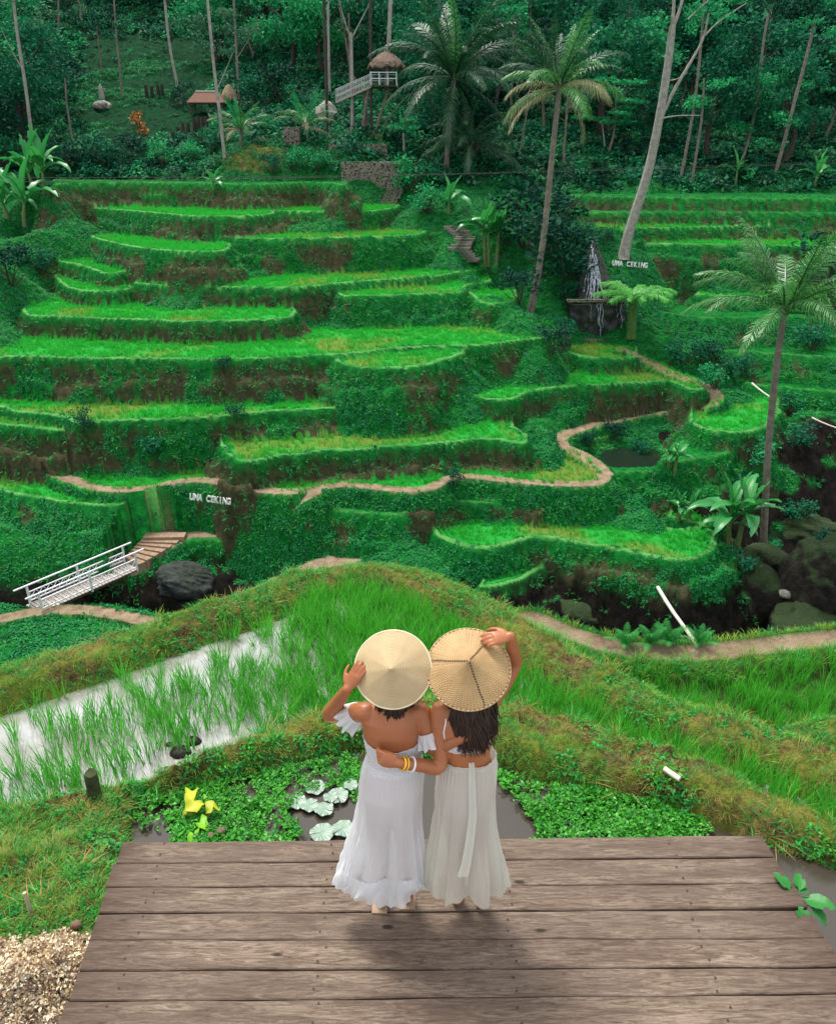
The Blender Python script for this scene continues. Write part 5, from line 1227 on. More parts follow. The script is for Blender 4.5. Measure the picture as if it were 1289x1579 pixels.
# steps cut in the far bank
earth = simple('trodden_earth', (.26, .175, .12), .95, .3, 5, .5)
st = empty('bank_steps', pb); L_fernclump = leafmat('verge_fern_leaflets', (.03, .27, .05), .55, .4, .25); meta(st, 'brown earth steps climbing from the far end of the footbridge', 'steps')
tgt = hit(262, 829, 20); q0 = pb+ax*.1
for k in range(7):
    t = (k+.15)/7; c = q0.lerp(Vector((tgt.x, tgt.y, max(tgt.z, hgt(tgt.x, tgt.y)))), t); c.z = max(c.z, hgt(c.x, c.y))+.16
    ang = Matrix.Rotation(math.atan2(sdv.y, sdv.x)+.12*k, 3, 'Z')
    mb = MB().box((0, 0, 0), (1.15+.12*k, .52, .62), ang)
    o = mb.build('step', earth, st, loc=Vector((c.x, c.y, c.z-.22))-pb)
# stone steps and walls of the garden
def steps(name, pts, n, w_, label, mat):
    P = [hit(*p, 20) for p in pts]; e = empty(name, P[0]); meta(e, label, 'steps')
    for k in range(n):
        t = k/(n-1)*(len(P)-1); i = min(int(t), len(P)-2); c = P[i].lerp(P[i+1], t-i); z = hgt(c.x, c.y)
        MB().box((0, 0, 0), (w_*random.uniform(.85, 1.1), .42, .26), Matrix.Rotation(random.uniform(-.15, .15), 3, 'Z')).build('step', mat, e, loc=Vector((c.x, c.y, z+.02))-P[0])
steps('stone_steps', [(722,402),(708,385),(718,368),(700,352)], 13, 1.5, 'winding stone steps beside the banana clump in the middle', stonemat('pale_step_stone', (.14, .11, .10), (.33, .28, .26), 2))
steps('stone_steps', [(594,314),(600,300),(610,290)], 7, 1.9, 'short stone stair at the foot of the garden wall', stone)
wl = empty('garden_wall', hit(575, 300, 20)); meta(wl, 'stacked stone retaining wall in two tiers above the top terrace', 'wall')
w0 = wl.location
def wallbox(x0, x1, yb, yt, d, name, mat, dep=2.5, parent=wl):
    a = atd(x0, yb, d); b = atd(x1, yb, d); t = atd(x0, yt, d); h = t.z-a.z+.8
    n = 26; m_ = 9; V = []; F = []
    for f in range(2):
        for i in range(n+1):
            for j in range(m_+1):
                V.append((a.x+(b.x-a.x)*i/n, d+f*dep+(.10*(random.random()-.5) if f == 0 else 0)+(j/m_)*.25, a.z-.8+h*j/m_+(random.random()-.5)*.06))
    s = (n+1)*(m_+1)
    for i in range(n):
        for j in range(m_):
            b0 = i*(m_+1)+j; F.append((b0, b0+m_+1, b0+m_+2, b0+1)); F.append((s+b0, s+b0+1, s+b0+m_+2, s+b0+m_+1))
        F.append((i*(m_+1)+m_, (i+1)*(m_+1)+m_, s+(i+1)*(m_+1)+m_, s+i*(m_+1)+m_))
    for j in range(m_):
        F.append((j, j+1, s+j+1, s+j)); e = n*(m_+1)+j; F.append((e, s+e, s+e+1, e+1))
    MB().add(np.array(V)-np.array(parent.location), F).build(name, mat, parent)
wallbox(527, 621, 302, 250, 68, 'lower_wall', stone, 5)
wallbox(508, 597, 250, 222, 71, 'upper_wall', stone, 4)
wallbox(507, 590, 215, 206, 74.5, 'grass_topped_wall', simple('mossy_stone', (.045, .10, .03), .9, .4, 5, .4), 3)
bl_ = empty('garden_wall', hit(448, 225, 20)); meta(bl_, 'low grey stone wall left of the young palm beside the pale boulder', 'wall')
wallbox(438, 462, 226, 196, bl_.location.y, 'wall_face', stone, 1.5, bl_)
# boulders
def boulder(loc, size, label, mat, seed, cat='rock', name='boulder', sub=4, amp=.32):
    bm = bmesh.new(); bmesh.ops.create_icosphere(bm, subdivisions=sub, radius=1); g = np.random.default_rng(seed); o1 = g.random(3)*50
    V = np.array([v.co for v in bm.verts]); n = fbm(V[:, 0]*1.3+o1[0]+V[:, 2], V[:, 1]*1.3+o1[1]-V[:, 2], seed, 3)-.5; n2 = fbm(V[:, 0]*4+o1[2]+V[:, 2]*3, V[:, 1]*4+V[:, 2]*2, seed+3, 3)-.5
    V = V*(1+amp*2*n-amp*1.1*np.abs(n2)-amp*.9*np.abs(n)+.08)[:, None]*np.array(size)
    for v, c in zip(bm.verts, V): v.co = c
    me = bpy.data.meshes.new(name); bm.to_mesh(me); bm.free(); me.materials.append(mat); me.polygons.foreach_set('use_smooth', [True]*len(me.polygons))
    o = link(name, me, None, loc); meta(o, label, cat); return o
def rockmat(name, c1, c2, moss=.4):
    m = Mat(name, .85, .3); v = m.coord('Object'); n = m.noise(v, 2.2, 7, .68, dist=.6); n2 = m.noise(v, 9, 5, .7)
    c = m.ramp(n, [(.32, c1), (.7, c2)]); g = m.nt.nodes.new('ShaderNodeNewGeometry'); sx = m.nt.nodes.new('ShaderNodeSeparateXYZ'); m.l(g.outputs['Normal'], sx.inputs[0])
    mo = m.math('MULTIPLY', m.ramp(m.math('ADD', sx.outputs[2], m.math('MULTIPLY', n2, .8)), [(.75, (0,)*3), (1.0, (1,)*3)]), moss*2, True)
    m.col(m.mixc(mo, c, (.035, .085, .018))); m.bump(m.math('ADD', m.math('MULTIPLY', n, 3), n2), .9, .08); return m.m
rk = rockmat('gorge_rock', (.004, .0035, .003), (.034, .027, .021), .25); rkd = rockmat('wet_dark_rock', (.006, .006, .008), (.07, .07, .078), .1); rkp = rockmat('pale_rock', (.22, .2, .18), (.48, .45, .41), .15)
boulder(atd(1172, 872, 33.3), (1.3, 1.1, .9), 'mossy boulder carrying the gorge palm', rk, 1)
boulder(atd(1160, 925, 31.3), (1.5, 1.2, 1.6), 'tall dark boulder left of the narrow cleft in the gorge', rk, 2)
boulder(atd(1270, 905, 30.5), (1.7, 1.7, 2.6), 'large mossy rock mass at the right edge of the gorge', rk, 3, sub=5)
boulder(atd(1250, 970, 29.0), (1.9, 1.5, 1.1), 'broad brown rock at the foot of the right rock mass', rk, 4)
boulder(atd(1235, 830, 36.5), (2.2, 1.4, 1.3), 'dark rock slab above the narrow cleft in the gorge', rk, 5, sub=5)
boulder(atd(905, 945, 30.6), (2.1, 1.2, 1.0), 'wide brown rock under the hanging creepers in the gorge', rk, 6)
boulder(atd(1040, 945, 31.4), (2.9, 1.0, 1.5), 'undercut dark rock wall behind the leaning pole', rk, 7, sub=5)
boulder(atd(1215, 916, 30.2), (.45, .25, .2), 'small pale log shaped stone in the gorge cleft', rkp, 8)
boulder(atd(278, 900, 31.6), (1.5, 1.0, .95), 'smooth wet black rock right of the footbridge', rkd, 9, sub=5)
boulder(atd(235, 905, 31.9), (.8, .7, 1.0), 'brown rock block under the far end of the footbridge', rk, 10)
boulder(atd(20, 890, 31.6), (1.8, 1.0, .9), 'wet dark rock at the left edge beyond the footbridge', rkd, 11, sub=5)
boulder(atd(110, 900, 32), (1.5, .8, .7), 'dark rock behind the footbridge railing', rkd, 12)
boulder(atd(180, 905, 31), (.5, .4, .3), 'small brown stone below the footbridge', rk, 13)
boulder(hit(503, 190, 20)+Vector((0, 0, .6)), (.95, .8, 1.2), 'pale grey boulder right of the young palm in the garden', rkp, 14)
boulder(hit(160, 168, 20)+Vector((0, 0, .3)), (.9, .7, .5), 'grey stone under the small garden figure', rkp, 15)
# waterfall
wf = empty('waterfall', atd(918, 520, 51)); meta(wf, 'white waterfall running down black rock into a square stone basin', 'waterfall'); W0 = Vector(wf.location)
def slab(rows, nx, seed, dep=1.6):
    """rows: (xl, xr, y, d) bottom to top; a rough rock face with depth"""
    V = []; g = np.random.default_rng(seed); m_ = len(rows)
    for q in range(2):
        for (xl, xr, y, d) in rows:
            for i in range(nx+1):
                p = atd(xl+(xr-xl)*i/nx, y, d)-W0; k = 1-abs(2*i/nx-1)**3
                V.append((p.x+(g.random()-.5)*.08, p.y+(-.25*k+(g.random()-.5)*.14 if q == 0 else dep), p.z+(g.random()-.5)*.05))
    s = m_*(nx+1); F = []
    for j in range(m_-1):
        for i in range(nx):
            b = j*(nx+1)+i; F.append((b, b+1, b+nx+2, b+nx+1)); F.append((s+b, s+b+nx+1, s+b+nx+2, s+b+1))
        b = j*(nx+1); F.append((b, b+nx+1, s+b+nx+1, s+b)); b += nx; F.append((b, s+b, s+b+nx+1, b+nx+1))
    for i in range(nx):
        b = (m_-1)*(nx+1)+i; F.append((b, b+1, s+b+1, s+b))
    return V, F
def interp_rows(keys, n):
    out = []
    for k in range(n+1):
        t = k/n*(len(keys)-1); i = min(int(t), len(keys)-2); f = t-i; out.append(tuple(a*(1-f)+b*f for a, b in zip(keys[i], keys[i+1])))
    return out
up_rows = interp_rows([(890,944,466,51.7),(893,942,440,52.3),(900,934,410,53.4),(905,924,385,54.4),(908,916,366,55.4)], 26)
MB().add(*slab(up_rows, 16, 1)).build('rock_face', rkd, wf, True)
lo_rows = interp_rows([(876,966,532,50.9),(876,966,500,50.9),(877,965,466,50.9)], 16)
MB().add(*slab(lo_rows, 24, 2, 1.2)).build('basin_wall', simple('black_wet_stone', (.016, .016, .02), .35, .5, 2.5, .6, .5), wf, True)
a = atd(874, 464, 50.6)-W0; b = atd(968, 464, 50.6)-W0
mb = MB(); mb.bar(a+Vector((0, .1, 0)), b+Vector((0, .1, 0)), .35, .14); mb.build('basin_rim', stone, wf)
a = atd(880, 523, 50.2)-W0; b = atd(970, 527, 50.2)-W0
MB().bar(a, b, .5, .22).build('lower_rim', stone, wf)
foam = Mat('falling_water', .35, .5); foam.col((.50, .55, .62)); tp_ = foam.nt.nodes.new('ShaderNodeBsdfTransparent'); mf = foam.nt.nodes.new('ShaderNodeMixShader'); foam.l(foam.ramp(foam.noise(foam.coord('Object', (3, 3, .8)), 4, 4, .7), [(.42, (0,)*3), (.6, (.95,)*3)]), mf.inputs[0]); foam.l(tp_.outputs[0], mf.inputs[1]); foam.l(foam.b.outputs[0], mf.inputs[2]); foam.l(mf.outputs[0], foam.nt.nodes['Material Output'].inputs[0]); foam = foam.m
mb = MB(); g = np.random.default_rng(3)
def strand(x0, y0, x1, y1, wd, front):
    pts = []; n = 14
    for k in range(n+1):
        t = k/n; y = y0+(y1-y0)*t; x = x0+(x1-x0)*t+math.sin(t*9+x0)*1.0+g.normal()*.5
        d = np.interp(-y, [-466, -440, -410, -385, -366], [51.7, 52.3, 53.4, 54.4, 55.4])-.3 if front == 0 else 50.55
        p = atd(x, y, d)-W0; pts.append(p+Vector((0, -.05, 0)))
    mb.tube(pts, wd*.72*(.5+.9*g.random(n+1)), 5)
for x0, y0, x1, y1, wd in [(911,368,913,392,.12),(912,385,903,462,.05),(913,385,908,464,.07),(914,388,916,464,.09),(915,390,924,464,.08),(917,392,930,465,.06),(910,392,899,450,.04),(916,395,934,464,.035),(912,420,910,464,.07),(920,410,921,464,.05),(911,400,913,440,.09),(915,405,919,430,.08)]: strand(x0, y0, x1, y1, wd, 0)
for x0, wd, y1 in [(924,.045,520),(928,.035,505),(921,.03,500),(957,.035,510),(910,.02,495),(950,.02,490)]: strand(x0, 467, x0+1, y1, wd, 1)
for x0 in (945, 950, 955): strand(x0, 528, x0+1, 541, .05, 1)
mb.build('water_strands', foam, wf, True)
# place names standing on the banks
letm = simple('painted_letter_board', (.72, .72, .70), .6, .1, 5, .1)
def sign(text, p0, p1, h, label, dz=0, lean=None):
    n = len(text); e = empty('letter_sign', p0); meta(e, label, 'sign'); g = random.Random(3)
    dirv = (p1-p0); az = math.atan2(dirv.y, dirv.x); tot = dirv.length; sl_ = math.atan2(dirv.z, math.hypot(dirv.x, dirv.y))
    for k, ch in enumerate(text):
        if ch == ' ': continue
        cu = bpy.data.curves.new('letter', 'FONT'); cu.body = ch; cu.size = h*1.42; cu.extrude = .03; cu.offset = .012; cu.align_x = 'CENTER'
        to = bpy.data.objects.new('tmp_letter', cu); dg = bpy.context.evaluated_depsgraph_get(); C.objects.link(to); dg.update()
        me = bpy.data.meshes.new_from_object(to.evaluated_get(dg)); me.name = 'letter'; C.objects.unlink(to); bpy.data.objects.remove(to)
        me.materials.clear(); me.materials.append(letm)
        o = link('letter', me, e, dirv*((k+.5)/n)); o.scale = (.74, 1.08, 1); o.rotation_euler = (math.pi/2-.12, -sl_+g.uniform(-.06, .06), az)
    mb = MB()
    for k in (1, n-2):
        q = dirv*((k+.5)/n); mb.bar(q+Vector((0, .05, -.5)), q+Vector((0, .05, h*.4)), .05)
    mb.build('stake', dark_wood, e)
def front(px, py, off=.25):
    v = hit(px, py, 20); n = Vector((-v.x, -v.y, 0)).normalized(); return v+n*off
s0, s1 = front(293, 769), front(356, 778); dmin = min(s0.y, s1.y)
sign('UMA CEKING', atd(293, 770, dmin-.1), atd(356, 778, dmin-.1), .27, 'white letters UMA CEKING on the bank under the earth path, lower sign')
s0, s1 = front(943, 409), front(998, 413); dmin = min(s0.y, s1.y)
sign('UMA CEKING', atd(943, 409, dmin-.1), atd(998, 413, dmin-.1), .29, 'white letters UMA CEKING right of the waterfall, upper sign')
# lookout in the palm with its stair and thatched cap
thatch = simple('dry_brown_thatch', (.16, .115, .085), .95, .45, 7, .9)
lb = hit(578, 207, 20); LD = lb.y
lo = empty('lookout', lb); meta(lo, 'raised lookout platform with white railing, stair and thatched cap around a trunk', 'lookout')
def lp(px, py, dz=0): return atd(px, py, LD+dz)-lb
mb = MB(); pz = lp(594, 134).z
a, b = lp(573, 134), lp(612, 134)
mb.box(((a.x+b.x)/2, 0, pz), (b.x-a.x, 2.6, .12)); mb.build('platform', dark_wood, lo)
mb = MB()
for yy in (-1.25, 1.25):
    for t in (0, .33, .66, 1): x = a.x+(b.x-a.x)*t; mb.bar((x, yy, pz), (x, yy, pz+1.05), .08)
    for hz in (.55, 1.0): mb.bar((a.x, yy, pz+hz), (b.x, yy, pz+hz), .07)
for hz in (.55, 1.0): mb.bar((b.x, -1.25, pz+hz), (b.x, 1.25, pz+hz), .07)
mb.build('platform_railing', white_paint, lo)
sa, sb_ = lp(519, 158), lp(574, 134); mb = MB()
for yy in (-.55, .55): mb.bar(sa+Vector((0, yy, 0)), sb_+Vector((0, yy, 0)), .1, .16)
for k in range(16):
    c = sa.lerp(sb_, (k+.5)/16); mb.box(c+Vector((0, 0, .06)), (.24, 1.1, .05))
mb.build('stair', plank_pale, lo)
mb = MB()
for yy in (-.6, .6):
    for k in range(15):
        c = sa.lerp(sb_, k/14)+Vector((0, yy, 0)); mb.bar(c, c+Vector((0, 0, .95)), .045)
    for hz in (.5, .95): mb.bar(sa+Vector((0, yy, hz)), sb_+Vector((0, yy, hz)), .07)
mb.build('stair_railing', simple('grey_white_rail', (.42, .42, .42), .7, .2), lo)
mb = MB()
for px0, px1 in ((544, 544), (561, 567), (600, 578)): mb.tube([lp(px1, 210), lp((px0+px1)/2, 170), lp(px0, 135)], [.16, .13, .12], 8)
mb.build('support_trunk', bark_grey, lo, True)
tr = [lp(596, 136), lp(597, 110), lp(600, 60), lp(603, -15)]
MB().tube(smoothline([np.array(p) for p in tr], 3), .17, 9).build('trunk', bark_pale, lo, True)
def cone_thatch(c, r, h, n=40, drop=.25, seed=0):
    g = np.random.default_rng(seed); m2 = MB(); V = []; m_ = 7
    for j in range(m_+1):
        for i in range(n):
            t = j/m_; a_ = i*2*math.pi/n; q = r*(t**.85)*(1+.06*(g.random()-.5)) + .05; V.append((c[0]+q*math.cos(a_), c[1]+q*math.sin(a_), c[2]+h*(1-t**1.25)-(drop*(g.random()+.4) if j == m_ else 0)+.05*(g.random()-.5)))
    F = [(j*n+i, (j+1)*n+i, (j+1)*n+(i+1) % n, j*n+(i+1) % n) for j in range(m_) for i in range(n)]
    m2.add(V, F); V2 = np.array(V[-n:])-np.array((0, 0, -.12)); cc = np.array([[c[0], c[1], c[2]+h*.6]]); m2.add(np.vstack([V2, cc]), [(i, n, (i+1) % n) for i in range(n)]); return m2
c = lp(596, 101); cone_thatch(c, 1.55, lp(596, 79).z-c.z, seed=4).build('thatched_cap', thatch, lo)
# garden hut roofs
def hut(px, py, w_, d_, h, label, mat, hip=.3):
    b = hit(px, py, 20); e = empty('garden_hut', b); meta(e, label, 'hut'); mb = MB()
    for sx in (-1, 1):
        for sy in (-1, 1): MB().bar((sx*w_*.42, sy*d_*.4, -.3), (sx*w_*.42, sy*d_*.4, h), .12).build('post', dark_wood, e)
    x, y, r, t = w_/2, d_/2, w_*hip, .09
    V = [(-x, -y, h), (x, -y, h), (x, y, h), (-x, y, h), (-r, 0, h+d_*.42), (r, 0, h+d_*.42)]; V += [(a, b_, c_-t) for a, b_, c_ in V]
    mb = MB().add(V, [(0, 1, 5, 4), (2, 3, 4, 5), (6, 10, 11, 7), (8, 11, 10, 9), (0, 6, 7, 1), (1, 7, 8, 2), (2, 8, 9, 3), (3, 9, 6, 0)]).add(V, [(1, 2, 5), (3, 0, 4), (7, 11, 8), (9, 10, 6)])
    mb.build('roof', mat, e); MB().bar((-r, 0, h+d_*.42), (r, 0, h+d_*.42), .22, .12).build('ridge', simple('pale_ridge_cap', (.5, .48, .45), .8, .1), e)
    return e
hut(323, 176, 3.6, 2.4, 1.0, 'low hut with brown roof and pale ridge in the left garden', simple('brown_roof_tiles', (.15, .075, .05), .85, .3, 6, .6))
tb = hit(356, 172, 20); e = empty('thatched_shelter', tb); meta(e, 'small round thatched shelter right of the brown roofed hut', 'hut')
cone_thatch((0, 0, 1.2), .85, 1.2, seed=6).build('thatched_roof', simple('pale_thatch', (.22, .17, .11), .95, .4, 7, .8), e); MB().tube([(0, 0, -.3), (0, 0, 1.6)], .08, 8).build('post', dark_wood, e)
tb = hit(158, 152, 20); e = empty('garden_figure', tb); meta(e, 'small pale standing figure of stone in the left garden clearing', 'statue')
MB().tube([(0, 0, -.1), (0, 0, .5), (0, 0, 1.0), (0, 0, 1.25), (0, 0, 1.4)], [.34, .28, .2, .12, .02], 10).add([(0, 0, 0)], np.zeros((0, 3), int)).bar((-.55, 0, .95), (.55, 0, .9), .13).build('carved_body', rkp, e)
# dark stakes in a diagonal row
for k, (x, y) in enumerate([(268,222),(276,216),(284,212),(292,207),(301,202),(308,200),(314,197),(320,199),(227,150),(236,149),(245,148),(252,149)]):
    b = hit(x, y, 20); o = MB().tube([(0, 0, -.2), (.03*(-1)**k, 0, .5), (0, .02, .95+.1*(k % 3))], [.2, .19, .15], 8).build('log_post', simple('charred_log_%s' % 'abc'[k % 3], (.03, .025, .02), .9, .4) if k < 3 else bpy.data.materials['charred_log_a'], None, False, b)
    meta(o, ['dark log post, lowest of the diagonal row in the left garden', 'dark log post, second lowest of the diagonal garden row', 'dark log post, third from the bottom of the diagonal garden row', 'dark log post, fourth from the bottom of the diagonal garden row', 'dark log post, fifth from the bottom of the diagonal garden row', 'dark log post, third from the top of the diagonal garden row', 'dark log post, second from the top of the diagonal garden row', 'dark log post, topmost of the diagonal garden row',
             'short dark stump, leftmost of the four above the brown garden bed', 'short dark stump, second from left above the brown garden bed', 'short dark stump, third from left above the brown garden bed', 'short dark stump, rightmost of the four above the brown garden bed'][k], 'post', 'dark log posts in the left garden')
# fallen bamboo, bare sticks, cables
def pole(name, pts, r, mat, label, cat):
    L = smoothline([np.array(p) for p in pts], 2); o0 = Vector(L[0]); o = MB().tube(L-np.array(o0), np.linspace(r, r*.7, len(L)), 8, wob=.1).build(name, mat, None, True, o0); meta(o, label, cat)
bam = simple('bleached_bamboo', (.55, .50, .44), .6, .15, 4, .1)
pole('bamboo_pole', [atd(1011, 901, 29.6), atd(1032, 936, 27.0), atd(1061, 976, 24.3), atd(1078, 1000, 23)], .085, bam, 'pale bamboo pole leaning in front of the dark gorge wall', 'pole')
pole('bare_branch', [atd(1159, 591, 42), atd(1172, 602, 41), atd(1188, 613, 40)], .05, bam, 'thin bare branch sticking out left of the gorge palm', 'branch')
pole('bare_branch', [atd(1251, 644, 40), atd(1270, 653, 39.5), atd(1295, 662, 39)], .05, bam, 'thin bare branch over the gorge at the right picture edge', 'branch')
cab = simple('black_cable', (.02, .02, .02), .6, .1)
pole('power_cable', [atd(-250, 279, 60), atd(0, 274, 60), atd(430, 273, 60), atd(700, 268, 60), atd(900, 262, 60), atd(1289, 250, 60), atd(1500, 240, 60)], .016, cab, 'upper thin dark cable strung across the whole valley', 'cable')
pole('power_cable', [atd(-250, 284, 60.5), atd(0, 281, 60.5), atd(430, 275, 60.5), atd(860, 265, 60.5), atd(1289, 252, 60.5), atd(1500, 243, 60.5)], .014, simple('brown_cable', (.06, .05, .045), .6, .1), 'lower thin pale cable strung across the whole valley', 'cable')
# leafy ferns growing at the verge of the right path
for k, (px, py, s_, lab) in enumerate([(965,980,.55,'leafy fern clump left of the foot of the bamboo pole'), (1000,988,.6,'leafy fern clump just left of the bamboo pole foot'), (1030,990,.6,'leafy fern clump in front of the bamboo pole foot'), (1075,993,.5,'leafy fern clump right of the bamboo pole foot')]):
    d_ = 9.4; p = atd(px, py+8, d_); p.z = hgt(p.x, p.y); e = empty('fern_clump', p); meta(e, lab, 'fern', 'fern clumps along the right earth path')
    for q in range(11):
        o = link('frond', frond('rise' if q % 2 else 'up', L_fernclump), e, (0, 0, 0)); o.rotation_euler = (random.uniform(-.3, .3), 0, q*.62); o.scale = (s_*.16*random.uniform(.8, 1.2), s_*.3, s_*.16)

for k, (px, py, h, v, lab) in enumerate([(888,385,1.7,0,'dark bush hanging over the top left of the waterfall'), (932,372,1.0,3,'dark bush hanging over the top right of the waterfall'), (878,430,1.8,1,'leafy bush at the left edge of the waterfall rock'), (952,440,.8,2,'bright bush at the right edge of the waterfall rock'), (874,470,1.6,0,'dark bush at the left corner of the waterfall basin'),
    (900,362,1.2,1,'green bush at the very top of the waterfall'), (868,520,1.4,4,'green bush at the foot of the waterfall basin, left side'), (1185,850,.8,2,'green tuft of shrub on the boulder of the gorge palm'), (1140,880,1.1,1,'creeping bush on the dark rock below the banana plants'), (1270,850,1.2,0,'dark shrub on top of the right rock mass'), (1225,800,1.3,1,'shrub hanging on the dark gorge wall at the right')]):
    plant('bush', v, hit(px, py, 20), h, lab, sx=1.25)
# ------------------------------------------------------------------ THE TWO WOMEN
def skinmat(name, c):
    m = Mat(name, .42, .45); v = m.coord('Object'); n = m.noise(v, 6, 4); n2 = m.noise(v, 60, 3)
    m.col(m.ramp(n, [(.3, tuple(x*.88 for x in c)), (.7, tuple(min(1, x*1.1) for x in c))])); m.bump(n2, .08, .002)
    m.b.inputs['Subsurface Weight'].default_value = .12; m.b.inputs['Subsurface Radius'].default_value = (.02, .008, .004); m.b.inputs['Subsurface Scale'].default_value = .5
    return m.m
skinA = skinmat('tanned_skin', (.32, .105, .038)); skinB = skinmat('warm_tanned_skin', (.34, .115, .042))
def clothmat(name, c, trans=.38, c2=None):
    m = Mat(name, .85, .15); v = m.coord('Object'); n = m.noise(v, 3, 3)
    wv = m.nt.nodes.new('ShaderNodeTexWave'); wv.inputs['Scale'].default_value = 90; wv.bands_direction = 'Z'; m.l(v, wv.inputs['Vector'])
    cc = m.ramp(n, [(.3, c), (.7, c2 or tuple(x*.93 for x in c))]); m.col(cc); m.bump(m.math('ADD', m.math('MULTIPLY', wv.outputs['Fac'], .25), m.noise(v, 35, 4, .7)), .4, .006)
    tr = m.nt.nodes.new('ShaderNodeBsdfTranslucent'); m.l(cc, tr.inputs[0]); tp = m.nt.nodes.new('ShaderNodeBsdfTransparent')
    mx = m.nt.nodes.new('ShaderNodeMixShader'); mx.inputs[0].default_value = trans; mx2 = m.nt.nodes.new('ShaderNodeMixShader'); mx2.inputs[0].default_value = .16
    m.l(m.b.outputs[0], mx.inputs[1]); m.l(tr.outputs[0], mx.inputs[2]); m.l(mx.outputs[0], mx2.inputs[1]); m.l(tp.outputs[0], mx2.inputs[2]); m.l(mx2.outputs[0], m.nt.nodes['Material Output'].inputs[0])
    return m.m
cloW = clothmat('white_cotton', (.88, .89, .91)); cloC = clothmat('off_white_gauze', (.80, .77, .68), .34, (.70, .69, .62))
hairm = Mat('dark_brown_hair', .45, .3); hairm.col(hairm.ramp(hairm.noise(hairm.coord('Object', (30, 30, 3)), 4, 3), [(.3, (.010, .006, .004)), (.7, (.045, .022, .013))])); hairm = hairm.m
def V3(px, py, Y): return np.array(atd(px, py, Y))
def eloft(mb, rings, n=28, cap=True):
    """rings: (centre, rx, ry[, yaw]) horizontal ellipses"""
    V = []
    for r in rings:
        c, rx, ry = r[0], r[1], r[2]
        for i in range(n):
            a = 2*math.pi*i/n; V.append((c[0]+rx*math.cos(a), c[1]+ry*math.sin(a), c[2]))
    m_ = len(rings); F = [(j*n+i, j*n+(i+1) % n, (j+1)*n+(i+1) % n, (j+1)*n+i) for j in range(m_-1) for i in range(n)]
    mb.add(V, F)
    if cap:
        mb.add(V[:n]+[tuple(rings[0][0])], [((i+1) % n, i, n) for i in range(n)]); mb.add(V[-n:]+[tuple(rings[-1][0])], [(i, (i+1) % n, n) for i in range(n)])
def sph(mb, c, r, n=14, m_=10, rot=None):
    V = []; r = np.broadcast_to(np.array(r, float), (3,))
    for j in range(m_+1):
        t = math.pi*j/m_
        for i in range(n):
            a = 2*math.pi*i/n; V.append((math.sin(t)*math.cos(a)*r[0], math.sin(t)*math.sin(a)*r[1], math.cos(t)*r[2]))
    V = np.array(V)
    if rot is not None: V = V @ np.array(rot).T
    F = [(j*n+i, (j+1)*n+i, (j+1)*n+(i+1) % n, j*n+(i+1) % n) for j in range(m_) for i in range(n)]
    mb.add(V+np.array(c), F)
def limbtube(mb, pts, rad, n=14, sub=3):
    P = np.array(pts, float); m_ = len(P); ts = np.linspace(0, m_-1, (m_-1)*6+1); 
    # catmull-rom
    Q = []; rr_ = []
    for t in ts:
        i = min(int(t), m_-2); f = t-i; p0, p1, p2, p3 = P[max(i-1, 0)], P[i], P[i+1], P[min(i+2, m_-1)]
        Q.append(.5*((2*p1)+(-p0+p2)*f+(2*p0-5*p1+4*p2-p3)*f*f+(-p0+3*p1-3*p2+p3)*f**3)); rr_.append(rad[i]*(1-f)+rad[i+1]*f)
    mb.tube(Q, rr_, n); sph(mb, Q[0], rr_[0]*.98, 10, 8); sph(mb, Q[-1], rr_[-1]*.98, 10, 8)
def hand(mb, W, D, Nn, thumb=1, curl=(.25, .35, .3), spread=.10, s=1.0, to=.62):
    """W wrist, D direction of the fingers, Nn back of the hand; thumb=+1: thumb on the side D x N"""
    D = np.array(D, float); D /= np.linalg.norm(D); Nn = np.array(Nn, float); Nn -= D*(Nn@D); Nn /= np.linalg.norm(Nn); S = np.cross(D, Nn)*thumb
    W = np.array(W, float)
    # palm: a flat loft from the wrist to the knuckles
    V = []; n = 14; prof = [(-.01, .022, .017), (.012, .026, .016), (.035, .034, .015), (.06, .038, .0135), (.08, .036, .011)]
    for t, a, b in prof:
        for i in range(n):
            q = 2*math.pi*i/n; V.append(W+s*(D*t+S*a*math.cos(q)+Nn*b*math.sin(q)))
    m_ = len(prof); mb.add(V, [(j*n+i, j*n+(i+1) % n, (j+1)*n+(i+1) % n, (j+1)*n+i) for j in range(m_-1) for i in range(n)])
    mb.add(V[:n]+[W-s*D*.01], [((i+1) % n, i, n) for i in range(n)]); mb.add(V[-n:]+[W+s*D*.082], [(i, (i+1) % n, n) for i in range(n)])
    for k, (off, ln) in enumerate([(.027, .066), (.009, .075), (-.009, .070), (-.026, .055)]):
        p = W+s*(D*.074+S*off); d = D+S*off/.027*spread; d /= np.linalg.norm(d); pts = [p-d*.012*s, p]; a = 0
        for q, fr_ in enumerate((.45, .31, .24)):
            a += curl[q]*(1+.12*(k-1)); dv = d*math.cos(a)-Nn*math.sin(a); p = p+dv*ln*fr_*s; pts.append(p)
        mb.tube(pts, [.0088*s, .0088*s, .0080*s, .0074*s, .0062*s], 10); sph(mb, pts[-1], .0062*s, 8, 6); sph(mb, pts[1], .0092*s, 8, 6)
    p = W+s*(D*.022+S*.026); pts = [p-S*.01*s, p]; d = D*.72+S*to-Nn*.25; d /= np.linalg.norm(d)
    for q, fr_ in enumerate((.034, .028, .022)):
        d2 = d-S*.28*q-Nn*.12*q; d2 /= np.linalg.norm(d2); p = p+d2*fr_*s; pts.append(p)
    mb.tube(pts, [.012*s, .0125*s, .0105*s, .0095*s, .0075*s], 10); sph(mb, pts[-1], .0075*s, 8, 6)
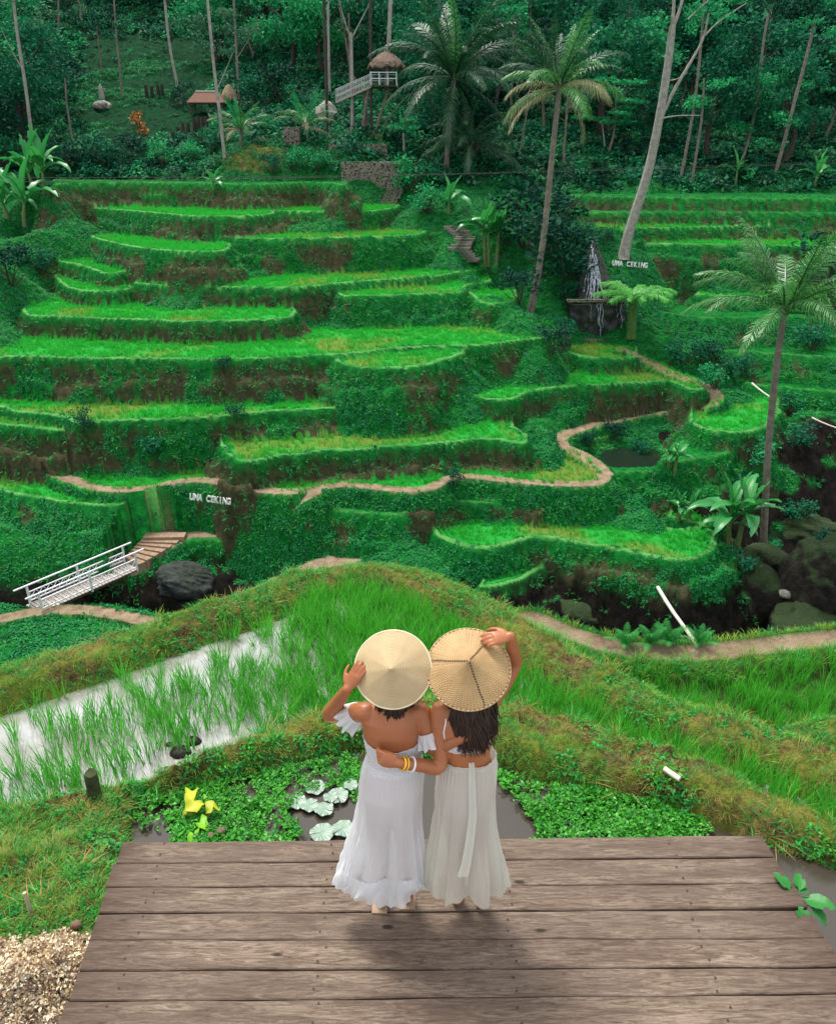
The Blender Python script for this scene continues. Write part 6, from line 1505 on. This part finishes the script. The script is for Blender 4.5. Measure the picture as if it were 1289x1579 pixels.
def fuse(mb, name, mat, parent, vox=.0045, smooth=6):
    me = mb.mesh('tmp', None, True); o = bpy.data.objects.new('tmp', me); C.objects.link(o)
    bm = bmesh.new(); bm.from_mesh(me); bmesh.ops.remove_doubles(bm, verts=bm.verts[:], dist=1e-5); bmesh.ops.recalc_face_normals(bm, faces=bm.faces[:]); bm.to_mesh(me); bm.free()
    r = o.modifiers.new('r', 'REMESH'); r.mode = 'VOXEL'; r.voxel_size = vox; r.use_smooth_shade = True
    sm = o.modifiers.new('s', 'SMOOTH'); sm.factor = .5; sm.iterations = smooth
    dg = bpy.context.evaluated_depsgraph_get(); dg.update(); m2 = bpy.data.meshes.new_from_object(o.evaluated_get(dg)); m2.name = name
    C.objects.unlink(o); bpy.data.objects.remove(o); m2.materials.clear(); m2.materials.append(mat)
    m2.polygons.foreach_set('use_smooth', [True]*len(m2.polygons))
    q = link(name, m2, parent); q.location = -parent.location; return q
def head(mb, c, fwd, s=1.0):
    """skull, jaw, nose, ears; fwd = where the face looks"""
    f = np.array(fwd, float); f /= np.linalg.norm(f); sd = np.cross(f, (0, 0, 1)); sd /= np.linalg.norm(sd); u = np.cross(sd, f); Rm = np.stack([sd, f, u], 1)
    P = lambda x, y, z: np.array(c)+Rm @ (np.array((x, y, z))*s)
    sph(mb, P(0, -.012, .025), np.array((.074, .092, .085))*s, 20, 16, Rm); sph(mb, P(0, .022, -.035), np.array((.056, .062, .070))*s, 18, 14, Rm)
    sph(mb, P(0, .055, -.088), np.array((.026, .024, .018))*s, 12, 8, Rm); sph(mb, P(0, .088, -.018), np.array((.013, .017, .024))*s, 10, 8, Rm); sph(mb, P(0, .098, -.032), np.array((.014, .010, .010))*s, 10, 8, Rm)
    for k in (-1, 1): sph(mb, P(.074*k, -.008, -.008), np.array((.010, .018, .030))*s, 10, 8, Rm); sph(mb, P(.040*k, .058, -.030), np.array((.022, .018, .020))*s, 10, 8, Rm)
    return P
def face(P, parent, s=1.0):
    ew = simple('eye_white', (.75, .73, .70), .3, .03, 5, 0) if 'eye_white' not in bpy.data.materials else bpy.data.materials['eye_white']
    lipm_ = simple('lip_colour', (.42, .12, .10), .4, .1, 5, 0) if 'lip_colour' not in bpy.data.materials else bpy.data.materials['lip_colour']
    for k in (-1, 1):
        m_ = MB(); sph(m_, P(.030*k, .078, .004), (.011, .009, .007), 12, 8); e = m_.build('eye', ew, parent, True, -parent.location)
        m_ = MB(); sph(m_, P(.030*k, .0855, .004), (.005, .0035, .005), 10, 8); i_ = m_.build('iris', hairm, e, True)
        m_ = MB(); m_.tube([P(.014*k, .089, .024), P(.031*k, .088, .030), P(.046*k, .078, .024)], [.003, .0035, .002], 6); m_.build('eyebrow', hairm, parent, True, -parent.location)
    m_ = MB(); m_.tube([P(-.022, .078, -.060), P(-.009, .087, -.056), P(.009, .087, -.056), P(.022, .078, -.060)], [.003, .0065, .0065, .003], 8); m_.tube([P(-.020, .077, -.063), P(0, .087, -.068), P(.020, .077, -.063)], [.003, .0075, .003], 8); m_.build('lips', lipm_, parent, True, -parent.location)
def hairtubes(parent, P, roots, name='hair', s=1.0, drop=.25, spread=.05, nst=70, seed=1, side_=(0, 0), capr=(.081, .100, .094)):
    g = np.random.default_rng(seed); mb = MB(); sph(mb, P(0, -.016, .028), np.array(capr)*s, 22, 16)
    for k in range(nst):
        a = g.uniform(-1.45, 1.45); z0_ = g.uniform(-.02, .06); x0_ = .078*math.sin(a); y0_ = -.012-.092*math.cos(a)
        p0 = P(x0_*.95, y0_*.95, z0_+.03); p1 = P(x0_*1.05, y0_*1.08-.004, z0_-.05)
        L = drop*(.80+.25*g.random()**.5)*(1-.22*(a/1.45)**2); ex = x0_*spread/.08+g.normal()*.012+side_[0]
        pts = [p0, p1]
        for q in range(1, 6):
            t = q/5; pts.append(p1+np.array((ex*t+.011*math.sin(q*1.5+a*7)+.003*math.sin(q*2.7+k), side_[1]*t-.012*math.sin(t*3.1)+g.normal()*.003, -L*t)))
        mb.tube(pts, np.array([.0042, .0050, .0050, .0045, .0038, .0026, .0006])*g.uniform(.6, 1.25), 5)
    return mb.build(name, hairm, parent, True, -parent.location)
def strawmat(name, c1, c2, kind):
    m = Mat(name, .5, .35); u = m.attr('u'); r = m.attr('r')       # u: angle in turns, r: 0 centre .. 1 rim
    n = m.noise(m.coord('Object'), 14, 4, .6)
    if kind == 'rings':
        s1 = m.math('SINE', m.math('MULTIPLY', r, 170.0)); s2 = m.math('SINE', m.math('MULTIPLY', u, 2*math.pi*110))
        pat = m.math('ADD', m.math('MULTIPLY', s1, .35), m.math('MULTIPLY', s2, .10))
    else:
        zig = m.math('PINGPONG', m.math('MULTIPLY', u, 36.0), .5); q = m.math('ADD', m.math('MULTIPLY', r, 22.0), m.math('MULTIPLY', zig, 2.2))
        s1 = m.math('SINE', m.math('MULTIPLY', q, 2*math.pi)); s2 = m.math('SINE', m.math('MULTIPLY', u, 2*math.pi*72)); pat = m.math('ADD', m.math('MULTIPLY', s1, .42), m.math('MULTIPLY', s2, .12))
    f = m.math('ADD', m.math('MULTIPLY', pat, .62), m.math('ADD', m.math('MULTIPLY', n, .55), .22), True)
    cc = m.ramp(f, [(.1, c1), (.85, c2)]); m.col(cc); m.bump(pat, .5, .003)
    tr = m.nt.nodes.new('ShaderNodeBsdfTranslucent'); m.l(cc, tr.inputs[0]); mx = m.nt.nodes.new('ShaderNodeMixShader'); mx.inputs[0].default_value = .22
    m.l(m.b.outputs[0], mx.inputs[1]); m.l(tr.outputs[0], mx.inputs[2]); m.l(mx.outputs[0], m.nt.nodes['Material Output'].inputs[0]); return m.m
def hat(parent, c, n_, rad_, h, mat, rimmat, curve=.12):
    n_ = np.array(n_, float); n_ /= np.linalg.norm(n_); a = np.cross(n_, (0, 0, 1)); a /= np.linalg.norm(a); b = np.cross(n_, a)   # b points down in the hat's plane
    if b[2] > 0: b = -b; a = -a
    m_, k_ = 40, 96; V = []; U = []; Rr = []
    for j in range(m_+1):
        t = j/m_
        for i in range(k_):
            q = 2*math.pi*i/k_; rr_ = rad_*t; z = h*(1-t)*(1-curve*math.sin(math.pi*t))+h*.04*math.exp(-(t/.05)**2)
            V.append(np.array(c)+rr_*(a*math.cos(q)+b*math.sin(q))+n_*(z+.0010*math.sin(12*q)*t)); U.append(i/k_); Rr.append(t)
    F = [(j*k_+i, (j+1)*k_+i, (j+1)*k_+(i+1) % k_, j*k_+(i+1) % k_) for j in range(m_) for i in range(k_)]
    V2 = [v-n_*.004 for v in V]; s = len(V); F2 = [tuple(x+s for x in f[::-1]) for f in F]; F3 = [(m_*k_+i, m_*k_+s+i, m_*k_+s+(i+1) % k_, m_*k_+(i+1) % k_) for i in range(k_)]
    me = npmesh('hat', np.array(V+V2)-np.array(parent.location), np.array(F+F2+F3), [mat]); fattr(me, 'u', U+U); fattr(me, 'r', Rr+Rr)
    o = link('hat', me, parent); rim = MB()
    pts = [np.array(c)+rad_*1.004*(a*math.cos(q)+b*math.sin(q))-n_*.002 for q in np.linspace(0, 2*math.pi, 97)]
    rim.tube(pts, .0042, 8, False); rim.build('rim_binding', rimmat, o, True, -parent.location)
    def surf(q, t, lift=0):
        z = h*(1-t)*(1-curve*math.sin(math.pi*t)); return np.array(c)+rad_*t*(a*math.cos(q)+b*math.sin(q))+n_*(z+lift)
    return o, surf
# drapery: rings of radius with folds
def crease(x):
    return 1-2*abs(math.sin(x/2))**.75
def drape(name, mat, parent, keys, folds, seed, n=240, m_=60, hem=None, thick=.0035, extra=None, org=None):
    """keys: (z, cx, cy, rx, ry); folds: list of (count, amplitude, phase, start)"""
    g = np.random.default_rng(seed); ks = sorted(keys, key=lambda k: -k[0]); zs = np.array([k[0] for k in ks]); A = np.array(ks); V = []
    ph = [(f[0], f[1], f[2], f[3]) for f in folds]
    for j in range(m_+1):
        t = j/m_; ze = zs[0]+(zs[-1]-zs[0])*t
        cx, cy, rx, ry = [np.interp(-ze, -zs, A[:, q]) for q in (1, 2, 3, 4)]
        for i in range(n):
            q = 2*math.pi*i/n; d = 0
            for cnt, am, p, st in ph:
                gr = sstep(st, 1, t) if st < 1 else 1-sstep(0, .25, t)
                d += am*gr*(crease if 9 < cnt < 25 else math.cos)(cnt*q+p+.9*math.sin(2*q+p)+1.7*math.sin(t*2.6+p+q)*(st < 1))
            if extra: d += extra(q, t)
            z = ze
            if hem is not None: z = ze+hem(q)*sstep(.35, 1, t)+.004*math.sin(9*q)*t
            V.append((cx+(rx+d)*math.cos(q), cy+(ry+d*.8)*math.sin(q), z))
    V = np.array(V); F = np.array([(j*n+i, (j+1)*n+i, (j+1)*n+(i+1) % n, j*n+(i+1) % n) for j in range(m_) for i in range(n)])
    me = npmesh(name, V-np.array(org or parent.location), F, [mat]); o = link(name, me, parent)
    return o, V
# ---------------- left woman
fl = onw(587, 1404, 0); fr2 = onw(627, 1398, 0)
pL = empty('person', ((fl[0]+fr2[0])/2, 2.70, 0)); meta(pL, 'woman in white off shoulder dress holding the brim of a smooth pale cone hat', 'person')
mb = MB(); Yb = 2.70
X_ = lambda px, py, Y=2.70: float(atd(px, py, Y)[0])
nk = V3(604, 1086, 2.71); cxh = X_(604, 1215)
tors = [(.74, X_(604,1240), .128, .088), (.82, X_(604,1215), .134, .096), (.90, X_(605,1190), .128, .092), (.98, X_(607,1170), .112, .084), (1.03, X_(608,1157), .110, .083), (1.09, X_(607,1140), .118, .086), (1.16, X_(605,1120), .128, .088), (1.22, X_(604,1105), .133, .080), (1.262, X_(604,1092), .112, .062), (1.29, X_(604,1085), .066, .05)]
eloft(mb, [((x, Yb+.01*math.sin(z*5), z), rx, ry) for z, x, rx, ry in tors])
hc = V3(606, 1032, 2.70); axL = np.array((-.05, -math.cos(R(37)), math.sin(R(37)))); axL /= np.linalg.norm(axL)
hd = hc-axL*.070
limbtube(mb, [(nk[0], 2.705, 1.25), (nk[0], 2.715, 1.31), hd-np.array((0, .02, .05))], [.058, .046, .046])
PL_h = head(mb, hd, (.02, 1, -.05), .93)
sL = V3(560, 1098, 2.70); eL = V3(507, 1102, 2.82); wL = V3(536, 1062, 2.655)
limbtube(mb, [sL+np.array((.03, 0, .0)), sL, (sL+eL)/2, eL, (eL*.55+wL*.45), wL], [.044, .043, .036, .031, .031, .0215])
shL, surfL = hat(pL, hc, axL, .158, .092, strawmat('smooth_palm_straw', (.42, .28, .13), (.70, .55, .33), 'rings'), simple('pale_straw_edge', (.66, .56, .38), .6, .1))
tgt = surfL(math.pi*1.0, .80, .012)
if abs(tgt[0]-V3(556, 1043, 2.68)[0]) > .1: tgt = surfL(0, .80, .012)
hand(mb, wL, tgt-wL+np.array((0, 0, .012)), np.array((-.25, -.85, .45)), -1, (.12, .22, .22), .05, .86)
sR = V3(650, 1100, 2.70); eR = V3(668, 1155, 2.655); wR = V3(722, 1134, 2.612)
limbtube(mb, [sR-np.array((.03, 0, 0)), sR, (sR+eR)/2, eR, eR*.5+wR*.5, wR], [.044, .043, .036, .031, .028, .0215])
hand(mb, wR, V3(750, 1120, 2.655)-wR, np.array((.1, -1, .2)), -1, (.12, .2, .2), .12, .92)
for (fx, fy), k in ((fl, -1), (fr2, 1)):
    hip = np.array((cxh+.056*k, 2.70, .80)); knee = np.array((cxh*.5+fx*.5+.03*k, 2.715, .45)); ank = np.array((fx, fy+.045, .085))
    limbtube(mb, [hip, hip*.5+knee*.5, knee, knee*.6+ank*.4, ank], [.074, .062, .046, .045, .030])
    limbtube(mb, [(fx, fy+.030, .030), (fx+.004*k, fy+.10, .034), (fx+.010*k, fy+.17, .024), (fx+.012*k, fy+.205, .018)], [.028, .031, .032, .020])
fuse(mb, 'body', skinA, pL); face(PL_h, pL)
hairtubes(pL, PL_h, None, drop=.14, spread=-.015, nst=260, seed=2)
# sandals
for (fx, fy), k in ((fl, -1), (fr2, 1)):
    mb = MB(); mb.box((fx+.005*k, fy+.10, .004), (.075, .24, .008)); o = mb.build('sandal', simple('tan_sandal_leather', (.30, .20, .13), .6, .1), pL, False, -pL.location)
# bodice follows the back, open at the shoulders
def bodice(parent, name, mat, rows, tops, n=96, off=.007, org=None):
    V = []; m_ = len(rows)
    zt = rows[0][0]
    for j, (z, x, y, rx, ry) in enumerate(rows):
        for i in range(n):
            q = 2*math.pi*i/n; zz_ = z+(tops(q) if j == 0 else tops(q)*.5 if j == 1 else 0); w_ = .0022*math.sin(z*420+3*math.sin(q*3))+.0016*math.sin(q*22+z*40)
            V.append((x+(rx+off+w_)*math.cos(q), y+(ry+off+w_)*math.sin(q), zz_))
    F = [(j*n+i, (j+1)*n+i, (j+1)*n+(i+1) % n, j*n+(i+1) % n) for j in range(m_-1) for i in range(n)]
    me = npmesh(name, np.array(V)-np.array(org or parent.location), np.array(F), [mat]); return link(name, me, parent)
def trow(tors, zs, Yc): 
    T_ = np.array(tors); return [(z, np.interp(z, T_[:, 0], T_[:, 1]), Yc+.01*math.sin(z*5), np.interp(z, T_[:, 0], T_[:, 2]), np.interp(z, T_[:, 0], T_[:, 3])) for z in zs]
zs_ = np.linspace(1.115, .965, 40)
bodice(pL, 'bodice', cloW, trow(tors, zs_, Yb), lambda q: .020*abs(math.cos(q))-.012*max(0, -math.sin(q)))
# skirt
kL = [(1.0, X_(608,1168), 2.70, .124, .095), (.93, X_(606,1183), 2.70, .140, .118), (.84, X_(603,1208), 2.70, .147, .138), (.74, X_(602,1235), 2.70, .148, .138), (.60, X_(600,1275), 2.70, .158, .126), (.42, X_(594,1318), 2.69, .184, .114), (.30, X_(590,1345), 2.69, .204, .104), (.25, X_(588,1356), 2.69, .210, .096)]
def exL(q, t):
    g1 = math.exp(-((q-1.5*math.pi-.10)/.20)**2); lobes = .022*math.exp(-((q-1.5*math.pi+.42)/.28)**2)+.020*math.exp(-((q-1.5*math.pi-.62)/.28)**2)
    return (-.036*g1+lobes)*sstep(.28, .8, t)-.006*t
hemL = lambda q: .03*math.cos(3*q+1)-.015*math.cos(5*q)
o, VL = drape('skirt', cloW, pL, kL, [(3, .014, 2.2, .2), (5, .016, .4, .2), (11, .017, 1.1, .10), (19, .009, 2.0, .05), (31, .003, .2, .0), (46, .0012, .2, 2)], 3, hem=hemL, extra=exL)
# gathered flounce along the hem
kF = [(.37, X_(590,1335), 2.69, .194, .112), (.29, X_(589,1348), 2.69, .210, .108), (.215, X_(588,1360), 2.69, .226, .100)]
drape('flounce', cloW, o, kF, [(5, .014, .4+1.5, -1), (13, .010, .5, 0), (29, .006, 1.0, .0), (43, .003, .0, .0), (52, .003, .3, 2)], 4, m_=26, hem=lambda q: .03*math.cos(3*q+1)-.015*math.cos(5*q), extra=lambda q, t: exL(q, 1)*.9, org=pL.location)
# waist ties and ruffled sleeves
def ruffle(parent, name, mat, c, ax_, r0, r1, L, cnt=9, n=110, seed=1):
    ax_ = np.array(ax_, float); ax_ /= np.linalg.norm(ax_); a = np.cross(ax_, (0, 0, 1)); a /= np.linalg.norm(a); b = np.cross(ax_, a); g = np.random.default_rng(seed); V = []; m_ = 14
    for j in range(m_+1):
        t = j/m_
        for i in range(n):
            q = 2*math.pi*i/n; rr_ = r0+(r1-r0)*t**.7+(.003+.007*t)*math.cos(cnt*q+1.2*math.sin(2*q)+seed)*t+.004*t*math.cos(cnt*2*q)+.002*math.cos(30*q)*(1-t)
            V.append(np.array(c)+ax_*(L*t*(1+.05*math.cos(5*q+.5)*t))+rr_*(a*math.cos(q)+b*math.sin(q)))
    F = [(j*n+i, (j+1)*n+i, (j+1)*n+(i+1) % n, j*n+(i+1) % n) for j in range(m_) for i in range(n)]
    return link(name, npmesh(name, np.array(V)-np.array(parent.location), np.array(F), [mat]), parent)
ruffle(pL, 'sleeve_ruffle', cloW, sL*.86+eL*.14, np.array(eL-sL)*.6+np.array((0, 0, -.08)), .046, .062, .085)
ruffle(pL, 'sleeve_ruffle', cloW, sR*.52+eR*.48, np.array(eR-sR), .044, .058, .065, seed=3)
# ---------------- right woman
fl = onw(705, 1402, 0); fr2 = onw(741, 1408, 0)
pR = empty('person', ((fl[0]+fr2[0])/2, 2.70, 0)); meta(pR, 'woman in long gauze skirt with long dark hair under a woven bamboo cone hat', 'person')
mb = MB(); cxh = X_(716, 1215)
torR = [(.74, X_(718,1240), .120, .086), (.82, X_(718,1215), .128, .094), (.90, X_(719,1190), .122, .088), (.98, X_(720,1170), .108, .082), (1.03, X_(719,1157), .104, .080), (1.09, X_(716,1140), .110, .082), (1.16, X_(714,1120), .120, .084), (1.22, X_(713,1105), .124, .076), (1.262, X_(713,1092), .104, .060), (1.29, X_(713,1085), .062, .05)]
eloft(mb, [((x, Yb+.01*math.sin(z*5), z), rx, ry) for z, x, rx, ry in torR])
hcR = V3(722, 1031, 2.70); axR = np.array((-.03, -math.cos(R(52)), math.sin(R(52)))); axR /= np.linalg.norm(axR); hdR = hcR-axR*.060
limbtube(mb, [(X_(714,1090), 2.705, 1.25), (X_(716,1085), 2.715, 1.31), hdR-np.array((0, .02, .05))], [.056, .045, .045])
PR_h = head(mb, hdR, (-.04, 1, -.05), .93)
strR = strawmat('woven_bamboo', (.28, .145, .05), (.68, .47, .23), 'weave'); oh, surfR = hat(pR, hcR, axR, .172, .112, strR, simple('bamboo_edge', (.42, .28, .14), .6, .25, 30))
seam = simple('dark_stitching', (.03, .022, .018), .7, .1)
def ang_for(px, py):
    best = min(((np.hypot(*(np.array(proj(surfR(q, 1)))-np.array((px, py)))), q) for q in np.linspace(0, 2*math.pi, 181))); return best[1]
def proj(p):
    dx, dy, dz = p[0], p[1], p[2]-CAM_Z; dep = dy*math.cos(TH)-dz*math.sin(TH); return CXP+F_PX*dx/dep, CYP-F_PX*(dy*math.sin(TH)+dz*math.cos(TH))/dep
for (px, py) in ((748, 1088), (768, 968), (660, 1018)):
    q = ang_for(px, py); mb2 = MB()
    for k in range(17):
        t0 = .04+.95*k/17; mb2.bar(Vector(surfR(q+.01*math.sin(k), t0, .0018)), Vector(surfR(q+.01*math.sin(k), t0+.030, .0018)), .0055, .002, upv=tuple(axR))
    mb2.build('seam', seam, oh, False, -pR.location)
mb2 = MB()
for k in range(58):
    q = 2*math.pi*k/58; mb2.bar(Vector(surfR(q, .985, .001)), Vector(surfR(q, 1.012, -.001)), .004, .005, upv=tuple(axR))
mb2.build('rim_stitching', seam, oh, False, -pR.location)
s1 = V3(678, 1098, 2.69); e1_ = V3(677, 1182, 2.615); w1 = V3(616, 1177, 2.545)
limbtube(mb, [s1+np.array((.03, 0, 0)), s1, s1*.5+e1_*.5, e1_, e1_*.5+w1*.5, w1], [.043, .042, .035, .031, .029, .021])
hand(mb, w1, V3(578, 1168, 2.555)-w1, np.array((0, -1, .25)), 1, (.55, .65, .5), .02, .9, .12)
s2 = V3(744, 1098, 2.70); e2_ = V3(793, 1024, 2.83); w2 = V3(787, 981, 2.755)
limbtube(mb, [s2-np.array((.03, 0, 0)), s2, s2*.5+e2_*.5+np.array((.015, .02, -.01)), e2_, e2_*.5+w2*.5, w2], [.043, .042, .036, .032, .030, .021])
tg = surfR(ang_for(765, 985), .78, .010); 
hand(mb, w2, tg-w2+np.array((-.02, -.02, .035)), np.array((.15, -.45, .9)), 1, (.25, .45, .4), .10, .9)
for (fx, fy), k in ((fl, -1), (fr2, 1)):
    hip = np.array((cxh+.054*k, 2.70, .80)); knee = np.array((cxh*.5+fx*.5+.02*k, 2.715, .45)); ank = np.array((fx, fy+.045, .085))
    limbtube(mb, [hip, hip*.5+knee*.5, knee, knee*.6+ank*.4, ank], [.072, .060, .045, .044, .030])
    limbtube(mb, [(fx, fy+.030, .030), (fx+.004*k, fy+.10, .034), (fx+.010*k, fy+.17, .024), (fx+.012*k, fy+.205, .018)], [.028, .031, .032, .020])
fuse(mb, 'body', skinB, pR); face(PR_h, pR)
hairtubes(pR, PR_h, None, drop=.275, spread=.018, nst=620, seed=5, side_=(.022, -.030))
def ringband(parent, name, c, ax_, r, tr, mat):
    ax_ = np.array(ax_, float); ax_ /= np.linalg.norm(ax_); a = np.cross(ax_, (0, 0, 1)); a /= np.linalg.norm(a); b = np.cross(ax_, a)
    return MB().tube([np.array(c)+r*(a*math.cos(q)+b*math.sin(q)) for q in np.linspace(0, 2*math.pi, 33)], tr, 8, False).build(name, mat, parent, True, -parent.location)
gold = Mat('yellow_metal_bangle', .3, .5); gold.col((.85, .50, .06)); gold.b.inputs['Metallic'].default_value = .5; gold = gold.m
fa = w1-e1_
ringband(pR, 'bracelet', w1-fa*.08, fa, .0255, .0045, gold); ringband(pR, 'bracelet', w1-fa*.15, fa, .0265, .004, gold); ringband(pR, 'bracelet', w1-fa*.30, fa, .029, .0045, simple('white_beads', (.75, .72, .70), .5, .1))
# bikini top: back band and strap
mbb = MB(); T2 = np.array(torR)
def onback(q, z, off=.004):
    x, rx, ry = [np.interp(z, T2[:, 0], T2[:, k]) for k in (1, 2, 3)]; return np.array((x+(rx+off)*math.cos(q), Yb+.01*math.sin(z*5)+(ry+off)*math.sin(q), z))
bodice(pR, 'bikini_band', cloW, [(z, np.interp(z, T2[:, 0], T2[:, 1]), Yb+.01*math.sin(z*5), np.interp(z, T2[:, 0], T2[:, 2]), np.interp(z, T2[:, 0], T2[:, 3])) for z in np.linspace(1.135, 1.095, 8)], lambda q: 0, off=.004)
for k in (-1, 1):
    mbb.tube([onback(-math.pi/2+.75*k, 1.13), onback(-math.pi/2+.72*k, 1.19), onback(-math.pi/2+.65*k, 1.24), np.array((X_(713, 1090)+.075*k, 2.70, 1.288))], .0035, 6)
mbb.build('strap', simple('pink_white_strap', (.75, .62, .60), .7, .05), pR, True, -pR.location)
kR = [(1.005, X_(721,1168), 2.70, .119, .093), (.96, X_(721,1178), 2.70, .130, .104), (.88, X_(719,1200), 2.70, .134, .120), (.78, X_(717,1225), 2.70, .138, .130), (.60, X_(716,1270), 2.70, .150, .122), (.42, X_(716,1318), 2.69, .168, .112), (.28, X_(716,1350), 2.685, .182, .106), (.195, X_(717,1366), 2.68, .182, .096)]
def exR(q, t):
    g1 = math.exp(-((q-1.5*math.pi-.05)/.16)**2); lob = .026*math.exp(-((q-1.5*math.pi+.38)/.20)**2)+.030*math.exp(-((q-1.5*math.pi-.52)/.22)**2)
    return (-.040*g1+lob)*sstep(.35, .9, t)-.004*t
hemR = lambda q: .06*abs(math.cos(q))**1.3+.06*math.exp(-((q-1.5*math.pi-.05)/.16)**2)-.02
o, _ = drape('skirt', cloC, pR, kR, [(3, .016, 1.1, .2), (6, .018, 2.4, .05), (13, .018, .3, .03), (22, .009, 1.0, .0), (34, .003, .5, .0), (44, .003, .2, 2)], 6, hem=hemR, extra=exR, m_=70)
bodice(o, 'waistband', cloC, [(z, X_(721, 1168), 2.70, .121, .094) for z in np.linspace(1.022, .992, 6)], lambda q: 0, off=.003, org=pR.location)
# the waistband is built about the woman's origin
# sash hanging down the back
mb2 = MB(); pts = []
L0 = [V3(727, 1176, 2.585), V3(728, 1215, 2.565), V3(729, 1260, 2.56), V3(724, 1300, 2.555), V3(718, 1335, 2.545), V3(713, 1352, 2.54)]
V = []; 
for i, p in enumerate(L0):
    w_ = .012+.0022*i; V += [p+np.array((-w_, .002, 0)), p+np.array((-w_*.3, -.006, 0)), p+np.array((w_*.4, .002, 0)), p+np.array((w_, -.004, 0))]
F = [(i*4+j, i*4+j+1, i*4+j+5, i*4+j+4) for i in range(len(L0)-1) for j in range(3)]
MB().add(V, F).build('sash', cloC, o, True, -pR.location)
